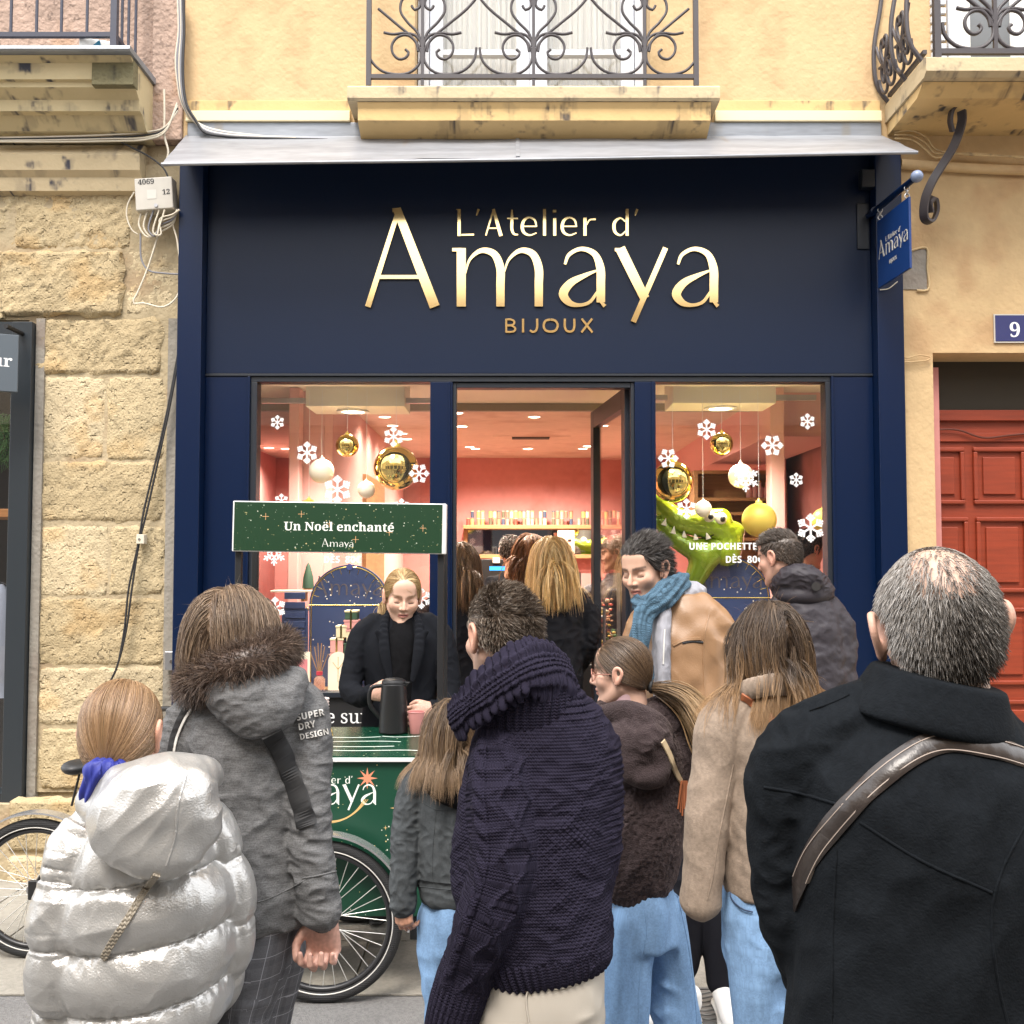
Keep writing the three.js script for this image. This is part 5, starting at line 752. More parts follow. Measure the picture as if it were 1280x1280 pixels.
// ---------------------------------------------------------------- hair: many thin tapered strands
function strandGeo(list, w, color, seed = 1) { // list of point lists; color(i, t) -> rgb
  let nv = 0, ni = 0; for (const s of list) { nv += s.length * 3; ni += (s.length - 1) * 18; }
  const P = new Float32Array(nv * 3), N = new Float32Array(nv * 3), Cc = new Float32Array(nv * 3), I = new Uint32Array(ni); let v = 0, q = 0;
  list.forEach((s, li) => {
    const v0 = v, m = s.length; let ref = [0.3, 0.2, 1];
    for (let i = 0; i < m; i++) {
      const t = nrm3(sub3(s[Math.min(m - 1, i + 1)], s[Math.max(0, i - 1)])); let e1 = nrm3(add3(ref, t, -dot3(ref, t))); ref = e1; const e2 = cross3(t, e1), r = w * (s.w ?? 1) * (1 - 0.85 * Math.pow(i / (m - 1), 3)), c = color(li, i / (m - 1), s[i]);
      for (let k = 0; k < 3; k++) { const a = k * 2.0944, x = Math.cos(a), y = Math.sin(a); for (let d = 0; d < 3; d++) { const n = e1[d] * x + e2[d] * y; N[v * 3 + d] = n; P[v * 3 + d] = s[i][d] + n * r; Cc[v * 3 + d] = c[d]; } v++; }
      if (i) { const a = v0 + (i - 1) * 3, b = a + 3; for (let k = 0; k < 3; k++) { const l = (k + 1) % 3; I[q++] = a + k; I[q++] = a + l; I[q++] = b + l; I[q++] = a + k; I[q++] = b + l; I[q++] = b + k; } }
    }
  });
  const g = new THREE.BufferGeometry(); g.setAttribute('position', new THREE.BufferAttribute(P, 3)); g.setAttribute('normal', new THREE.BufferAttribute(N, 3)); g.setAttribute('color', new THREE.BufferAttribute(Cc, 3)); g.setIndex(new THREE.BufferAttribute(I, 1)); return g;
}
function grad(f, x, y, z, e = 0.004) { return nrm3([f(x + e, y, z) - f(x - e, y, z), f(x, y + e, z) - f(x, y - e, z), f(x, y, z + e) - f(x, y, z - e)]); }
// falling hair from a root, sliding over a body field
function fall(p, dir, L, n, f, o = {}) {
  const s = [p], st = L / n; let d = dir; const g = o.grav ?? 0.35, off = o.off ?? 0.004, wv = o.wave ?? 0, ph = o.phase ?? 0;
  for (let i = 0; i < n; i++) {
    if (o.endY !== undefined && s[s.length - 1][1] < o.endY && s.length > 3) break;
    d = nrm3([d[0] + (o.pull?.[0] ?? 0) + wv * Math.sin(i * (o.freq ?? 1.1) + ph), d[1] - g + (o.pull?.[1] ?? 0), d[2] + (o.pull?.[2] ?? 0) + wv * Math.cos(i * (o.freq ?? 1.1) + ph)]);
    let q = add3(s[s.length - 1], d, st); const h = f(...q); if (h < off) { const gr = grad(f, ...q); q = add3(q, gr, off - h); d = nrm3(sub3(q, s[s.length - 1])); }
    s.push(q);
  }
  return s;
}

// ---------------------------------------------------------------- heads and hands
const skinM = new THREE.MeshPhysicalMaterial({ vertexColors: true, roughness: 0.5, sheen: 0.15 }), hairM = new THREE.MeshStandardMaterial({ vertexColors: true, roughness: 0.42 });
function headFrame(c, yaw, pitch = 0, roll = 0, s = 1) { // yaw 0 looks at +z
  const q = new THREE.Quaternion().setFromEuler(new THREE.Euler(pitch, yaw, roll, 'YXZ')), qi = q.clone().invert(), m = new THREE.Matrix4().compose(V3(...c), q, V3(s, s, s)), v = V3();
  return { m, s, c, out: (p) => { v.set(...p).applyMatrix4(m); return [v.x, v.y, v.z]; }, dir: (p) => { v.set(...p).applyQuaternion(q); return [v.x, v.y, v.z]; }, in: (x, y, z) => { v.set(x - c[0], y - c[1], z - c[2]).applyQuaternion(qi).divideScalar(s); return [v.x, v.y, v.z]; } };
}
const SKULL = [blob([0, 0.033, -0.012], [0.075, 0.088, 0.094]), blob([0, -0.03, 0.022], [0.061, 0.083, 0.07]), limb([[0, -0.05, -0.03], [0, -0.12, -0.04], [0, -0.2, -0.03]], [0.054, 0.05, 0.056])];
function headField(o = {}) {
  const J = o.jaw ?? 1, n = o.nose ?? 1, P = [...SKULL,
    limb([[0, -0.078, 0.045], [0, -0.1, 0.07]], [0.03, 0.017 * J], { n: 1 }), limb([[0.05, -0.045, 0.0], [0.034 * J, -0.084, 0.04], [0.012, -0.104, 0.07]], [0.018, 0.016, 0.013]), limb([[-0.05, -0.045, 0.0], [-0.034 * J, -0.084, 0.04], [-0.012, -0.104, 0.07]], [0.018, 0.016, 0.013]),
    ...[-1, 1].map((s) => blob([s * 0.041, -0.02, 0.06], o.soft ? [0.024, 0.025, 0.021] : [0.022, 0.02, 0.02])), limb([[-0.034, 0.027, 0.072], [0, 0.025, 0.081], [0.034, 0.027, 0.072]], o.soft ? [0.007, 0.009, 0.007] : [0.011, 0.012, 0.011], { k: 0.015 }), blob([0, 0.055, 0.06], [0.05, 0.04, 0.025]),
    limb([[0, 0.02, 0.082], [0, -0.005, 0.094 + 0.004 * n], [0, -0.026, 0.101 + 0.006 * n]], [0.007, 0.0085, 0.0105], { k: 0.012 }), blob([0.011, -0.031, 0.092], [0.0085, 0.0075, 0.011], { k: 0.008 }), blob([-0.011, -0.031, 0.092], [0.0085, 0.0075, 0.011], { k: 0.008 }),
    limb([[-0.021, -0.059, 0.075], [-0.008, -0.0535, 0.09], [0, -0.055, 0.091], [0.008, -0.0535, 0.09], [0.021, -0.059, 0.075]], [0.003, 0.0055, 0.005, 0.0055, 0.003], { k: 0.006 }), limb([[-0.019, -0.063, 0.075], [0, -0.068, 0.0885], [0.019, -0.063, 0.075]], [0.003, 0.0068, 0.003], { k: 0.006 }),
    blob([0.032, 0.004, 0.0905], [0.022, 0.0145, o.soft ? 0.012 : 0.016], { cut: true, k: 0.014 }), blob([-0.032, 0.004, 0.0905], [0.022, 0.0145, o.soft ? 0.012 : 0.016], { cut: true, k: 0.014 })];
  const lids = [blob([0.031, 0.003, 0.067], [0.0148, 0.0135, 0.0145]), blob([-0.031, 0.003, 0.067], [0.0148, 0.0135, 0.0145])];
  const ears = [];
  for (const s of [-1, 1]) { const E = (a, b, c) => [s * (0.077 + a * (o.ears ?? 1)), b * (o.soft ? 0.85 : 1), c * (o.soft ? 0.85 : 1)]; ears.push(limb([E(0.002, -0.022, 0.012), E(0.006, 0.004, 0.012), E(0.012, 0.028, 0.002), E(0.017, 0.03, -0.016), E(0.018, 0.01, -0.026), E(0.013, -0.014, -0.016), E(0.005, -0.034, 0.002)], [0.005, 0.005, 0.006, 0.006, 0.006, 0.006, 0.007], { k: 0.008 }), blob(E(0.006, 0.0, -0.007), [0.005, 0.027, 0.017], { k: 0.01, rot: [0, s * 0.45, 0] })); }
  const A = field(P, 0.025), Bf = field([...lids, ...(o.noEars ? [] : ears)], 0.004), L = o.closed ?? 1;
  const f = (x, y, z) => { const a = A(x, y, z), b = Bf(x, y, z), k = 0.006, h = Math.max(k - Math.abs(a - b), 0) / k; f.who = 0; f.u = 0; f.v = 0; f.ear = b < a; return Math.min(a, b) - h * h * k * 0.25; };
  f.prims = P; f.lo = [-0.105, -0.21, -0.12]; f.hi = [0.105, 0.135, 0.13]; return f;
}
function head(parent, H, o = {}) { // skin with lips, brows, lashes and stubble where they grow
  const f = headField(o), S = o.skin ?? [0.55, 0.31, 0.21], mix = (a, b, t) => [lerp(a[0], b[0], t), lerp(a[1], b[1], t), lerp(a[2], b[2], t)], dark = o.brow ?? [0.06, 0.035, 0.02];
  const col = (x, y, z) => {
    let c = S; const ax = Math.abs(x), nn = 0.5 + 0.5 * n3(x * 60, y * 60, z * 60); c = mix(c, [S[0] * 1.05, S[1] * 0.8, S[2] * 0.75], 0.35 * nn * sstep(0.03, 0.0, Math.hypot(ax - 0.045, y + 0.02) - 0.012) * (z > 0.02 ? 1 : 0) + (ax > 0.081 ? 0.5 : 0) + 0.4 * sstep(0.014, 0.004, Math.hypot(x, y + 0.028)) * (z > 0.085 ? 1 : 0));
    if (z > 0.07 && ax < 0.023 && y < -0.05 && y > -0.074) c = mix(c, o.lip ?? [0.42, 0.12, 0.1], 0.8 * sstep(0.011, 0.006, Math.abs(y + 0.0605 + 0.1 * ax)));
    if (z > 0.07 && ax < 0.02 && Math.abs(y + 0.0605 + 0.06 * ax) < 0.0016) c = [0.12, 0.03, 0.025];
    if (z > 0.045 && ax > 0.011 && ax < 0.053) { const by = 0.026 + 0.16 * (ax - 0.012) - 3.4 * (ax - 0.02) * (ax - 0.02); if (Math.abs(y - by) < 0.0046 - 0.04 * Math.max(0, ax - 0.035)) c = mix(c, dark, o.browD ?? 0.8); const ly = -0.0065 - 0.02 * Math.abs(ax - 0.031) ; if (ax > 0.017 && ax < 0.046 && Math.abs(y - (ly + 9 * (ax - 0.031) ** 2)) < 0.0021) c = mix(c, [0.03, 0.018, 0.014], 0.85); }
    if (o.beard) { const b = sstep(-0.02, -0.05, y - 0.25 * (z - 0.04) * (z < 0.06 ? 1 : 0)) * sstep(-0.115, -0.1, y) * (z > -0.02 ? 1 : 0) * (z > 0.07 && ax < 0.02 && y > -0.075 && y < -0.05 ? 0.1 : 1) * sstep(0.004, 0.016, ax + (y < -0.036 ? 1 : 0)); c = mix(c, o.beardC ?? [0.14, 0.09, 0.07], o.beard * b * (0.6 + 0.5 * nn)); }
    return c;
  };
  const g = mesh(f, o.cell ?? 0.0034, { color: col, lo: f.lo, hi: f.hi }); g.applyMatrix4(H.m);
  const m = part('head', g, skinM, parent); H.f = (x, y, z) => f(...H.in(x, y, z)) * H.s; return m;
}
const hairlineY = (z, o = {}) => { const f = o.front ?? 0.06, n = o.nape ?? -0.075, e = o.ear ?? -0.005; return z > 0.03 ? lerp(e, f, sstep(0.02, 0.075, z)) : z > -0.03 ? lerp(n * 0.35, e, sstep(-0.03, 0.02, z)) : lerp(n, n * 0.35, sstep(-0.08, -0.03, z)); };
const CAP = field(SKULL.slice(0, 1).concat(blob([0, -0.02, -0.02], [0.066, 0.07, 0.072])), 0.03);
function hairCap(H, o = {}) { // closed hair under the strands, in the head's own shape
  const th = o.thick ?? 0.007, f = (x, y, z) => { const [a, b, c] = H.in(x, y, z), l = hairlineY(c, o) + (o.bump ?? 0.003) * n3(a * 90, b * 90, c * 90); let d = (CAP(a, b, c) - th + (o.bald ? 0.02 * (1 - sstep(0.75, 1.15, Math.hypot(a / 0.056, (c + 0.05) / 0.07))) * sstep(0.05, 0.07, b) : 0) - (o.top ?? 0) * sstep(0.02, 0.1, b) - (o.rough ?? 0.0015) * n3(a * 130, b * 60, c * 130)), q = l - b; const k = 0.008, h = Math.max(k - Math.abs(d - q), 0) / k; d = (Math.max(d, q) + h * h * k * 0.25) * H.s; f.who = 0; f.u = f.v = 0; return d; };
  f.prims = [{ C: 1 }]; const r = 0.15 * H.s; f.lo = H.c.map((a) => a - r); f.hi = H.c.map((a) => a + r); return f;
}
const capD = (p, o) => CAP(...p) - (o.thick ?? 0.005) - (o.top ?? 0) * sstep(0.02, 0.1, p[1]);
function scalpRoots(H, n, seed, o = {}) { // points and directions over the hairy part of the skull, in the place
  const r = rnd(seed), out = [];
  while (out.length < n) {
    const y = r() * 2 - 1, a = r() * 6.2832, q = Math.sqrt(1 - y * y); let p = [0.08 * q * Math.cos(a), 0.03 + 0.095 * y, -0.012 + 0.1 * q * Math.sin(a)];
    for (let i = 0; i < 3; i++) { const h = capD(p, o), g = grad(CAP, ...p); p = add3(p, g, -h); }
    if (p[1] < hairlineY(p[2], o) + 0.004 || (o.skip && o.skip(p, r))) continue;
    out.push({ l: p, n: grad(CAP, ...p), r: r() });
  }
  return out;
}
function shortHair(parent, H, o) { // a cropped or brushed head of hair
  const mk = (c, k) => [c[0] * k, c[1] * k, c[2] * k], cs = o.colors, r = rnd(o.seed ?? 5);
  const pick = (i) => { const c = cs[i % cs.length]; return c; };
  const capG = mesh(hairCap(H, o), o.cell ?? 0.005, { color: () => cs[0] });
  const L = scalpRoots(H, o.n ?? 2500, o.seed ?? 5, o).map((q) => { const c = o.comb(q.l), w = r(), m = 3, pts = []; let p = q.l, d = nrm3(add3(add3(c, q.n, o.lift ?? 0.5), [r() - 0.5, r() - 0.5, r() - 0.5], o.mess ?? 0.5)); const st = (o.len ?? 0.02) * (o.lenAt ? o.lenAt(q.l) : 1) * (0.6 + 0.7 * w) / m; pts.push(H.out(add3(p, q.n, -0.002))); for (let i = 0; i < m; i++) { p = add3(p, d, st); const h = capD(p, o) - 0.001; if (h < 0) p = add3(p, grad(CAP, ...p), -h); d = nrm3(add3(d, c, 0.35)); pts.push(H.out(p)); } pts.w = 0.7 + 0.6 * w; pts.c = o.colorAt ? o.colorAt(q.l, r) : -1; return pts; });
  const tint = L.map(() => 0.75 + 0.5 * r());
  const sg = strandGeo(L, (o.w ?? 0.0011), (i, t) => mk(L[i].c >= 0 ? cs[L[i].c] : pick(i), tint[i]));
  const hm = part('hair', mergeGeometries([capG, sg].map((g) => { const k = g.clone(); return k; })), hairM, parent); return hm;
}
// a hand: wrist, where the fingers point, where the back of the hand looks; bends of the fingers, thumb side +1 or -1
function handField(wr, fwd, back, o = {}) {
  const F = nrm3(fwd), Bk = nrm3(add3(back, F, -dot3(back, F))), Sd = cross3(F, Bk), s = o.s ?? 1, at3 = (f, b, q) => [wr[0] + s * (F[0] * f + Bk[0] * b + Sd[0] * q), wr[1] + s * (F[1] * f + Bk[1] * b + Sd[1] * q), wr[2] + s * (F[2] * f + Bk[2] * b + Sd[2] * q)], th = o.thumb ?? 1, P = [];
  P.push(limb([at3(-0.03, 0, 0), at3(0.01, 0, 0), at3(0.05, 0, 0.0)], [0.025 * s, 0.026 * s, 0.03 * s], { sq: [Bk, 0.55], n: 2, k: 0.015 }), limb([at3(0.02, 0, -0.016), at3(0.085, 0.002, -0.03)], [0.018 * s, 0.013 * s], { n: 1, k: 0.02 }), limb([at3(0.02, 0, 0.016), at3(0.085, 0.002, 0.03)], [0.018 * s, 0.013 * s], { n: 1, k: 0.02 }), limb([at3(0.03, 0, 0), at3(0.09, 0.003, 0)], [0.02 * s, 0.015 * s], { n: 1, k: 0.02 }));
  const len = [[0.043, 0.026, 0.021], [0.048, 0.03, 0.023], [0.044, 0.028, 0.022], [0.034, 0.021, 0.019]];
  for (let i = 0; i < 4; i++) { const q = (1.5 - i) * 0.0205 * th, b = (o.bend ?? [0.5, 0.55, 0.6, 0.65])[i], sp = (1.5 - i) * 0.06 * th * (o.spread ?? 1); let p = [0.088 - 0.004 * Math.abs(i - 1.3), 0.002], a = b * 0.8, pts = [at3(p[0] - 0.012, p[1], q), at3(p[0], p[1], q)], off = q; for (let k = 0; k < 3; k++) { p = [p[0] + len[i][k] * Math.cos(a), p[1] - len[i][k] * Math.sin(a)]; off += sp * len[i][k]; pts.push(at3(p[0], p[1], off)); a += b * (k === 0 ? 1.1 : 0.8); } P.push(limb(pts, [0.0092, 0.0095, 0.0086, 0.008, 0.0066].map((r) => r * s * (i === 3 ? 0.88 : 1)), { n: 1, k: 0.005 })); }
  const tb = o.thumbBend ?? 0.5, to = o.thumbOut ?? 0.7; P.push(limb([at3(0.012, -0.004, 0.02 * th), at3(0.04, -0.012, (0.034 + 0.012 * to) * th), at3(0.066, -0.018 - 0.01 * tb, (0.04 + 0.02 * to) * th), at3(0.09, -0.022 - 0.03 * tb, (0.036 + 0.018 * to) * th)], [0.014, 0.0125, 0.0105, 0.008].map((r) => r * s), { n: 2, k: 0.012 }));
  return field(P, 0.006);
}
function hand(parent, wr, fwd, back, o = {}) { const S = o.skin ?? [0.55, 0.31, 0.22], f = handField(wr, fwd, back, o); return part('hand', mesh(f, o.cell ?? 0.0028, { color: (x, y, z) => { const n = 0.92 + 0.16 * n3(x * 90, y * 90, z * 90); return [S[0] * n, S[1] * n * 0.97, S[2] * n * 0.96]; } }), skinM, parent); }
// sections of a body as [row, left, right, half depth, nearer] in the photograph, carried to depth z
const secs = (z, rows, dx = 0) => rows.map(([py, l, r, b, dz]) => { const zz = z + (dz ?? 0), A = at(l + dx, py, zz), B2 = at(r + dx, py, zz); return { y: A[1], x: (A[0] + B2[0]) / 2, z: zz, a: (B2[0] - A[0]) / 2, b }; }).sort((p, q) => p.y - q.y);
// ---------------------------------------------------------------- cloth
T.weave = tex(256, (u, v) => 0.5 + 0.25 * Math.sin(u * 2 * Math.PI * 24) * Math.sin(v * 2 * Math.PI * 24) + 0.5 * (fbm(u, v, 40, 131, 2) - 0.5), 0.06, false);
T.felt = tex(256, (u, v) => fbm(u, v, 50, 141, 3), 0.12, false);
T.feltC = tex(256, (u, v) => { const a = 0.8 + 0.35 * (fbm(u, v, 40, 145, 3) - 0.5) + 0.2 * (fbm(u, v, 6, 149, 3) - 0.5); return [a, a, a]; }, 0.25);
T.knit = tex(256, (u, v) => { const x = u * 8, y = v * 8, fx = x - Math.floor(x), fy = y - Math.floor(y), s = Math.abs(fx - 0.5), vv = Math.abs(((fy + s * 0.9) % 1) - 0.5) * 2; return clamp(0.25 + 0.75 * (1 - vv) * (0.6 + 0.8 * Math.min(s, 0.5 - s) * 4)); }, 0.062, false);
T.denimC = tex(512, (u, v) => { const a = 0.85 + 0.3 * (fbm(u, v, 90, 151, 2, 1, 1) - 0.5) + 0.35 * (fbm(u, v, 5, 153, 4, 3, 1) - 0.5); return [a * 0.97, a, a * 1.02]; }, 0.32);
T.meleeC = tex(512, (u, v) => { const a = 0.72 + 0.55 * (fbm(u, v, 12, 161, 4, 1, 9) - 0.5) + 0.35 * (fbm(u, v, 90, 165, 1) - 0.5); return [a, a, a]; }, 0.16);
T.plaidC = tex(256, (u, v) => { const b = (x, c, w) => { const d = Math.abs(((x - c + 0.5) % 1 + 1) % 1 - 0.5); return d < w ? 1 : 0; }; const l = Math.max(b(u, 0.5, 0.017), b(v, 0.5, 0.017)), d = 0.5 * (Math.floor(u * 64) % 2 ? 1 : 0) * (b(u, 0.2, 0.12)) + 0.5 * (b(v, 0.2, 0.12)) * (Math.floor(v * 64) % 2); const k = 0.17 + 0.12 * fbm(u, v, 60, 171, 2) - 0.12 * d; return lerp(k, 0.8, l * 0.6); }, 0.046);
const C = {}, dull = (m) => m;
const cl = (c, r = 0.85, o = {}) => mat(c, r, { specularIntensity: 0.25, bumpMap: T.weave, bumpScale: 0.0004, ...o });
C.navyKnit = mat([0.021, 0.0185, 0.032], 0.95, { specularIntensity: 0.1, bumpMap: T.knit, bumpScale: 0.003, sheen: 0.05, sheenColor: [0.3, 0.28, 0.4] });
C.blackWool = mat([0.0105, 0.0125, 0.0152], 0.95, { specularIntensity: 0.12, map: T.feltC, bumpMap: T.felt, bumpScale: 0.0007, sheen: 0.02, sheenColor: [0.4, 0.45, 0.5] });
C.beigeWool = mat([0.34, 0.265, 0.205], 0.95, { specularIntensity: 0.2, map: T.feltC, bumpMap: T.felt, bumpScale: 0.0006, sheen: 0.3, sheenColor: [0.7, 0.6, 0.5] });
C.silver = mat([0.44, 0.432, 0.415], 0.33, { metalness: 0.55, bumpMap: T.felt, bumpScale: 0.0006 });
C.melee = mat([0.17, 0.17, 0.172], 0.8, { specularIntensity: 0.2, map: T.meleeC, bumpMap: T.weave, bumpScale: 0.0004 });
C.plaid = mat([0.5, 0.5, 0.54], 0.9, { specularIntensity: 0.2, map: T.plaidC });
C.denimBlue = cl([0.23, 0.37, 0.58], 0.9, { map: T.denimC }); C.denimDark = cl([0.07, 0.075, 0.078], 0.85, { map: T.denimC });
C.fleece = mat([0.05, 0.037, 0.038], 1, { specularIntensity: 0.1, map: T.feltC, bumpMap: T.felt, bumpScale: 0.003, sheen: 0.6, sheenColor: [0.45, 0.36, 0.34] });
C.leather = mat([0.27, 0.155, 0.08], 0.4, { bumpMap: T.felt, bumpScale: 0.0005 });
C.greyHood = cl([0.3, 0.3, 0.33]); C.scarf = mat([0.075, 0.15, 0.22], 0.95, { bumpMap: T.knit, bumpScale: 0.003, map: T.feltC });
C.puffer = mat([0.035, 0.031, 0.037], 0.55, { specularIntensity: 0.5, bumpMap: T.felt, bumpScale: 0.0006 });
C.blazer = cl([0.007, 0.008, 0.011]); C.blackKnit = cl([0.005, 0.005, 0.006], 0.9); C.chino = cl([0.46, 0.42, 0.36]); C.blackJean = cl([0.012, 0.012, 0.016]);
C.blackStrap = mat([0.012, 0.012, 0.013], 0.7); C.brownStrap = mat([0.028, 0.021, 0.018], 0.3, { bumpMap: T.felt, bumpScale: 0.0002 }); C.tanStrap = mat([0.36, 0.12, 0.05], 0.5); C.creamStrap = mat([0.6, 0.47, 0.3], 0.6); C.whiteShoe = mat([0.72, 0.7, 0.67], 0.6); C.sole = mat([0.6, 0.58, 0.54], 0.7); C.darkShoe = mat([0.02, 0.018, 0.017], 0.5);
C.stitch = mat([0.03, 0.03, 0.032], 0.9);
// the first point of a body that a sight line from the photograph's standpoint meets
function onBody(f, px, py, off = 0, from = 0.9) {
  const p1 = at(px, py, EYE[2] - 1), d = nrm3(sub3(p1, EYE)); let t = from, v = 0;
  for (let i = 0; i < 160; i++) { v = f(EYE[0] + d[0] * t, EYE[1] + d[1] * t, EYE[2] + d[2] * t) - off; if (v < 0.0006) break; t += Math.max(0.001, v * 0.6); if (t > 6) break; }
  return [EYE[0] + d[0] * t, EYE[1] + d[1] * t, EYE[2] + d[2] * t];
}
function strapOn(f, pxs, w, th, n = 40, from = 0.9, lift = 0.002) { // a band that lies on a body along a measured line
  const c = new THREE.CatmullRomCurve3(pxs.map((p) => V3(p[0], p[1], 0)), false, 'centripetal').getSpacedPoints(n), pts = c.map((p) => onBody(f, p.x, p.y, lift, from)).filter((p) => f(...p) < 0.02); n = pts.length - 1;
  const sm = pts.map((p, i) => { let q = [0, 0, 0], k = 0; for (let j = -2; j <= 2; j++) { const a = pts[clamp(i + j, 0, n)]; q = add3(q, a); k++; } return q.map((x) => x / k); });
  const P = [], I = [];
  sm.forEach((p, i) => { const t = nrm3(sub3(sm[Math.min(n, i + 1)], sm[Math.max(0, i - 1)])), g = grad(f, ...p, 0.012), s = nrm3(cross3(t, g)), nn = cross3(s, t); for (const [a, b] of [[-1, 0], [-0.86, 1], [0.86, 1], [1, 0], [0.9, -1], [-0.9, -1]]) P.push(...add3(add3(p, s, a * w / 2), nn, b > 0 ? th : b < 0 ? -th : th * 0.4)); });
  for (let i = 0; i < n; i++) for (let k = 0; k < 6; k++) { const a = i * 6 + k, b = i * 6 + (k + 1) % 6; I.push(a, b, b + 6, a, b + 6, a + 6); }
  for (const e of [0, n]) for (let k = 1; k < 5; k++) I.push(e * 6, e ? e * 6 + k + 1 : e * 6 + k, e ? e * 6 + k : e * 6 + k + 1);
  const g = new THREE.BufferGeometry(); g.setAttribute('position', new THREE.Float32BufferAttribute(P, 3)); g.setIndex(I); const q = g.toNonIndexed(); q.computeVertexNormals(); return metric(toCreasedNormals(q, 0.7));
}
function seamOn(f, pxs, r, n = 40, from = 0.9) { return G().tube(new THREE.CatmullRomCurve3(pxs.map((p) => V3(p[0], p[1], 0)), false, 'centripetal').getSpacedPoints(n).map((p) => onBody(f, p.x, p.y, 0, from)).filter((p) => f(...p) < 0.02), r, n * 2, 5).build(); }
function printOn(f, s, fnt, hpx, px, py, rot, from, skew = 0) { // lettering laid on cloth
  const g = text(s, fnt, hpx, 0, 0, 0, 0.4), p = g.attributes.position, c = Math.cos(rot), n = Math.sin(rot);
  for (let i = 0; i < p.count; i++) { const x = p.getX(i), y = p.getY(i), z = p.getZ(i), q = onBody(f, px + x * c - y * n, py - x * n - y * c, z > 0.2 ? 0.0035 : 0.0005, from); p.setXYZ(i, ...q); }
  g.computeVertexNormals(); return g;
}
const garment = (parent, name, f, cell, m, o = {}) => part(name, mesh(f, cell, { uv: true, ...o }), m, parent);
function shoe(parent, x, z, dirx, dirz, m = C.whiteShoe, L = 0.26, lift = 0) { // trainer standing on the ground, heel at x, z
  const d = nrm3([dirx, 0, dirz]), s = [d[2], 0, -d[0]], q = (a, y, b) => [x + d[0] * a * L + s[0] * b, y + lift, z + d[2] * a * L + s[2] * b], k = L / 0.26;
  const up = field([limb([q(0.08, 0.1, 0), q(0.12, 0.065, 0), q(0.35, 0.055, 0), q(0.68, 0.043, 0), q(0.9, 0.036, 0)], [0.034, 0.038, 0.037, 0.036, 0.028].map((r) => r * k), { n: 3 })], 0.02);
  const so = field([limb([q(0.1, 0.016, 0), q(0.45, 0.014, 0), q(0.75, 0.014, 0), q(0.92, 0.018, 0)], [0.04, 0.036, 0.043, 0.032].map((r) => r * k), { n: 3, sq: [[0, 1, 0], 0.4] })], 0.01);
  const g = part('shoe', mesh(up, 0.006, { uv: 'box' }), m, parent); part('sole', mesh(so, 0.006), m === C.whiteShoe ? C.sole : m, g);
  const l = G(); for (let i = 0; i < 4; i++) { const a = 0.32 + i * 0.1, y = 0.1 - i * 0.009; l.tube([q(a, y - 0.012, -0.028), q(a + 0.02, y - 0.003, 0), q(a, y - 0.012, 0.028)], 0.0035, 8, 5); } part('lace', l.build(), m, g);
}
// trousers from hips to shoes; hip rows in the photograph, then joints of each leg
function trousers(parent, hip, legs, cell, m, o = {}) {
  const dn = (sd) => (u, v, x, y, z) => (o.amp ?? 0.004) * (1.5 * n3(x * 8 + sd, y * 2.2, z * 8) + 0.9 * ridge(x * 7, y * 10 + 3 * x + sd, z * 7) * sstep(-0.1, 0.5, n3(x * 3, y * 3, z * 3 + sd))) + (o.extra ? o.extra(u, v, x, y, z) : 0), f = field([loft(hip, { disp: dn(1), cap: 0.03 }), ...legs.map((l, i) => limb(l.map((p) => p.slice(0, 3)), l.map((p) => p[3]), { disp: dn(3 + i), k: 0.02, C: o.C ?? 0.51, ref: [0, 0, -1] }))], 0.04);
  garment(parent, 'trousers', f, cell, m, o); return f;
}
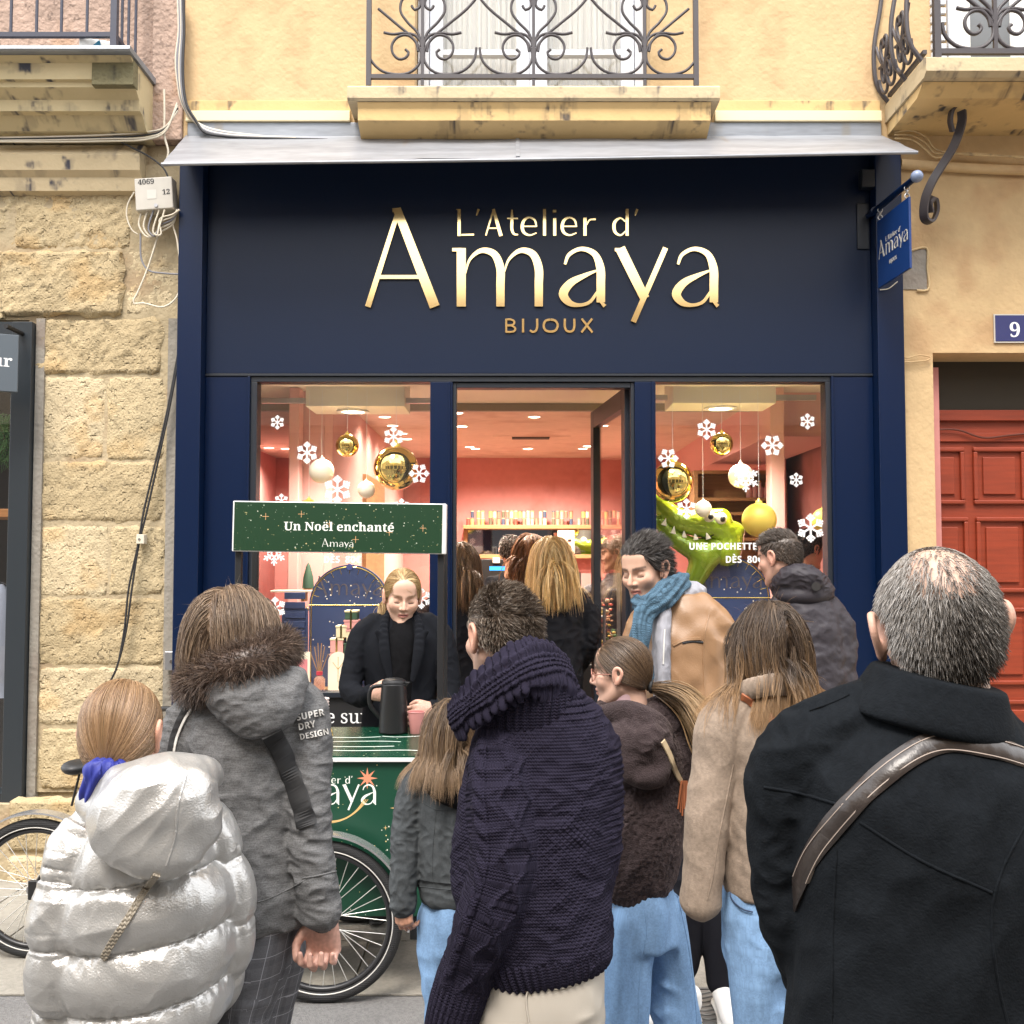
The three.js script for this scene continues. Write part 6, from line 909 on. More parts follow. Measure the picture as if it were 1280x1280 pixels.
// ---------------------------------------------------------------- people in the street, from the photograph's rows at each one's own depth
const J = (z) => (px, py, dz = 0) => at(px, py, z + dz);
const SK = [0.52, 0.31, 0.225];
{ // man in the navy cable sweater
  const z = 2.9, p = J(z), t = thing('person', 'short haired man seen from behind in a thick navy cable knit sweater', 'person', [p(670, 1200)[0], 0, z]);
  const rib = (u, v, x, y, zz) => ((0.0012 + 0.0012 * n3(x * 5, y * 5, zz * 5)) * Math.cos(v * 6.2832 / 0.016 + 1.5 * n3(x * 4, y * 4, zz * 4)) * Math.cos(u * 6.2832 * 56 + 1.5 * n3(x * 6, y * 3, 2)) + 0.0028 * Math.cos(v * 6.2832 / 0.017 + 2 * u) * sstep(1.24, 1.3, y)) + wrinkle(x, y, zz, 6, 9, 0.006, 2);
  const rope = (u, c, w, v, per) => { const q = (u - c) / w; return Math.abs(q) < 1 ? 0.013 * Math.sqrt(1 - q * q) * (0.35 + 0.65 * Math.abs(Math.sin(3.1416 * (v / per + 0.45 * q)))) : 0; };
  const cable = (u, v, x, y, zz) => { const m = ((u + 1.5) % 1 - 0.5) * 0.52, dm = 0.032 * Math.abs(((v / 0.11) % 1) - 0.5) * 2 + 0.005; return rope(m, -0.085, 0.018, v, 0.042) + rope(m, 0.085, 0.018, v, 0.042) + 0.0075 * Math.exp(-(((Math.abs(m) - dm) / 0.008) ** 2)) + 0.006 * Math.exp(-((m / 0.012) ** 2) - ((((v / 0.055) % 1) - 0.5) / 0.25) ** 2) + (Math.abs(m) > 0.13 ? 0.002 * Math.cos(v * 6.2832 / 0.014) : 0) + 0.004 * ridge(x * 9, y * 9, zz * 9); };
  const ribD = (u, v, x, y, zz) => 0.003 * Math.cos(v * 6.2832 / 0.019) + 0.004 * n3(x * 9, y * 9, zz * 9), ribU = (u) => 0.003 * Math.cos(u * 6.2832 * 26);
  const f = field([
    loft(secs(z, [[1204, 604, 758, 0.13], [1185, 596, 764, 0.145], [1140, 574, 764, 0.15], [1090, 565, 760, 0.15], [1020, 570, 762, 0.148], [965, 582, 764, 0.135], [915, 597, 756, 0.118], [880, 618, 738, 0.1], [850, 634, 718, 0.08]]), { disp: rib, cap: 0.02 }),
    limb([p(655, 905, 0.0), p(633, 925, 0.03), p(626, 985, 0.085), p(630, 1075, 0.12), p(607, 1150, 0.12), p(580, 1222, 0.07)], [0.066, 0.08, 0.083, 0.08, 0.072, 0.06], { disp: cable, ref: [-0.25, 0, 1], C: 0.52, k: 0.012, pad: 0.04 }),
    limb([p(585, 1212, 0.07), p(573, 1248, 0.065), p(563, 1280, 0.06)], [0.066, 0.068, 0.062], { disp: ribU, k: 0.012, C: 0.42 }),
    limb([p(728, 905, -0.02), p(738, 935, -0.02), p(742, 1010, -0.02), p(737, 1085, -0.04), p(705, 1125, -0.2)], [0.06, 0.074, 0.074, 0.068, 0.058], { disp: (u, v, x, y, zz) => 0.003 * Math.cos(v * 392) + wrinkle(x, y, zz, 8, 12, 0.005, 5), k: 0.03 })], 0.05);
  garment(t, 'sweater', f, 0.0042, C.navyKnit);
  garment(t, 'ribbed_hem', field([xf(loft(secs(z, [[1212, 602, 760, 0.134], [1196, 597, 765, 0.146], [1176, 592, 767, 0.152]]), { disp: (u) => 0.0035 * Math.cos(u * 6.2832 * 50), cap: 0.012 }), p(680, 1195), [0, 0, 0.16])], 0.01), 0.0042, C.navyKnit);
  const colD = (u, v, x, y, zz) => 0.0028 * Math.cos(u * 6.2832 * 13) + 0.0016 * Math.cos(v * 420 + u * 40) + 0.004 * n3(x * 9, y * 9, zz * 9);
  const col = field([limb([p(568, 898, 0.06), p(586, 884, 0.11), p(622, 858, 0.132), p(658, 836, 0.128), p(692, 830, 0.075), p(708, 845, -0.01), p(684, 868, -0.08)], [0.015, 0.019, 0.022, 0.023, 0.022, 0.02, 0.018], { disp: colD, k: 0.015, sq: [nrm3([-0.3, 0.95, -0.28]), 2.9], pad: 0.06 }), limb([p(634, 846, 0.02), p(652, 822, 0.02), p(672, 820, -0.02)], [0.05, 0.05, 0.04], { k: 0.03 }), loft(secs(z, [[912, 592, 728, 0.1, 0.01], [880, 600, 720, 0.108, 0.015], [850, 616, 712, 0.1, 0.015], [828, 638, 702, 0.085, 0.01]]), { disp: (u) => 0.003 * Math.cos(u * 6.2832 * 34), k: 0.03, cap: 0.02 })], 0.025);
  garment(t, 'shawl_collar', col, 0.0042, C.navyKnit);
  const H = headFrame(p(626, 797, -0.02), Math.PI + 0.62, 0.12, 0.04, 1.0); head(t, H, { skin: SK, beard: 0.5, beardC: [0.3, 0.22, 0.18], cell: 0.004 });
  shortHair(t, H, { n: 7000, seed: 21, len: 0.023, thick: 0.006, top: 0.006, mess: 0.9, lift: 0.55, ear: 0.004, nape: -0.07, w: 0.0009, colors: [[0.1, 0.07, 0.048], [0.14, 0.105, 0.078], [0.27, 0.225, 0.18], [0.07, 0.05, 0.035]], comb: (l) => nrm3([0.3 * Math.sin(l[0] * 60 + l[2] * 40), -0.35 + (l[1] > 0.05 ? 0.35 : 0), l[1] > 0.06 ? -0.8 : -0.4]) });
  trousers(t, secs(z, [[1300, 588, 752, 0.13], [1240, 598, 757, 0.135], [1190, 612, 755, 0.125]]), [[[...p(632, 1270), 0.09], [...p(628, 1390, 0.05), 0.075], [...p(622, 1490, 0.03), 0.062]], [[...p(708, 1270), 0.092], [...p(716, 1390, -0.02), 0.075], [...p(714, 1490, -0.03), 0.062]]], 0.008, C.chino);
  part('back_pocket', seamOn(field([loft(secs(z, [[1300, 588, 752, 0.13], [1240, 598, 757, 0.135], [1190, 612, 755, 0.125]]))]), [[662, 1290], [661, 1238], [700, 1236], [742, 1222]], 0.0025, 40, 1.5), C.chino, t);
  shoe(t, p(622, 1400)[0], z + 0.05, -0.3, -1, C.darkShoe); shoe(t, p(714, 1400)[0], z - 0.02, -0.3, -1, C.darkShoe);
}
{ // balding man in the black coat, nearest
  const z = 4.05, p = J(z), t = thing('person', 'balding grey haired man from behind in a black wool coat, nearest to us', 'person', [p(1165, 1000)[0], 0, z]);
  const dw = (u, v, x, y, zz) => wrinkle(x, y, zz, 4.5, 3.5, 0.005, 7) + 0.003 * n3(x * 14, y * 10, zz * 14);
  const f = field([
    loft(secs(z, [[1500, 962, 1390, 0.17], [1280, 990, 1370, 0.17], [1150, 997, 1362, 0.165], [1040, 993, 1360, 0.16], [975, 998, 1330, 0.145], [935, 1020, 1282, 0.125], [900, 1062, 1256, 0.1], [868, 1088, 1244, 0.08]]), { disp: dw, cap: 0.03 }),
    limb([p(1085, 903, -0.01), p(1020, 938, -0.02), p(990, 982, -0.035), p(988, 1072, -0.05), p(1002, 1160, -0.07), p(1040, 1250, -0.17)], [0.06, 0.066, 0.064, 0.057, 0.054, 0.05], { disp: (u, v, x, y, zz) => wrinkle(x, y, zz, 7, 9, 0.006, 9), k: 0.014 }),
    limb([p(1225, 930, -0.02), p(1300, 1000, -0.02), p(1345, 1060, 0.0), p(1362, 1120, 0.03), p(1360, 1220, 0.0), p(1330, 1330, -0.1)], [0.06, 0.07, 0.072, 0.066, 0.06, 0.05], { disp: (u, v, x, y, zz) => wrinkle(x, y, zz, 7, 9, 0.006, 10), k: 0.03 })], 0.05);
  garment(t, 'coat', f, 0.0055, C.blackWool, { uv: 'box' });
  const cc = p(1166, 872, 0), tl = (q) => xf(q, cc, [0.06, 0, -0.2]);
  const cf = field([tl(loft(secs(z, [[906, 1062, 1270, 0.112, 0.008], [895, 1066, 1266, 0.112, 0.01], [866, 1079, 1253, 0.1, 0.01], [844, 1088, 1244, 0.092, 0.008]]), { cap: 0.005, pow: 2.1 })), limb([p(1240, 905, 0.03), p(1268, 935, 0.0), p(1300, 985, -0.03)], 0.014, { sq: [nrm3([0.6, 1, 0]), 2], k: 0.012, pad: 0.05 })], 0.01);
  garment(t, 'collar', cf, 0.005, C.blackWool, { uv: 'box' });
  part('yoke_seam', seamOn(f, [[955, 984], [1000, 992], [1045, 1005]], 0.0022, 30, 0.8), C.blackWool, t); part('yoke_seam', seamOn(f, [[1075, 1028], [1150, 1075], [1240, 1116]], 0.0022, 40, 0.8), C.blackWool, t);
  part('back_seam', seamOn(f, [[1046, 1062], [1042, 1150], [1040, 1280]], 0.0016, 40, 0.8), C.blackWool, t); part('sleeve_seam', seamOn(f, [[1282, 1030], [1252, 1090], [1240, 1140], [1246, 1220], [1262, 1290]], 0.002, 40, 0.8), C.blackWool, t); part('shoulder_seam', seamOn(f, [[1012, 888], [1040, 878], [1062, 868]], 0.002, 20, 0.8), C.blackWool, t);
  const torso = field([f.prims[0]]);
  const tab = field([limb([p(1205, 940, 0.1), p(1262, 968, 0.095)], [0.02, 0.02], { n: 1, sq: [nrm3([0, 0.45, 1]), 0.35] })], 0.01); 
  const sp = part('bag_strap', strapOn(torso, [[1290, 950], [1262, 938], [1240, 934], [1225, 931], [1200, 925], [1175, 926], [1140, 942], [1095, 976], [1050, 1022], [1016, 1066], [1000, 1098], [992, 1125], [986, 1150]], 0.032, 0.0028, 60, 0.8), C.brownStrap, t, 'dark brown leather shoulder strap');
  part('stitching', strapOn(torso, [[1290, 961], [1250, 948], [1222, 942], [1196, 938], [1170, 939], [1140, 953], [1100, 984], [1058, 1028], [1025, 1071], [1008, 1108]], 0.0014, 0.0036, 50, 0.8), mat([0.3, 0.24, 0.2], 0.6), sp); part('stitching', strapOn(torso, [[1290, 940], [1252, 927], [1224, 921], [1196, 916], [1165, 921], [1135, 936], [1090, 970], [1045, 1016], [1008, 1062], [992, 1100]], 0.0014, 0.0036, 50, 0.8), mat([0.3, 0.24, 0.2], 0.6), sp);
  const H = headFrame(p(1171, 787, -0.02), Math.PI - 0.04, -0.04, -0.1, 0.95); head(t, H, { skin: [0.5, 0.335, 0.255], cell: 0.003, ears: 1.35 });
  shortHair(t, H, { n: 12000, seed: 33, len: 0.017, thick: 0.0035, mess: 0.75, lift: 0.45, front: 0.07, ear: 0.006, nape: -0.07, w: 0.0006, cell: 0.004, rough: 0.002, bump: 0.004, colors: [[0.05, 0.042, 0.034], [0.16, 0.14, 0.12], [0.33, 0.31, 0.29], [0.07, 0.058, 0.046], [0.22, 0.2, 0.18]], comb: (l) => nrm3([l[0] * 4, -0.9, -0.25]),
    colorAt: (l, r) => { const k = Math.abs(l[0]) / 0.07 + 0.3 * l[1] / 0.1 + (r() - 0.5) * 0.9; return k > 0.85 ? (r() < 0.6 ? 2 : 4) : k > 0.45 ? (r() < 0.5 ? 1 : 4) : r() < 0.6 ? 0 : 3; },
    skip: (l, r) => { const d = Math.hypot(l[0] / 0.056, (l[2] + 0.05) / 0.07); return (l[1] > 0.055 && r() > sstep(0.5, 1.3, d) * 0.85 + 0.1) || (Math.abs(l[0]) > 0.062 && l[2] > -0.03 && l[1] < 0.03); }, bald: true });
  trousers(t, secs(z, [[1700, 1040, 1300, 0.12], [1560, 1035, 1310, 0.13], [1450, 1040, 1300, 0.12]]), [[[...p(1100, 1640), 0.085], [...p(1100, 1880, 0.03), 0.07], [...p(1100, 2080), 0.06]], [[...p(1240, 1640), 0.085], [...p(1245, 1880, 0.03), 0.07], [...p(1245, 2080), 0.06]]], 0.012, C.blackJean);
  shoe(t, p(1100, 1600)[0], z + 0.05, 0, -1, C.darkShoe); shoe(t, p(1240, 1600)[0], z + 0.05, 0.1, -1, C.darkShoe);
}
{ // child in the silver puffer
  const z = 3.4, p = J(z), t = thing('person', 'child with a blue hair tie from behind in a shiny silver puffer jacket', 'person', [p(165, 1100)[0], 0, z]);
  const puff = (v, h, a, x = 0, y = 0, zz = 0) => { const q = Math.abs(Math.sin(3.14159 * v / h)); return a * Math.pow(q, 0.45) - a + 0.0045 * (1 - q) * (1 - q) * n3(x * 38, y * 14, zz * 38) + 0.0012 * ridge(x * 16 + 9 * y, y * 9, zz * 16) * sstep(0.1, 0.5, n3(x * 7, y * 7, zz * 7 + 3)); };
  const wr = (x, y, zz, a, sd) => a * (0.6 * n3(x * 5 + 3 * y + sd, y * 5, zz * 5) + 0.5 * ridge(x * 5 - 4 * y + sd, y * 8 + 2 * x, zz * 4) * sstep(-0.3, 0.5, n3(x * 4, y * 4, zz * 4 + sd)) + 0.1 * ridge(x * 18 + sd, y * 13, zz * 14));
  const f = field([
    loft(secs(z, [[1300, 95, 262, 0.13], [1276, 84, 275, 0.155], [1235, 78, 287, 0.175], [1160, 78, 300, 0.185], [1100, 84, 299, 0.18], [1060, 100, 282, 0.165], [1020, 122, 260, 0.14], [985, 145, 236, 0.1]]), { disp: (u, v, x, y, zz) => puff(v - 0.12 * (x + 0.85) + 0.03, 0.118, 0.026, x, y, zz) + wr(x, y, zz, 0.007, 1), cap: 0.04 }),
    limb([p(130, 1015, 0.02), p(100, 1062, 0.05), p(85, 1125, 0.07), p(80, 1205, 0.08), p(84, 1300, 0.04)], [0.05, 0.062, 0.069, 0.071, 0.06], { disp: (u, v, x, y, zz) => puff(v - 0.02, 0.118, 0.02, x, y, zz) + wr(x, y, zz, 0.006, 3), k: 0.012 }),
    limb([p(244, 1012, -0.02), p(268, 1050, -0.02), p(286, 1120, -0.02), p(286, 1190, -0.04), p(270, 1250, -0.12)], [0.05, 0.055, 0.055, 0.05, 0.045], { disp: (u, v, x, y, zz) => puff(v, 0.118, 0.016, x, y, zz) + wr(x, y, zz, 0.005, 5), k: 0.012 })], 0.03);
  garment(t, 'puffer_jacket', f, 0.0042, C.silver, { uv: 'box' });
  const hd = field([blob(p(195, 1020, 0.15), [0.125, 0.1, 0.085], { rot: [0.25, 0, 0.5], disp: (u, v, x, y, zz) => wr(x, y, zz, 0.008, 7) + 0.0025 * ridge(x * 12 - 8 * y, y * 8, zz * 10) }), limb([p(128, 985, 0.04), p(150, 978, 0.11), p(200, 970, 0.13), p(250, 966, 0.1), p(264, 972, 0.02)], [0.028, 0.034, 0.036, 0.034, 0.024], { disp: (u, v, x, y, zz) => wr(x, y, zz, 0.004, 8), k: 0.03 }), limb([p(115, 1005, 0.07), p(160, 1045, 0.17), p(205, 1072, 0.19), p(245, 1040, 0.15)], [0.03, 0.04, 0.04, 0.035], { k: 0.04, disp: (u, v, x, y, zz) => wr(x, y, zz, 0.007, 9) })], 0.035);
  garment(t, 'hood', hd, 0.004, C.silver, { uv: 'box' });
  const both = field([...f.prims, ...hd.prims], 0.03); part('hood_seam', seamOn(hd, [[233, 968], [222, 1010], [218, 1050], [208, 1082]], 0.0022, 40, 1.2), C.silver, t);
  part('bag_strap', strapOn(both, [[197, 1092], [180, 1115], [160, 1148], [142, 1175], [128, 1200]], 0.014, 0.003, 40, 1.2), mat([0.3, 0.26, 0.2], 0.5, { bumpMap: T.knit, bumpScale: 0.003 }), t, 'narrow beaded bag strap');
  const H = headFrame(p(153, 922, 0.0), Math.PI - 0.06, 0.22, -0.06, 0.86); head(t, H, { skin: [0.6, 0.36, 0.26], cell: 0.0035 });
  const cp = hairCap(H, { thick: 0.012, front: 0.07, ear: 0.0, nape: -0.06, bump: 0.002, rough: 0.001 }), cg = mesh(cp, 0.004, { color: () => [0.25, 0.15, 0.075] });
  const r = rnd(3), knot = [0, -0.082, -0.092], L = scalpRoots(H, 2600, 8, { thick: 0.011, front: 0.065, ear: 0.0, nape: -0.062 }).map((q) => { const pts = []; let l = add3(q.l, q.n, 0.001 + 0.002 * q.r); for (let i = 0; i <= 8; i++) { pts.push(H.out(l)); const to = sub3(knot, l), dl = len3(to); if (dl < 0.015) break; l = add3(l, nrm3(to), Math.min(0.018, dl * 0.5)); const h = CAP(...l) - 0.0135 - 0.002 * q.r; if (h < 0) l = add3(l, grad(CAP, ...l), -h); } return pts; }).filter((s) => s.length > 2);
  const pal = [[0.27, 0.16, 0.08], [0.22, 0.13, 0.06], [0.32, 0.2, 0.11], [0.18, 0.1, 0.048]], tn = L.map(() => 0.75 + 0.5 * r()); part('hair', mergeGeometries([cg, strandGeo(L, 0.001, (i) => pal[i % 4].map((c) => c * tn[i]))]), hairM, t);
  const ty = field([limb([H.out([-0.03, -0.075, -0.088]), H.out([0, -0.078, -0.105]), H.out([0.03, -0.075, -0.09])], [0.016, 0.02, 0.016], { disp: (u, v, x, y, zz) => 0.004 * Math.cos(v * 500) }), limb([H.out([0, -0.085, -0.1]), H.out([0.02, -0.12, -0.085]), H.out([0.03, -0.14, -0.07])], [0.022, 0.025, 0.02], { disp: (u) => 0.004 * Math.cos(u * 40) })], 0.02); part('hair_tie', mesh(ty, 0.003), mat([0.012, 0.02, 0.2], 0.6, { sheen: 0.5, sheenColor: [0.1, 0.15, 0.6] }), t);
  trousers(t, secs(z, [[1420, 110, 250, 0.12], [1350, 104, 256, 0.12], [1270, 110, 250, 0.11]]), [[[...p(140, 1390), 0.075], [...p(138, 1530), 0.062], [...p(138, 1660), 0.055]], [[...p(215, 1390), 0.075], [...p(218, 1530), 0.062], [...p(218, 1660), 0.055]]], 0.012, C.blackJean);
  shoe(t, p(138, 1500)[0], z + 0.05, 0, -1, C.darkShoe, 0.22); shoe(t, p(218, 1500)[0], z + 0.05, 0, -1, C.darkShoe, 0.22);
}
const palettes = { brown: [[0.13, 0.08, 0.045], [0.09, 0.055, 0.03], [0.19, 0.125, 0.07], [0.06, 0.036, 0.02]], ash: [[0.25, 0.17, 0.105], [0.16, 0.105, 0.06], [0.36, 0.26, 0.17], [0.12, 0.075, 0.045]], brownD: [[0.085, 0.055, 0.035], [0.06, 0.037, 0.023], [0.13, 0.088, 0.055], [0.04, 0.025, 0.016]], ashD: [[0.19, 0.125, 0.078], [0.12, 0.078, 0.047], [0.27, 0.19, 0.125], [0.09, 0.056, 0.034]], blond: [[0.52, 0.36, 0.17], [0.4, 0.26, 0.11], [0.62, 0.46, 0.25], [0.33, 0.2, 0.085]], dark: [[0.03, 0.022, 0.018], [0.05, 0.036, 0.028], [0.02, 0.015, 0.012], [0.08, 0.06, 0.048]] };
// long hair: strands from the scalp that run over head and clothes under their own weight
function longHair(t, H, body, o) {
  const cp = hairCap(H, { thick: 0.009, front: o.front ?? 0.06, ear: o.ear ?? -0.03, nape: -0.09, ...o.cap }), r = rnd(o.seed), f = (x, y, z) => Math.min(H.f(x, y, z), cp(x, y, z), body ? body(x, y, z) : 9), pal = o.pal, L = [];
  const part0 = o.part ?? 0;
  for (const q of scalpRoots(H, o.n ?? 420, o.seed, { front: o.front ?? 0.06, ear: o.ear ?? -0.03, nape: -0.085, thick: 0.008 })) {
    const l = q.l, side = l[0] > part0 ? 1 : -1, b0 = nrm3([side * (0.5 + 0.3 * r()) * (l[1] > 0.04 ? 1 : 0.3), -0.25, -0.7 - (o.back ?? 0)]), back = H.dir(nrm3(add3(b0, q.n, -dot3(b0, q.n) + 0.03))), Lh = (o.len ?? 0.4) * (0.78 + 0.3 * r()) - (o.even ? (0.12 - l[1]) * 0.5 : 0);
    const g = fall(H.out(add3(l, q.n, 0.003)), back, Math.max(0.05, Lh), o.steps ?? 16, f, { grav: o.grav ?? 0.3, off: 0.004 + 0.013 * r() * (o.vol ?? 1), wave: o.wave ?? 0.05, freq: o.freq ?? 0.9, phase: r() * 6.3, pull: o.pull, endY: o.endY === undefined ? undefined : o.endY + (o.ragged ?? 0.05) * (r() - 0.4) });
    const jit = (i, q) => 0.0022 * Math.sin(i * 0.9 + q) * Math.min(1, i / 4); const K = o.kids ?? 7, tone = Math.floor(r() * 4), b = 0.8 + 0.4 * r();
    for (let k = 0; k < K; k++) { const ox = (r() - 0.5) * 0.013, oy = (r() - 0.5) * 0.01, oz = (r() - 0.5) * 0.013, cut = Math.max(4, Math.round(g.length * (0.8 + 0.2 * r()))), s = g.slice(0, cut).map((p, i) => { const e = (1 - 0.55 * i / cut) * (o.clump ?? 1); let a = [p[0] + ox * e + jit(i, ox * 900), p[1] + oy * e, p[2] + oz * e + jit(i, oz * 900)]; return a; }); s.w = 0.6 + 0.8 * r(); s.c = tone; s.b = b * (0.85 + 0.3 * r()); L.push(s); }
  }
  for (let k = 0; k < (o.fly ?? 25); k++) { const q = scalpRoots(H, 1, o.seed * 7 + k, { front: 0.06, ear: 0.02, nape: -0.02 })[0], d = nrm3(add3(H.dir(q.n), [r() - 0.5, r() * 0.4, r() - 0.5], 0.8)); const s = fall(H.out(q.l), d, 0.025 + 0.03 * r(), 5, () => 1, { grav: 0.12 }); s.w = 0.3; s.c = 2; s.b = 1.1; if (s.length > 2) L.push(s); }
  const tip = o.tip, cg = mesh(cp, 0.005, { color: () => pal[0] });
  part('hair', mergeGeometries([cg, strandGeo(L, o.w ?? 0.0014, (i, q) => { const c = pal[L[i].c], b = L[i].b, m = tip ? sstep(0.35, 0.95, q) * tip[3] : 0; return [0, 1, 2].map((k) => lerp(c[k], tip ? tip[k] : 0, m) * b); })]), hairM, t);
}
function furRing(t, pts, R, len, n, seed, pal, name, sq) { // core of the collar and its fur
  const core = field([limb(pts, R, { sq, n: 5, pad: 0.03 })], 0.02), r = rnd(seed), cv = new THREE.CatmullRomCurve3(pts.map((p) => V3(...p)), false, 'centripetal'), L = [], cg = mesh(core, 0.006, { color: () => pal[0] });
  for (let i = 0; i < n; i++) { const u = r(), c = cv.getPointAt(u), tn = cv.getTangentAt(u), a = r() * 6.2832; let e1 = nrm3(cross3([tn.x, tn.y, tn.z], [0.1, 0.3, 1])), e2 = cross3([tn.x, tn.y, tn.z], e1), d = nrm3([0, 1, 2].map((k) => e1[k] * Math.cos(a) + e2[k] * Math.sin(a))); let p = [c.x, c.y, c.z]; for (let j = 0; j < 8; j++) { const v = core(...p); if (v > -0.002) break; p = add3(p, d, -v * 0.9 + 0.001); } let dir = nrm3(add3(add3(d, [tn.x, tn.y, tn.z], (r() - 0.5) * 1.4), [r() - 0.5, r() - 0.7, r() - 0.5], 0.7)); const s = [p], l = len * (0.6 + 0.7 * r()) / 3; for (let j = 0; j < 3; j++) { p = add3(p, dir, l); dir = nrm3(add3(dir, [r() - 0.5, -0.35, r() - 0.5], 0.45)); s.push(p); } s.w = 0.6 + 0.7 * r(); L.push(s); }
  const tn = L.map(() => [Math.floor(r() * pal.length), 0.7 + 0.6 * r()]); part(name, mergeGeometries([cg, strandGeo(L, 0.0008, (i, q) => pal[tn[i][0]].map((c) => c * tn[i][1]))]), hairM, t);
}
{ // woman with the fur hood
  const z = 3.15, p = J(z), t = thing('person', 'woman from behind in a grey jacket with a brown fur trimmed hood and plaid trousers', 'person', [p(315, 1200)[0], 0, z]);
  const dj = (u, v, x, y, zz) => wrinkle(x, y, zz, 6, 8, 0.006, 21) + 0.0015 * n3(x * 30, y * 30, zz * 30);
  const dsl = (u, v, x, y, zz) => wrinkle(x + y * 0.6, y, zz, 7, 13, 0.006, 23);
  const f = field([loft(secs(z, [[1150, 268, 392, 0.12], [1120, 262, 390, 0.128], [1060, 256, 384, 0.12], [1000, 250, 380, 0.118], [950, 240, 385, 0.12], [905, 238, 385, 0.112], [870, 262, 370, 0.09], [845, 282, 352, 0.07]]), { disp: dj, cap: 0.015 }),
    limb([p(262, 875, 0), p(235, 905, 0), p(223, 965, 0.01), p(222, 1050, 0.02), p(240, 1130, -0.02)], [0.05, 0.055, 0.055, 0.05, 0.045], { disp: dsl, k: 0.02 }),
    limb([p(358, 870, 0), p(378, 895, 0.01), p(383, 955, 0.03), p(386, 1030, 0.06), p(393, 1095, 0.07), p(400, 1135, 0.065)], [0.052, 0.058, 0.054, 0.047, 0.046, 0.048], { disp: dsl, k: 0.015 })], 0.04);
  garment(t, 'jacket', f, 0.0048, C.melee, { uv: 'box' });
  const hd = field([blob(p(315, 868, 0.1), [0.1, 0.06, 0.075], { rot: [0.2, 0, -0.25], disp: (u, v, x, y, zz) => wrinkle(x, y, zz, 9, 16, 0.006, 31) }), limb([p(275, 865, 0.07), p(312, 903, 0.13), p(345, 893, 0.12), p(368, 850, 0.07)], [0.03, 0.032, 0.032, 0.03], { k: 0.04, disp: (u, v, x, y, zz) => wrinkle(x, y, zz, 9, 16, 0.004, 32) })], 0.03); garment(t, 'hood', hd, 0.0048, C.melee, { uv: 'box' });
  const FR = [p(262, 848, -0.09), p(244, 858, -0.02), p(250, 852, 0.07), p(282, 840, 0.125), p(320, 826, 0.12), p(345, 814, 0.06), p(355, 810, -0.02), p(342, 820, -0.09)];
  furRing(t, FR, [0.025, 0.029, 0.032, 0.034, 0.032, 0.029, 0.026, 0.022], 0.027, 10000, 41, [[0.08, 0.05, 0.036], [0.12, 0.08, 0.058], [0.055, 0.036, 0.026], [0.19, 0.135, 0.1]], 'fur_trim', [[0, 1, 0], 1.25]);
  const H = headFrame(p(295, 803, -0.01), Math.PI - 0.25, 0.1, -0.2, 0.93); head(t, H, { skin: SK, cell: 0.0045 });
  const furF = field([limb(FR, [0.05, 0.054, 0.056, 0.058, 0.056, 0.05, 0.048, 0.046], { sq: [[0, 1, 0], 1.2] }), ...hd.prims, ...f.prims], 0.02);
  longHair(t, H, null, { seed: 51, n: 1500, kids: 6, len: 0.26, steps: 12, pal: palettes.ashD, vol: 0.35, grav: 0.5, wave: 0.02, fly: 45, w: 0.0007, clump: 0.9, endY: Y(834, z), ragged: 0.02, cap: { thick: 0.012 } });
  part('bag_strap', strapOn(field([...f.prims, ...hd.prims], 0.02), [[338, 915], [352, 940], [366, 975], [378, 1010], [384, 1035]], 0.045, 0.004, 36, 1.2), C.blackStrap, t);
  part('sleeve_stripe', strapOn(f, [[216, 960], [219, 930], [229, 903], [240, 885]], 0.006, 0.0025, 30, 1.2), C.sole, t); part('sleeve_stripe', strapOn(f, [[211, 960], [214, 930], [224, 900], [234, 883]], 0.014, 0.0015, 30, 1.2), C.blackStrap, t);
  part('back_print', G().add(printOn(f, 'SUPER', F.bold, 8.5, 371, 901, 0.2, 1.2)).add(printOn(f, 'DRY', F.bold, 8.5, 373, 913, 0.2, 1.2)).add(printOn(f, 'DESIGN', F.bold, 7.4, 375, 925, 0.2, 1.2)).build(), C.sole, t);
  part('hem_seam', seamOn(f, [[270, 1128], [320, 1128], [360, 1112], [388, 1096]], 0.0015, 40, 1.2), C.melee, t); part('cuff_seam', seamOn(f, [[378, 1098], [400, 1094], [424, 1088]], 0.002, 24, 1.2), C.melee, t);
  const cuff = field([limb([p(404, 1128, 0.065), p(404, 1148, 0.06)], [0.034, 0.031], { disp: (u) => 0.0016 * Math.cos(u * 6.2832 * 22), n: 1 })], 0.01); part('knit_cuff', mesh(cuff, 0.003, { uv: true }), C.blackKnit, t);
  hand(t, p(403, 1143, 0.055), [0.02, -1, -0.1], [0.15, 0.1, -1], { s: 0.92, thumb: -1, bend: [1.15, 1.2, 1.2, 1.1], thumbBend: 0.7, thumbOut: 0.9, skin: [0.56, 0.33, 0.26] });
  const lg = (u, v, x, y, zz) => 0; trousers(t, secs(z, [[1240, 268, 352, 0.1], [1200, 272, 366, 0.11], [1140, 285, 380, 0.105], [1105, 290, 372, 0.09]]), [[[...p(308, 1200, 0.03), 0.085], [...p(293, 1290, 0.05), 0.068], [...p(286, 1400, 0.05), 0.064], [...p(284, 1560, 0.03), 0.066]], [[...p(344, 1190, -0.04), 0.075], [...p(329, 1280, -0.05), 0.062], [...p(322, 1400, -0.06), 0.058], [...p(322, 1540, -0.08), 0.06]]], 0.007, C.plaid, { C: 0.51 });
  shoe(t, p(285, 1400)[0], z + 0.06, 0, -1, C.darkShoe, 0.24); shoe(t, p(322, 1400)[0], z - 0.03, 0.1, -1, C.darkShoe, 0.24);
}
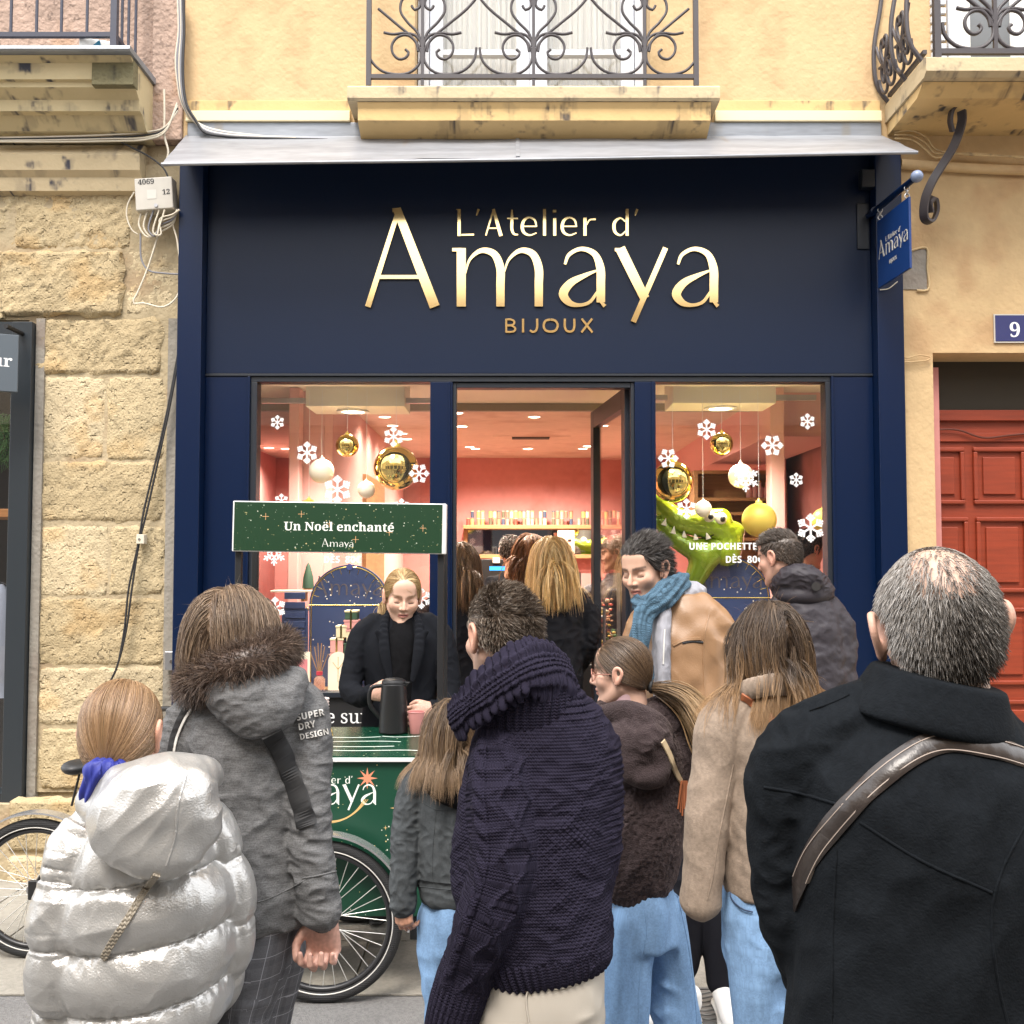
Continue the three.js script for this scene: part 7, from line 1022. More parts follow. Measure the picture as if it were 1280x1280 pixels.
{ // small girl in the dark denim jacket
  const z = 2.2, p = J(z), t = thing('person', 'small girl with long brown hair in a dark denim jacket and light jeans', 'person', [p(560, 1200)[0], 0, z]);
  const dj = (u, v, x, y, zz) => wrinkle(x, y, zz, 8, 9, 0.005, 61);
  const f = field([loft(secs(z, [[1128, 526, 612, 0.1], [1112, 521, 616, 0.108], [1060, 520, 616, 0.1], [1010, 519, 618, 0.095], [980, 523, 614, 0.085], [960, 535, 602, 0.065]]), { disp: (u, v, x, y, zz) => dj(u, v, x, y, zz) - (y < 0.665 ? 0.006 : 0), cap: 0.012 }),
    limb([p(535, 968, 0), p(517, 985, 0.01), p(508, 1040, 0.03), p(505, 1090, 0.05), p(504, 1130, 0.06)], [0.045, 0.047, 0.046, 0.042, 0.041], { disp: (u, v, x, y, zz) => wrinkle(x, y, zz, 9, 14, 0.005, 63), k: 0.012 }), limb([p(602, 968, 0), p(618, 985, 0), p(622, 1060, 0.0), p(615, 1120, -0.02)], [0.045, 0.045, 0.042, 0.04], { disp: dj, k: 0.012 })], 0.03);
  garment(t, 'denim_jacket', f, 0.0042, C.denimDark, { uv: 'box' });
  for (const q of [[[521, 1108], [540, 1110], [560, 1112], [580, 1112]], [[545, 1015], [541, 1060], [540, 1105]], [[528, 1003], [545, 1012], [575, 1012]]]) part('seam', seamOn(f, q, 0.0014, 30, 2.2), C.denimDark, t);
  const hd = field([blob(p(568, 972, 0.06), [0.1, 0.055, 0.07], { rot: [0.3, 0, -0.25], disp: (u, v, x, y, zz) => wrinkle(x, y, zz, 9, 12, 0.006, 64) }), limb([p(535, 958, 0.0), p(545, 985, 0.07), p(575, 1000, 0.1), p(600, 985, 0.07)], 0.028, { k: 0.03 })], 0.03); garment(t, 'hood', hd, 0.005, C.blackKnit, { uv: 'box' });
  const H = headFrame(p(570, 918, -0.01), Math.PI + 0.35, 0.1, 0, 0.86); head(t, H, { skin: SK, cell: 0.005 });
  longHair(t, H, field([...f.prims, ...hd.prims], 0.02), { seed: 71, n: 900, kids: 6, len: 0.34, steps: 13, pal: palettes.brown, vol: 0.5, grav: 0.5, wave: 0.03, tip: [0.33, 0.22, 0.13, 0.75], w: 0.0008, endY: Y(978, z), ragged: 0.04 });
  hand(t, p(503, 1126, 0.06), [0.12, -1, 0.1], [-0.5, 0, 1], { s: 0.72, bend: [0.7, 0.8, 0.8, 0.8], skin: [0.56, 0.3, 0.2], thumb: 1 });
  trousers(t, secs(z, [[1190, 526, 604, 0.09], [1140, 528, 606, 0.095], [1110, 532, 600, 0.085]]), [[[...p(548, 1150, 0.01), 0.062], [...p(549, 1240, 0.02), 0.055], [...p(551, 1340, 0.01), 0.052], [...p(552, 1375), 0.05]], [[...p(588, 1150), 0.062], [...p(592, 1240, 0.0), 0.055], [...p(594, 1375), 0.05]]], 0.007, C.denimBlue, { amp: 0.006 });
  shoe(t, p(552, 1300)[0], z + 0.04, -0.1, -1, C.whiteShoe, 0.2); shoe(t, p(594, 1300)[0], z + 0.03, 0.1, -1, C.whiteShoe, 0.2);
}
{ // girl with glasses and a ponytail
  const z = 2.4, p = J(z), t = thing('person', 'girl with glasses and a low ponytail in a plum fleece jacket and wide blue jeans', 'person', [p(795, 1200)[0], 0, z]);
  const df = (u, v, x, y, zz) => wrinkle(x, y, zz, 6, 4, 0.009, 81) + 0.0025 * n3(x * 60, y * 60, zz * 60);
  const f = field([loft(secs(z, [[1114, 752, 836, 0.105], [1095, 744, 844, 0.12], [1050, 738, 852, 0.135], [990, 740, 852, 0.13], [940, 745, 850, 0.12], [905, 752, 838, 0.1], [880, 765, 818, 0.075]]), { disp: df, cap: 0.015 }),
    limb([p(826, 892, 0), p(846, 918, -0.01), p(851, 975, -0.01), p(846, 1040, -0.04), p(815, 1075, -0.16)], [0.05, 0.055, 0.055, 0.05, 0.045], { disp: df, k: 0.015 }), limb([p(765, 892, 0), p(745, 920, 0), p(740, 990, 0), p(748, 1060, -0.02)], [0.05, 0.052, 0.05, 0.046], { disp: df, k: 0.02 })], 0.03);
  garment(t, 'fleece_jacket', f, 0.0048, C.fleece, { uv: 'box' });
  const hem = field([loft(secs(z, [[1122, 756, 832, 0.1], [1104, 750, 838, 0.11]]), { disp: (u) => 0.002 * Math.cos(u * 6.2832 * 40), cap: 0.01 })], 0.01); garment(t, 'hem_band', hem, 0.005, C.fleece, { uv: 'box' });
  const hd = field([blob(p(798, 930, 0.1), [0.09, 0.075, 0.075], { rot: [0.3, 0, 0.2], disp: (u, v, x, y, zz) => wrinkle(x, y, zz, 8, 8, 0.008, 83) }), limb([p(752, 895, 0.05), p(785, 888, 0.09), p(822, 905, 0.07), p(832, 930, 0.03)], 0.03, { k: 0.04 }), limb([p(772, 925, 0.12), p(790, 965, 0.15), p(818, 970, 0.14), p(830, 940, 0.1)], 0.034, { k: 0.03, disp: (u, v, x, y, zz) => 0.004 * n3(x * 14, y * 14, zz * 14) })], 0.025); garment(t, 'hood', hd, 0.0048, C.fleece, { uv: 'box' });
  const H = headFrame(p(776, 842, 0.0), -Math.PI / 2 - 0.3, 0.06, 0, 0.83); head(t, H, { skin: [0.58, 0.36, 0.27], closed: 1, soft: 1, ears: 0.8, cell: 0.003, lip: [0.45, 0.18, 0.15] });
  part('neck_top', mesh(field([limb([p(783, 868), p(786, 892)], 0.052, { n: 1 })], 0.01), 0.006), mat([0.5, 0.33, 0.35], 0.8), t);
  const cp = hairCap(H, { thick: 0.01, front: 0.062, ear: -0.004, nape: -0.06, bump: 0.002, rough: 0.001 }), cg = mesh(cp, 0.004, { color: () => [0.1, 0.06, 0.033] }), r = rnd(87), knot = [0.0, -0.05, -0.1];
  const L = scalpRoots(H, 2400, 88, { thick: 0.009, front: 0.06, ear: -0.004, nape: -0.055 }).map((q) => { const pts = []; let l = add3(q.l, q.n, 0.001 + 0.002 * q.r); for (let i = 0; i <= 9; i++) { pts.push(H.out(l)); const to = sub3(knot, l), dl = len3(to); if (dl < 0.012) break; l = add3(l, nrm3(to), Math.min(0.02, dl * 0.5)); const h = CAP(...l) - 0.0115 - 0.002 * q.r; if (h < 0) l = add3(l, grad(CAP, ...l), -h); } return pts; }).filter((s) => s.length > 2);
  const n0 = L.length, k0 = H.out(knot), bodyF = field([...f.prims, ...hd.prims], 0.02); for (let i = 0; i < 420; i++) { const a = r() * 6.28, q = [k0[0] + 0.012 * Math.cos(a), k0[1] + 0.012 * Math.sin(a), k0[2] + 0.01 * (r() - 0.5)], g = fall(q, nrm3([0.75 + 0.3 * r(), 0.1 - 0.5 * r(), 0.35 * r()]), 0.28 + 0.1 * r(), 13, bodyF, { grav: 0.2, off: 0.012 + 0.035 * r(), wave: 0.14, freq: 0.8, phase: 1.5 * r(), pull: [0.03, 0, 0.02] }); for (let j = 0; j < 5; j++) { const o = [(r() - 0.5) * 0.012, (r() - 0.5) * 0.012, (r() - 0.5) * 0.012], s = g.map((v, k) => add3(v, o, k / g.length)); L.push(s); } }
  const pal = [[0.1, 0.06, 0.033], [0.075, 0.044, 0.025], [0.14, 0.09, 0.05], [0.055, 0.033, 0.02]], tn = L.map(() => 0.75 + 0.5 * r()), tipc = [0.42, 0.27, 0.13];
  part('hair', mergeGeometries([cg, strandGeo(L, 0.0009, (i, q) => { const m = i >= n0 ? sstep(0.0, 0.7, q) * 0.85 : 0; return pal[i % 4].map((c, k) => lerp(c, tipc[k], m) * tn[i]); })]), hairM, t);
  part('hair_tie', G().add(new THREE.TorusGeometry(0.014, 0.006, 8, 18).rotateY(1.2).translate(...add3(k0, [0.006, 0, 0.003]))).build(), C.blackStrap, t);
  const gl = G(), rim = mat([0.35, 0.16, 0.12], 0.3, { metalness: 0.4 }); for (const s of [-1, 1]) { const c = []; for (let i = 0; i < 20; i++) { const a = i / 20 * 6.2832; c.push(H.out([s * 0.034 + 0.026 * Math.cos(a), 0.0 + 0.022 * Math.sin(a), 0.1 - 0.006 * Math.abs(Math.cos(a))])); } gl.tube(c, 0.0018, 40, 5, true); gl.tube([H.out([s * 0.06, 0.006, 0.095]), H.out([s * 0.078, 0.006, 0.05]), H.out([s * 0.082, 0.006, 0.0])], 0.0018, 10, 5); }
  gl.tube([H.out([-0.008, 0.004, 0.1]), H.out([0, 0.008, 0.103]), H.out([0.008, 0.004, 0.1])], 0.0018, 8, 5); part('glasses', gl.build(), rim, t);
  part('bag_strap', strapOn(bodyF, [[828, 925], [838, 945], [845, 965], [852, 978]], 0.018, 0.003, 26, 2), C.creamStrap, t); const ts = G(); for (let i = 0; i < 7; i++) { const b = onBody(f, 852 + i, 976, 0.012, 2); ts.cyl(b, [b[0] + 0.004 * (i - 3), b[1] - 0.08 - 0.01 * (i % 3), b[2] + 0.004], 0.0032, 0.0026, 6); } part('tassel', ts.build(), C.tanStrap, t, 'tan leather tassels on the bag strap');
  const tf = trousers(t, secs(z, [[1180, 752, 850, 0.1], [1130, 758, 846, 0.11], [1100, 764, 838, 0.1]]), [[[...p(783, 1150, 0.03), 0.08], [...p(776, 1220, 0.04), 0.085], [...p(768, 1290, 0.04), 0.092], [...p(764, 1360, 0.03), 0.098]], [[...p(825, 1140, -0.05), 0.072], [...p(838, 1220, -0.06), 0.072], [...p(846, 1290, -0.06), 0.076], [...p(850, 1340, -0.06), 0.08]]], 0.006, C.denimBlue, { amp: 0.009 });
  for (const q of [[[802, 1122], [806, 1150], [808, 1172]], [[846, 1115], [860, 1180], [868, 1240], [872, 1290]], [[764, 1122], [748, 1190], [736, 1250], [732, 1290]], [[806, 1175], [800, 1220], [798, 1290]]]) part('seam', seamOn(tf, q, 0.0016, 40, 2), C.denimBlue, t);
  shoe(t, p(764, 1300)[0], z + 0.05, -0.5, -1, C.whiteShoe, 0.23); shoe(t, p(850, 1300)[0], z - 0.04, -0.2, -1, C.whiteShoe, 0.23);
}
{ // woman in the beige coat
  const z = 2.7, p = J(z), t = thing('person', 'woman with long wavy brown hair from behind in a beige wool coat and jeans', 'person', [p(940, 1200)[0], 0, z]);
  const dw = (u, v, x, y, zz) => wrinkle(x, y, zz, 3.5, 2, 0.005, 91) + 0.002 * n3(x * 20, y * 20, zz * 20);
  const f = field([loft(secs(z, [[1112, 906, 1030, 0.14], [1090, 904, 1032, 0.145], [1020, 906, 1030, 0.14], [960, 908, 1032, 0.132], [915, 905, 1032, 0.12], [885, 918, 1018, 0.1], [862, 938, 995, 0.075]]), { disp: dw, cap: 0.012 }),
    limb([p(930, 880, 0.01), p(903, 908, 0.02), p(893, 965, 0.03), p(882, 1040, 0.05), p(876, 1125, 0.05)], [0.055, 0.066, 0.062, 0.056, 0.052], { disp: (u, v, x, y, zz) => wrinkle(x, y, zz, 4, 3.5, 0.005, 93), k: 0.012 }), limb([p(1008, 885, 0), p(1035, 915, 0), p(1046, 1000, 0), p(1045, 1100, -0.02)], [0.055, 0.06, 0.056, 0.05], { disp: dw, k: 0.02 })], 0.04);
  garment(t, 'wool_coat', f, 0.005, C.beigeWool, { uv: 'box' });
  part('sleeve_seam', seamOn(f, [[917, 955], [908, 1000], [898, 1050], [890, 1100], [884, 1125]], 0.002, 50, 1.8), C.beigeWool, t); part('back_seam', seamOn(f, [[984, 858], [988, 880], [992, 900]], 0.0018, 20, 1.8), C.beigeWool, t);
  const cf = field([limb([p(925, 868, 0.0), p(935, 862, 0.07), p(965, 856, 0.1), p(1000, 856, 0.07), p(1010, 862, 0.0)], 0.015, { sq: [[0, 1, 0.2], 2], k: 0.008, pad: 0.04 })], 0.01); garment(t, 'collar', cf, 0.005, C.beigeWool, { uv: 'box' });
  part('bag_strap', strapOn(field([...f.prims, ...cf.prims], 0.01), [[926, 870], [938, 877], [955, 890], [972, 906], [990, 930]], 0.022, 0.003, 36, 1.8), C.tanStrap, t);
  const H = headFrame(p(960, 806, -0.02), Math.PI + 0.25, 0.08, 0.05, 0.89); head(t, H, { skin: SK, cell: 0.006 });
  longHair(t, H, field([...f.prims, ...cf.prims], 0.02), { seed: 95, n: 1200, kids: 6, len: 0.42, steps: 17, pal: palettes.brownD, vol: 0.45, cap: { thick: 0.006 }, grav: 0.62, wave: 0.19, freq: 0.85, tip: [0.42, 0.25, 0.12, 0.8], w: 0.0008, fly: 40, clump: 1.1, endY: Y(892, z), ragged: 0.09 });
  trousers(t, secs(z, [[1200, 908, 1010, 0.12], [1130, 904, 1012, 0.13], [1090, 908, 1006, 0.12]]), [[[...p(944, 1150, 0.03), 0.088], [...p(946, 1220, 0.05), 0.075], [...p(950, 1290, 0.04), 0.068], [...p(952, 1420, 0.02), 0.066]], [[...p(985, 1150, -0.02), 0.085], [...p(992, 1250, -0.02), 0.07], [...p(998, 1420, -0.04), 0.066]]], 0.006, C.denimBlue, { amp: 0.006 });
  const tf = field([loft(secs(z, [[1200, 908, 1010, 0.12], [1130, 904, 1012, 0.13], [1090, 908, 1006, 0.12]])), limb([p(944, 1150, 0.03), p(946, 1220, 0.05)], [0.09, 0.077])], 0.04);
  for (const q of [[[914, 1102], [914, 1122], [928, 1136], [941, 1140]], [[916, 1106], [926, 1114], [932, 1108], [941, 1104]], [[918, 1110], [927, 1118], [934, 1112], [942, 1108]]]) part('pocket_stitching', seamOn(tf, q, 0.0022, 30, 2), mat([0.03, 0.05, 0.1], 0.8), t);
  shoe(t, p(952, 1300)[0], z + 0.04, -0.1, -1, C.darkShoe, 0.24); shoe(t, p(998, 1300)[0], z - 0.02, 0.1, -1, C.darkShoe, 0.24);
}
{ // man in the tan leather jacket
  const z = 1.6, p = J(z), t = thing('person', 'dark haired man with a blue scarf and tan leather jacket looking down to the left', 'person', [p(850, 1200)[0], 0, z]);
  const dl = (u, v, x, y, zz) => 0.011 * n3(x * 5, y * 4 + 2 * x, zz * 5) + 0.005 * n3(x * 11, y * 9, zz * 11) + 0.004 * ridge(x * 4 + 1, y * 6 + 3 * x, zz * 4) * sstep(0, 0.6, n3(x * 3, y * 3, zz * 3));
  const f = field([loft(secs(z, [[958, 800, 905, 0.14], [935, 795, 908, 0.15], [880, 795, 912, 0.155], [830, 797, 914, 0.15], [790, 800, 908, 0.135], [765, 812, 892, 0.11], [745, 826, 872, 0.08]]), { disp: (u, v, x, y, zz) => dl(u, v, x, y, zz) - (y < 0.875 && y > 0.855 ? 0.006 : 0), cap: 0.012 }),
    limb([p(876, 765, 0.02), p(897, 785, 0.03), p(902, 840, 0.04), p(900, 900, 0.06), p(886, 945, 0.1)], [0.066, 0.074, 0.07, 0.064, 0.056], { disp: dl, k: 0.015 }), limb([p(815, 768, 0), p(801, 785, 0.01), p(797, 840, 0.0), p(796, 890, 0.02), p(800, 935, 0.05)], [0.05, 0.056, 0.056, 0.052, 0.05], { disp: dl, k: 0.015 })], 0.03);
  garment(t, 'leather_jacket', f, 0.005, C.leather, { uv: 'box' });
  const gf = field([loft(secs(z, [[950, 818, 840, 0.07, 0.11], [880, 817, 838, 0.075, 0.11], [800, 816, 837, 0.07, 0.105], [770, 818, 838, 0.06, 0.085], [742, 822, 838, 0.04, 0.05]]), { disp: (u, v, x, y, zz) => wrinkle(x, y, zz, 9, 6, 0.004, 103), cap: 0.02 })], 0.02); garment(t, 'grey_hoodie', gf, 0.005, C.greyHood, { uv: 'box' });
  const both = field([...f.prims, ...gf.prims], 0.01);
  part('drawstring', strapOn(both, [[831, 785], [830, 805], [829, 832]], 0.005, 0.002, 16, 3), C.sole, t); part('zip', seamOn(f, [[836, 770], [837, 810], [838, 860], [838, 930]], 0.003, 50, 3), C.stitch, t);
  part('chest_pocket', seamOn(f, [[853, 804], [865, 802], [879, 803]], 0.0045, 20, 3), C.stitch, t); part('pocket_flap', strapOn(f, [[840, 807], [855, 800], [878, 798]], 0.012, 0.003, 20, 3), C.leather, t); part('side_pocket', seamOn(f, [[868, 868], [876, 885], [884, 900]], 0.004, 20, 3), C.stitch, t); part('sleeve_seam', seamOn(f, [[886, 768], [880, 800], [880, 850], [884, 905]], 0.0028, 40, 3), C.leather, t); part('waistband', seamOn(f, [[840, 938], [860, 940], [885, 938]], 0.003, 24, 3), C.leather, t);
  const hh = field([limb([p(838, 765, 0.06), p(855, 745, 0.02), p(868, 742, -0.04), p(850, 738, -0.1)], [0.028, 0.042, 0.045, 0.04], { k: 0.02, disp: (u, v, x, y, zz) => wrinkle(x, y, zz, 9, 9, 0.006, 105) })], 0.02); garment(t, 'grey_hood', hh, 0.005, C.greyHood, { uv: 'box' });
  const sd = (u, v, x, y, zz) => 0.004 * Math.cos(u * 6.2832 * 7 + v * 30) + 0.007 * n3(x * 14, y * 14, zz * 14), sc = field([limb([p(848, 735, -0.08), p(850, 730, 0.02), p(834, 745, 0.1), p(812, 758, 0.12), p(800, 752, 0.06), p(806, 742, -0.04)], [0.034, 0.036, 0.036, 0.034, 0.03, 0.03], { disp: sd, k: 0.02, sq: [nrm3([0.3, 1, 0]), 1.3], pad: 0.04 }), limb([p(842, 728, 0.05), p(828, 738, 0.1), p(815, 748, 0.13)], [0.026, 0.03, 0.028], { disp: sd, k: 0.01 }), limb([p(812, 762, 0.13), p(803, 775, 0.15), p(800, 800, 0.165), p(806, 830, 0.175), p(809, 848, 0.175)], [0.032, 0.038, 0.03, 0.026, 0.022], { disp: sd, k: 0.015, sq: [[0, 0, 1], 0.6] })], 0.015); garment(t, 'scarf', sc, 0.0045, C.scarf);
  const H = headFrame(p(806, 714, 0.02), -0.72, 0.22, 0.06, 0.98); head(t, H, { skin: [0.54, 0.33, 0.235], beard: 0.32, beardC: [0.16, 0.11, 0.09], brow: [0.04, 0.03, 0.025], browD: 0.6, cell: 0.0028, nose: 1.6, jaw: 1.05 });
  shortHair(t, H, { n: 6500, seed: 107, len: 0.034, thick: 0.004, top: 0.01, mess: 0.85, lift: 0.5, front: 0.07, bump: 0.007, ear: 0.004, nape: -0.065, w: 0.0009, colors: [[0.035, 0.029, 0.026], [0.065, 0.057, 0.052], [0.026, 0.021, 0.019], [0.17, 0.16, 0.15], [0.045, 0.037, 0.033]], comb: (l) => nrm3([0.35 + 0.2 * Math.sin(l[2] * 70), l[1] > 0.07 ? 0.15 : -0.6, l[1] > 0.06 ? -0.5 : -0.7]) });
  hand(t, p(884, 950, 0.1), [0.05, -0.75, -0.5], [0.7, 0, 0.6], { s: 0.95, skin: SK, bend: [0.9, 0.9, 0.9, 0.9] });
  trousers(t, secs(z, [[1060, 840, 912, 0.11], [1000, 836, 912, 0.12], [945, 838, 905, 0.115]]), [[[...p(860, 1040, 0), 0.085], [...p(858, 1110, 0.02), 0.068], [...p(856, 1190, 0.0), 0.062], [...p(852, 1206, 0.0), 0.06]], [[...p(893, 1040, 0.0), 0.085], [...p(897, 1120, 0.02), 0.07], [...p(902, 1200, 0.02), 0.062], [...p(904, 1225, 0.02), 0.06]]], 0.007, C.blackJean, { amp: 0.006 });
  shoe(t, p(862, 1200)[0], 1.74, -1, 0.45, C.whiteShoe, 0.29); shoe(t, p(903, 1230)[0], 1.58, -0.05, 1, C.whiteShoe, 0.29);
}
{ // man in the dark puffer at the right window
  const z = 0.7, p = J(z), t = thing('person', 'short haired man in a dark hooded jacket looking into the right display window', 'person', [p(1010, 900)[0], 0, z]);
  const dp = (u, v, x, y, zz) => 0.008 * n3(x * 6, y * 9, zz * 6) + 0.003 * n3(x * 14, y * 20, zz * 14) + 0.001 * ridge(x * 18, y * 22, zz * 18);
  const f = field([loft(secs(z, [[960, 958, 1056, 0.17], [880, 958, 1058, 0.175], [820, 958, 1054, 0.17], [775, 963, 1050, 0.15], [750, 972, 1038, 0.12], [735, 985, 1022, 0.09]]), { disp: dp }), limb([p(1030, 760, 0), p(1047, 785, 0.01), p(1052, 840, 0.02), p(1050, 900, 0.0)], [0.07, 0.075, 0.07, 0.065], { disp: dp, k: 0.02 }), limb([p(982, 758, 0), p(966, 785, 0), p(960, 850, -0.04)], [0.07, 0.075, 0.065], { disp: dp, k: 0.02 })], 0.04);
  garment(t, 'hooded_jacket', f, 0.006, C.puffer, { uv: 'box' });
  const hd = field([blob(p(1004, 744, 0.03), [0.13, 0.06, 0.11]), limb([p(972, 735, 0.0), p(985, 722, 0.07), p(1010, 722, 0.1), p(1030, 738, 0.04), p(1020, 740, -0.06)], [0.035, 0.05, 0.055, 0.045, 0.04], { k: 0.03, disp: (u, v, x, y, zz) => wrinkle(x, y, zz, 7, 12, 0.008, 113) })], 0.03); garment(t, 'hood', hd, 0.005, C.puffer, { uv: 'box' });
  part('hood_toggle', G().cyl(onBody(hd, 1020, 733, 0, 4), onBody(hd, 1020, 733, 0.012, 4), 0.02).build(), C.darkShoe, t);
  const H = headFrame(p(974, 698, 0.0), Math.PI + 0.85, 0.2, 0, 1.0); head(t, H, { skin: [0.52, 0.3, 0.22], cell: 0.0045, ears: 1.2 });
  shortHair(t, H, { n: 2600, seed: 115, len: 0.016, thick: 0.005, top: 0.001, mess: 0.7, lift: 0.6, ear: 0.01, nape: -0.05, w: 0.0016, colors: [[0.06, 0.042, 0.03], [0.09, 0.066, 0.05], [0.045, 0.032, 0.024]], comb: (l) => nrm3([0, l[1] > 0.07 ? 0.3 : -0.6, l[1] > 0.06 ? 0.4 : -0.4]), lenAt: (l) => l[1] > 0.06 ? 1.6 : 0.7 });
  trousers(t, secs(z, [[1010, 970, 1048, 0.12], [940, 968, 1050, 0.13]]), [[[...p(990, 980), 0.09], [...p(990, 1060), 0.07], [...p(990, 1115), 0.06]], [[...p(1028, 980), 0.09], [...p(1030, 1060), 0.07], [...p(1030, 1115), 0.06]]], 0.012, C.blackJean); shoe(t, p(990, 1000)[0], z + 0.03, -0.4, -1, C.darkShoe); shoe(t, p(1030, 1000)[0], z + 0.03, -0.2, -1, C.darkShoe);
}
{ // woman pouring behind the cart
  const z = 0.58, p = J(z), t = thing('person', 'blonde woman in a black blazer and turtleneck pouring from a jug behind the cart', 'person', [p(500, 900)[0], 0, z]);
  const dj = (u, v, x, y, zz) => wrinkle(x, y, zz, 4, 3, 0.004, 121);
  const arm = (pts, r, sd) => limb(pts, r, { k: 0.015, disp: (u, v, x, y, zz) => wrinkle(x, y, zz, 6, 8, 0.004, sd) });
  const f = field([loft(secs(z, [[960, 452, 548, 0.13], [905, 452, 548, 0.13], [860, 456, 546, 0.125], [820, 452, 550, 0.125], [795, 454, 550, 0.105], [778, 468, 538, 0.08], [766, 482, 526, 0.06]]), { disp: dj }),
    arm([p(470, 780, 0), p(453, 797, 0.01), p(443, 835, 0.05), p(438, 862, 0.1), p(452, 872, 0.19), p(462, 867, 0.24)], [0.055, 0.062, 0.056, 0.052, 0.045, 0.04], 123), arm([p(534, 780, 0), p(551, 797, 0), p(560, 840, 0.02), p(561, 872, 0.06), p(550, 887, 0.15), p(541, 886, 0.2)], [0.055, 0.062, 0.056, 0.05, 0.045, 0.04], 125)], 0.03);
  garment(t, 'blazer', f, 0.0048, C.blazer, { uv: 'box' });
  const tn = field([loft(secs(z, [[900, 484, 516, 0.06, 0.085], [840, 482, 518, 0.06, 0.085], [800, 483, 521, 0.055, 0.075], [775, 488, 520, 0.07, 0.02], [764, 490, 519, 0.062, 0.0]]), { cap: 0.015, disp: (u, v, x, y, zz) => wrinkle(x, y, zz, 10, 8, 0.002, 127) })], 0.02); garment(t, 'turtleneck', tn, 0.005, C.blackKnit, { uv: 'box' });
  for (const s of [-1, 1]) { const q = (x, y, d) => p(502 + s * x, y, d), lp = field([limb([q(17, 766, 0.05), q(22, 785, 0.1), q(21, 815, 0.135), q(14, 850, 0.145)], [0.014, 0.022, 0.026, 0.014], { sq: [[0, 0, 1], 0.35], k: 0.01 }), limb([q(26, 796, 0.115), q(31, 790, 0.12)], [0.018, 0.012], { sq: [[0, 0, 1], 0.35], n: 1 })], 0.01); garment(t, 'lapel', lp, 0.004, C.blazer, { uv: 'box' }); }
  const H = headFrame(p(503, 746, 0.03), 0.2, 0.26, -0.04, 1.04); head(t, H, { skin: [0.6, 0.37, 0.27], brow: [0.25, 0.15, 0.08], browD: 0.6, cell: 0.003, jaw: 0.85, soft: 1, ears: 0.55, lip: [0.5, 0.17, 0.15] });
  const cp = hairCap(H, { thick: 0.007, front: 0.063, ear: 0.0, nape: -0.06, bump: 0.002, rough: 0.001 }), cg = mesh(cp, 0.004, { color: () => [0.48, 0.33, 0.155] }), r = rnd(129), knot = [0.02, -0.03, -0.11];
  const L = scalpRoots(H, 1800, 130, { thick: 0.006, front: 0.061, ear: 0.0, nape: -0.055 }).map((q) => { const pts = []; let l = add3(q.l, q.n, 0.001 + 0.002 * q.r); for (let i = 0; i <= 10; i++) { pts.push(H.out(l)); const to = sub3(knot, l), dl = len3(to); if (dl < 0.012) break; l = add3(l, nrm3(add3(nrm3(to), [l[0] * 4 * (i < 2 ? 1 : 0), 0, 0], 1)), Math.min(0.02, dl * 0.5)); const h = CAP(...l) - 0.0085 - 0.002 * q.r; if (h < 0) l = add3(l, grad(CAP, ...l), -h); } return pts; }).filter((s) => s.length > 2);
  const bun = H.out([-0.072, -0.052, -0.07]); for (let i = 0; i < 160; i++) { const a = r() * 6.28; L.push(fall(add3(bun, [0.012 * Math.cos(a), 0.015 * Math.sin(a), 0.01 * r()]), nrm3([-0.3 + 0.5 * r(), -0.6 + 0.5 * r(), r() - 0.3]), 0.1, 7, (x, y, zz) => H.f(x, y, zz), { grav: 0.25, wave: 0.2, phase: r() * 6 })); }
  const tt = L.map(() => 0.75 + 0.5 * r()); part('hair', mergeGeometries([cg, strandGeo(L, 0.0012, (i) => palettes.blond[i % 4].map((c) => c * tt[i]))]), hairM, t);
  const zh = z + 0.3; hand(t, p(464, 866, 0.26), nrm3([0.75, 0.05, 0.35]), nrm3([-0.45, 0.1, 1]), { s: 0.95, thumb: -1, bend: [1.1, 1.1, 1.1, 1.1], thumbBend: 0.6, skin: [0.6, 0.36, 0.27] });
  hand(t, p(541, 886, 0.22), nrm3([-0.8, -0.15, 0.35]), nrm3([0.3, 0.3, 1]), { s: 0.95, thumb: 1, bend: [0.45, 0.5, 0.55, 0.6], thumbBend: 0.4, skin: [0.6, 0.36, 0.27] });
  trousers(t, secs(z, [[1000, 460, 542, 0.11], [930, 460, 544, 0.12]]), [[[...p(478, 980), 0.085], [...p(478, 1060), 0.065], [...p(478, 1125), 0.055]], [[...p(524, 980), 0.085], [...p(524, 1060), 0.065], [...p(524, 1125), 0.055]]], 0.014, C.blackJean); shoe(t, p(478, 1000)[0], z - 0.03, 0, 1, C.darkShoe, 0.24); shoe(t, p(524, 1000)[0], z - 0.03, 0.1, 1, C.darkShoe, 0.24);
}
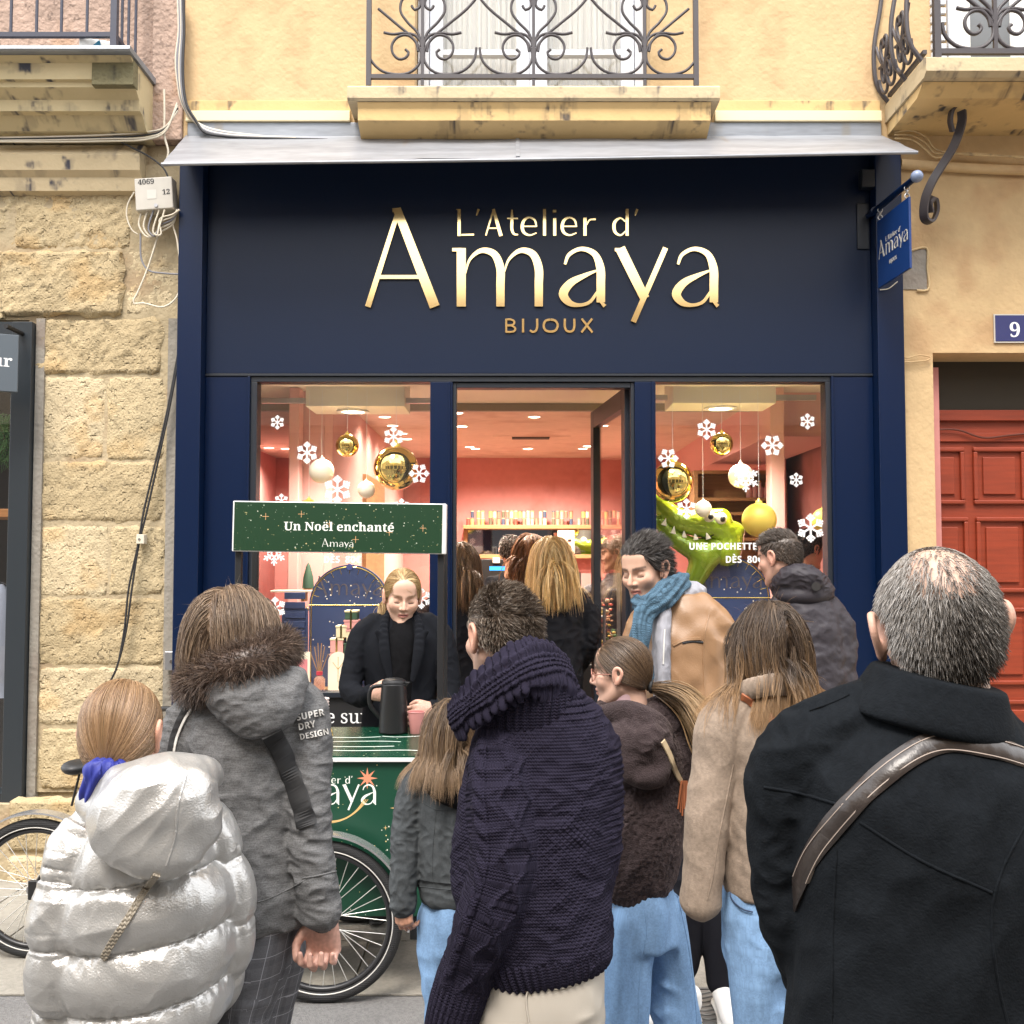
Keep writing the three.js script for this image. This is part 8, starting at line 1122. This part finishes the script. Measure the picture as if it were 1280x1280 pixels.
// ---------------------------------------------------------------- customers inside the shop
function insider(label, px, py, z, yaw, hair, m, o = {}) {
  const k = 1280 / (5.5 - z), p = (dx, dy, dz = 0) => { const q = at(px, py, z + dz); return [q[0] + dx, q[1] + dy, q[2]]; }, t = thing('person', label, 'person', [p(0, 0)[0], 0, z]), s = o.s ?? 1, L = (y, a, b) => ({ y: p(0, y)[1], x: p(0, 0)[0], z, a, b });
  const f = field([loft([L(-0.85, 0.19, 0.13), L(-0.6, 0.2, 0.13), L(-0.4, 0.2, 0.13), L(-0.28, 0.2, 0.11), L(-0.2, 0.12, 0.08), L(-0.15, 0.07, 0.06)], { yaw, disp: (u, v, x, y, zz) => wrinkle(x, y, zz, 5, 5, 0.007, px) }), ...[-1, 1].map((e) => limb([p(e * 0.16 * Math.cos(yaw), -0.24), p(e * 0.22, -0.32), p(e * 0.23, -0.55, 0.02), p(e * 0.16, -0.72, -0.12)], [0.05, 0.06, 0.055, 0.045], { k: 0.03, disp: (u, v, x, y, zz) => wrinkle(x, y, zz, 7, 9, 0.006, px + e) }))], 0.04);
  garment(t, 'coat', f, 0.009, m, { uv: 'box' });
  const lo = field([limb([p(-0.09, -0.8), p(-0.1, -1.2), [p(-0.1, 0)[0], 0.06, z]], [0.1, 0.08, 0.06], { n: 2 }), limb([p(0.09, -0.8), p(0.1, -1.2), [p(0.1, 0)[0], 0.06, z]], [0.1, 0.08, 0.06], { n: 2 })], 0.03); garment(t, 'trousers', lo, 0.016, C.blackJean, { uv: 'box' });
  for (const e of [-1, 1]) shoe(t, p(e * 0.1, 0)[0], z, Math.sin(yaw), Math.cos(yaw), C.darkShoe, 0.25, 0);
  const H = headFrame(p(0, 0), yaw, o.pitch ?? 0.15, 0, s); head(t, H, { skin: [0.48, 0.27, 0.18], cell: 0.006 });
  if (o.long) longHair(t, H, f, { seed: px, n: 600, kids: 5, len: o.long, steps: 12, pal: hair, vol: 0.7, grav: 0.5, wave: 0.04, w: 0.0015, fly: 4, clump: 1.2, endY: Y(o.end, z), ragged: 0.08 });
  else shortHair(t, H, { n: 900, seed: px, len: 0.03, thick: 0.01, w: 0.003, cell: 0.008, colors: hair, comb: () => [0, -0.5, -0.5], top: 0.006 });
  return t;
}
const glow = [[0.62, 0.44, 0.2], [0.5, 0.33, 0.13], [0.68, 0.52, 0.28], [0.4, 0.25, 0.1]], auburn = [[0.14, 0.06, 0.025], [0.2, 0.09, 0.035], [0.1, 0.04, 0.018], [0.25, 0.12, 0.05]];
insider('customer with long straight blonde hair and a black coat inside the shop', 690, 697, -1.0, Math.PI, glow, C.blazer, { long: 0.5, end: 758 });
insider('customer with auburn hair left of the blonde one inside the shop', 664, 692, -1.6, Math.PI - 0.5, auburn, C.beigeWool, { long: 0.42, end: 735 });
insider('dark haired shop assistant in black by the till', 639, 690, -2.7, Math.PI, palettes.dark, C.blazer);
insider('customer with long dark brown hair in black by the left door jamb', 574, 702, -1.4, Math.PI + 0.4, palettes.brown, C.blazer, { long: 0.45, end: 760 });
insider('customer seen through the glass of the open door', 768, 692, -2.2, Math.PI * 1.5, palettes.brown, C.puffer);
insider('dark haired customer in a beige coat behind the right display window', 1012, 688, -1.3, Math.PI * 0.6, palettes.dark, C.beigeWool);
// ---------------------------------------------------------------- green cargo tricycle with its counter and banner
T.stars = canvasTex(1024, 700, (c, w, h) => { // dark green print with stars and lettering
  c.fillStyle = '#10402e'; c.fillRect(0, 0, w, h); const r = rnd(77);
  for (let i = 0; i < 150; i++) { const x = r() * w, y = r() * h, s = 1 + 2.2 * r(); c.fillStyle = r() < 0.5 ? '#e8c98a' : '#f2ead8'; c.beginPath(); c.arc(x, y, s, 0, 7); c.fill(); }
  const star = (x, y, R, q, col, n = 4) => { c.fillStyle = col; c.beginPath(); for (let i = 0; i < n * 2; i++) { const a = i * Math.PI / n - Math.PI / 2, d = i % 2 ? R * q : R; c.lineTo(x + d * Math.cos(a), y + d * Math.sin(a)); } c.closePath(); c.fill(); };
  star(655, 74, 52, 0.32, '#ec8f6e', 8); for (const [x, y, s] of [[790, 210, 26], [745, 300, 14], [845, 60, 12], [300, 90, 18], [160, 260, 22], [900, 330, 16], [100, 80, 12]]) star(x, y, s, 0.16, '#e8b87a');
  drawWord(c, WORD, 94, -291, 0.435, '#f4f1ea'); drawWord(c, SMALL, 187, -211, 0.36, '#f4f1ea');
  c.strokeStyle = '#e0b070'; for (let k = 0; k < 3; k++) { c.lineWidth = 5 - k; c.beginPath(); c.moveTo(400 + 30 * k, 262 + 8 * k); c.quadraticCurveTo(570, 300 - 10 * k, 640 + 10 * k, 170); c.stroke(); }
});
T.counter = canvasTex(512, 512, (c, w, h) => { c.fillStyle = '#10402e'; c.fillRect(0, 0, w, h); const r = rnd(78); for (let i = 0; i < 120; i++) { c.fillStyle = '#f0e2c0'; c.beginPath(); c.arc(r() * w, r() * h, 0.8 + 1.6 * r(), 0, 7); c.fill(); } c.strokeStyle = '#f4f4ee'; c.lineCap = 'round'; for (const [x, y, l, q] of [[60, 200, 260, -30], [120, 270, 260, 20], [40, 360, 330, -18], [330, 180, 150, 40], [230, 420, 220, 22]]) { c.lineWidth = 9; c.beginPath(); c.moveTo(x, y); c.bezierCurveTo(x + l * 0.4, y + q, x + l * 0.7, y - q, x + l, y + q * 0.4); c.stroke(); } });
T.banner = canvasTex(1024, 256, (c, w, h) => {
  c.fillStyle = '#14371f'; c.fillRect(0, 0, w, h); const r = rnd(79); for (let i = 0; i < 200; i++) { const x = r() * w, y = r() * h; c.fillStyle = r() < 0.5 ? '#dcc08a' : '#f4efe0'; c.globalAlpha = 0.5 + 0.5 * r(); c.beginPath(); c.arc(x, y, 1.2 + 3.2 * r() * r(), 0, 7); c.fill(); } c.globalAlpha = 1; c.strokeStyle = '#e3a878'; for (const [x, y] of [[155, 75], [765, 150], [930, 125], [470, 110], [600, 190], [330, 60]]) { c.lineWidth = 2.5; c.beginPath(); c.moveTo(x - 16, y); c.lineTo(x + 16, y); c.moveTo(x, y - 18); c.lineTo(x, y + 18); c.stroke(); }
  c.fillStyle = '#f7f5ee'; c.font = 'bold 61px serif'; c.textAlign = 'center'; c.fillText('Un Noël enchanté', w / 2 + 5, 146); drawWord(c, WORD, 512 - 410 * 0.17 - 20, 230 - 1117 * 0.12, 0.12, '#f4f1ea');
});
for (const k of ['stars', 'counter', 'banner']) T[k].anisotropy = 8;
{
  const zF = 1.5, zB = 0.84, x0 = X(290, zF, 900), x1 = X(556, zF, 900), yT = 0.905, yB = 0.29, cx = (x0 + x1) / 2, t = thing('cargo_tricycle', 'green printed cargo tricycle serving counter with a banner on four black posts', 'cargo tricycle', [cx, 0, 1.14]);
  const green = mat([0.0075, 0.052, 0.029], 0.4), print = (m) => mat([1, 1, 1], 0.42, { map: m });
  part('cargo_box', G().box(x0, x1, yB, yT - 0.02, zB, zF - 0.004, 0.006).build(), green, t);
  const panel = (w, h) => new THREE.PlaneGeometry(w, h);
  const fp = new THREE.BoxGeometry(x1 - x0 - 0.01, yT - yB - 0.03, 0.004); fp.translate(cx, (yT + yB) / 2 - 0.01, zF); part('printed_front', fp, print(T.stars), t);
  const tp = new THREE.BoxGeometry(x1 - x0 + 0.02, 0.02, zF - zB + 0.03); tp.translate(cx, yT - 0.01, (zF + zB) / 2); part('counter_top', tp, mat([1, 1, 1], 0.22, { map: T.counter }), t);
  part('edge_trim', G().box(x0 - 0.014, x1 + 0.014, yT - 0.022, yT - 0.006, zF + 0.012, zF + 0.02, 0.003).build(), M.white, t);
  const bT = Y(628, zF), bB = Y(691, zF), bn = part('banner_board', G().box(x0 - 0.004, x1 + 0.004, bB, bT, zF - 0.05, zF + 0.012, 0.004).build(), M.white, t);
  const bp = new THREE.BoxGeometry(x1 - x0 - 0.014, bT - bB - 0.008, 0.003); bp.translate(cx - 0.004, (bT + bB) / 2, zF + 0.0135); part('banner_print', bp, print(T.banner), bn);
  [bn].forEach((o) => { o.rotation.z = -0.014; o.position.x = -0.026; });
  for (const [x, z] of [[x0 + 0.014, zF - 0.02], [x1 - 0.018, zF - 0.02], [x0 + 0.02, 1.25], [x1 - 0.02, 1.25]]) part('banner_post', G().box(x - 0.0125, x + 0.0125, yT, bT - 0.02, z - 0.0125, z + 0.0125, 0.003).build(), M.black, t);
  const tyre = mat([0.016, 0.016, 0.017], 0.75, { bumpMap: T.knit, bumpScale: 0.002 }), rimM = mat([0.02, 0.02, 0.022], 0.35), spokeM = mat([0.75, 0.74, 0.7], 0.3, { metalness: 0.7 });
  const wheel = (x, z, R, lab) => {
    const w = part('wheel', G().cyl([x, R, z - 0.035], [x, R, z + 0.035], 0.024, 0.024, 18).cyl([x, R, z - 0.05], [x, R, z + 0.05], 0.009, 0.009, 12).build(), M.steel, t);
    part('tyre', G().add(new THREE.TorusGeometry(R - 0.022, 0.022, 14, 72).translate(x, R, z)).build(), tyre, w); part('rim', G().add(new THREE.TorusGeometry(R - 0.05, 0.011, 8, 64).scale(1, 1, 1.3).translate(x, R, z)).build(), rimM, w);
    part('reflective_stripe', G().add(new THREE.TorusGeometry(R - 0.035, 0.0025, 5, 72).translate(x, R, z + 0.018)).build(), C.sole, w);
    for (let i = 0; i < 32; i++) { const a = i / 32 * 6.2832, b = a + (i % 4 < 2 ? 1.1 : -1.1), sd = i % 2 ? 1 : -1; part('spoke', G().cyl([x + 0.02 * Math.cos(b), R + 0.02 * Math.sin(b), z + sd * 0.026], [x + (R - 0.055) * Math.cos(a), R + (R - 0.055) * Math.sin(a), z + sd * 0.003], 0.0017, 0.0017, 5, true).build(), spokeM, w); }
    return w;
  };
  const guard = (x, z, R, a0, a1) => { const p = []; for (let i = 0; i <= 40; i++) { const a = lerp(a0, a1, i / 40); p.push([x + (R + 0.026) * Math.cos(a), R + (R + 0.026) * Math.sin(a), z]); } part('mudguard', G().strap(p, 0.008, 0.06, 60).build(), mat([0.7, 0.7, 0.7], 0.22, { metalness: 0.85 }), t); };
  const R1 = 0.3, fw = at(404, 1143, 1.57); wheel(fw[0], 1.57, R1); guard(fw[0], 1.57, R1, -0.1, Math.PI + 0.1); wheel(fw[0], 0.72, R1); guard(fw[0], 0.72, R1, -0.1, Math.PI + 0.1);
  part('axle', G().cyl([fw[0], R1, 0.75], [fw[0], R1, 1.55], 0.016).box(x0 + 0.05, x1 - 0.05, yB - 0.045, yB, zB + 0.1, zF - 0.1, 0.005).build(), M.black, t); part('axle_cap', G().cyl([fw[0], R1, 1.62], [fw[0], R1, 1.635], 0.016).build(), M.chrome, t);
  part('castor', G().cyl(at(520, 1158, 1.45), at(520, 1158, 1.47), 0.022).box(at(520, 1158, 1.45)[0] - 0.02, at(520, 1158, 1.45)[0] + 0.02, 0.2, yB, 1.42, 1.49, 0.004).build(), M.black, t); part('reflector', G().box(at(502, 1140, 1.6)[0] - 0.012, at(502, 1140, 1.6)[0] + 0.012, at(502, 1152, 1.6)[1], at(502, 1136, 1.6)[1], 1.58, 1.6, 0.003).build(), M.chrome, t);
  // the rider's half at the left
  const rz = 1.14, rx = X(45, rz, 1100); wheel(rx, rz, R1 - 0.012); guard(rx, rz, R1 - 0.012, 0.2, Math.PI + 0.3);
  const sd = at(124, 957, rz), hb = at(216, 888, 0.98), bb = [rx + 0.42, 0.3, rz], hd = [x0 - 0.04, 0.74, rz];
  part('frame_tube', G().tube([bb, [(bb[0] + sd[0]) / 2, 0.55, rz], [sd[0] + 0.03, sd[1] - 0.12, rz]], 0.019, 20, 10).tube([bb, [bb[0] + 0.2, 0.38, rz], hd], 0.021, 20, 10).tube([[rx, R1 - 0.012, rz + 0.05], [rx + 0.2, 0.3, rz + 0.05], bb], 0.01, 12, 8).tube([[rx, R1 - 0.012, rz - 0.05], [rx + 0.2, 0.3, rz - 0.05], bb], 0.01, 12, 8).tube([[rx, R1 - 0.012, rz + 0.05], [sd[0] - 0.02, sd[1] - 0.16, rz + 0.02]], 0.008, 12, 8).build(), M.black, t);
  part('seat_post', G().cyl([sd[0] + 0.028, sd[1] - 0.2, rz], [sd[0] + 0.005, sd[1] - 0.03, rz], 0.014).build(), M.chrome, t);
  part('saddle', mesh(field([limb([[sd[0] - 0.1, sd[1] - 0.005, rz], [sd[0] - 0.03, sd[1], rz], [sd[0] + 0.06, sd[1] - 0.005, rz], [sd[0] + 0.15, sd[1] - 0.012, rz]], [0.055, 0.05, 0.034, 0.022], { sq: [[0, 1, 0], 0.5] }), limb([[sd[0] - 0.09, sd[1] - 0.005, rz - 0.05], [sd[0] - 0.09, sd[1] - 0.005, rz + 0.05]], [0.035, 0.035], { n: 1, sq: [[0, 1, 0], 0.6] })], 0.03), 0.005), M.black, t);
  part('saddle_spring', G().cyl([sd[0] - 0.02, sd[1] - 0.03, rz + 0.03], [sd[0] - 0.06, sd[1] - 0.16, rz + 0.03], 0.005).cyl([sd[0] - 0.07, sd[1] - 0.03, rz + 0.03], [sd[0] - 0.1, sd[1] - 0.16, rz + 0.03], 0.005).build(), M.black, t);
  part('handlebar', G().tube([[hb[0] - 0.12, hb[1] - 0.01, 1.4], [hb[0], hb[1], 1.32], [hb[0] + 0.08, hb[1] - 0.05, 1.14], [hb[0], hb[1], 0.96], [hb[0] - 0.12, hb[1] - 0.01, 0.88]], 0.012, 40, 8).cyl([hb[0] + 0.08, hb[1] - 0.05, 1.14], hd, 0.014).build(), M.black, t); part('grip', G().cyl([hb[0] - 0.13, hb[1] - 0.012, 1.405], [hb[0] - 0.03, hb[1] - 0.003, 1.34], 0.018).build(), M.black, t); part('bell', G().ball([hb[0] + 0.01, hb[1] + 0.03, 1.28], 0.028, 14, [1, 0.7, 1]).build(), M.black, t);
  part('chain_case', G().box(rx, bb[0], 0.26, 0.34, rz + 0.06, rz + 0.075, 0.006).build(), M.black, t); part('pedal', G().bar(bb, [bb[0] + 0.06, 0.15, rz + 0.1], 0.02, 0.012).box(bb[0] + 0.02, bb[0] + 0.11, 0.135, 0.155, rz + 0.09, rz + 0.16, 0.004).build(), M.black, t);
}
{ // jug
  const z = 0.98, [x] = at(492, 900, z), y0 = 0.907, y1 = Y(854, z), h = y1 - y0, r = 18 / 1280 * (5.5 - z), t = thing('insulated_jug', 'matt black insulated jug standing on the green counter', 'jug', [x, y0, z]);
  part('jug_body', G().lathe([[0, 0], [r * 0.98, 0], [r, 0.006], [r * 0.93, h * 0.6], [r * 0.9, h * 0.7], [r * 0.905, h * 0.72], [r * 0.84, h * 0.97], [r * 0.82, h], [0, h]], [x, y0, z], 36).build(), mat([0.013, 0.013, 0.014], 0.42), t);
  part('lid', G().lathe([[r * 0.825, 0.001], [r * 0.82, 0.012], [r * 0.6, 0.02], [0, 0.021]], [x, y1, z], 30).build(), M.black, t); part('spout', G().poly([[x + r * 0.6, y1 - 0.03], [x + r * 1.12, y1 + 0.004], [x + r * 0.6, y1 + 0.012]], z - 0.016, z + 0.016, 0.004).build(), M.black, t);
  part('handle', G().tube([[x - r * 0.8, y1 - 0.01, z], [x - r * 1.5, y1 - 0.02, z + 0.01], [x - r * 1.62, y1 - 0.09, z + 0.01], [x - r * 0.95, y1 - 0.15, z]], 0.009, 24, 8).build(), M.black, t);
}
const cupM = mat([0.72, 0.3, 0.28], 0.6), cupW = mat([0.74, 0.62, 0.58], 0.6);
function cup(x, y, z, s, label, m, group) { const t = thing('paper_cup', label, 'cup', [x, y, z], group); part('cup_body', G().lathe([[0, 0], [0.026 * s, 0], [0.037 * s, 0.095 * s], [0.0355 * s, 0.095 * s], [0.025 * s, 0.003]], [x, y, z], 26).build(), m, t); part('rim', G().add(new THREE.TorusGeometry(0.0368 * s, 0.0022, 6, 26).rotateX(Math.PI / 2).translate(x, y + 0.095 * s, z)).build(), m, t); }
{ const q = at(520, 918, 1.0); cup(q[0], Math.max(0.906, q[1]), 1.0, 0.98, 'pink paper cup held by the blonde woman', cupM); const c = at(399, 915, 1.35); for (let i = 0; i < 9; i++) cup(c[0], 0.906 + i * 0.0125, 1.35, 1.02, i ? i === 8 ? 'topmost paper cup of the stack at the left of the counter' : 'pale pink paper cup inside the stack at the left of the counter' : 'pink paper cup at the bottom of the stack on the counter', i < 3 ? cupM : cupW, 'stacked paper cups on the counter'); }
{ const c = at(408, 908, 1.2), t = thing('paper_bag_of_treats', 'small golden cellophane bag beside the stack of cups', 'bag', [c[0], 0.906, 1.2]); part('bag_body', mesh(field([blob([c[0], 0.935, 1.2], [0.026, 0.032, 0.022], { disp: (u, v, x, y, z) => 0.004 * ridge(x * 40, y * 40, z * 40) }), limb([[c[0], 0.96, 1.2], [c[0], 0.985, 1.2]], [0.006, 0.016], { n: 1 })], 0.01), 0.004), mat([0.6, 0.42, 0.15], 0.25, { metalness: 0.3 }), t); part('tie', G().add(new THREE.TorusGeometry(0.007, 0.0025, 6, 14).rotateX(1.57).translate(c[0], 0.962, 1.2)).build(), M.cableW, t); }
{ // green foil reptile balloon in the right window
  const z = -0.4, q = (px, py, dz = 0) => at(px, py, z + dz), t = thing('foil_balloon', 'shiny green toothed reptile foil balloon in the right display window', 'balloon', q(880, 670)), foil = mat([0.3, 0.42, 0.02], 0.16, { metalness: 0.35, clearcoat: 0.6 }), pad = (u, v, x, y, zz) => 0.001 * ridge(x * 18, y * 18, zz * 12);
  const up = field([limb([q(822, 628), q(845, 648), q(872, 655), q(900, 660), q(912, 678)], [0.05, 0.065, 0.074, 0.08, 0.062], { disp: pad }), limb([q(880, 648), q(902, 646, 0.02)], [0.05, 0.05]), limb([q(918, 665, -0.04), q(908, 690, 0.0)], [0.06, 0.085])], 0.04);
  part('head_body', mesh(up, 0.005), foil, t); const lo = field([limb([q(824, 652, 0.0), q(842, 672, 0.0), q(868, 686, 0.0), q(895, 688, 0.0)], [0.04, 0.048, 0.065, 0.075], { disp: pad }), limb([q(880, 700), q(868, 725, -0.02)], [0.08, 0.06])], 0.04); part('lower_jaw', mesh(lo, 0.005), mat([0.2, 0.3, 0.015], 0.2, { metalness: 0.35, clearcoat: 0.6 }), t);
  [[831, 652], [842, 662], [855, 667], [869, 670], [884, 669]].forEach(([a, b], i) => { const c = onBody(field([...up.prims, ...lo.prims], 0.02), a, b, 0.004, 5); part('tooth', G().add(new THREE.ConeGeometry(0.016, 0.045, 12).scale(1, 1, 0.4).rotateZ(0.15 * (i - 2)).translate(c[0], c[1], c[2] + 0.004)).build(), M.pearl, t); });
  part('mouth_line', seamOn(up, [[824, 647], [835, 661], [855, 673], [878, 675], [893, 668]], 0.004, 40, 5), M.black, t);
  for (const [a, b] of [[886, 645], [901, 648]]) { const c = q(a, b, 0.07), e = part('eye', G().ball(c, 0.036, 20).build(), M.pearl, t); part('pupil', G().ball([c[0] + 0.004, c[1] - 0.004, c[2] + 0.022], 0.019, 16).build(), M.black, e); }
  part('ear_fin', G().ball(q(915, 662, 0.02), 0.03, 14, [1, 0.8, 0.5]).build(), mat([0.02, 0.2, 0.05], 0.3), t);
}
renderer.render(scene, camera);
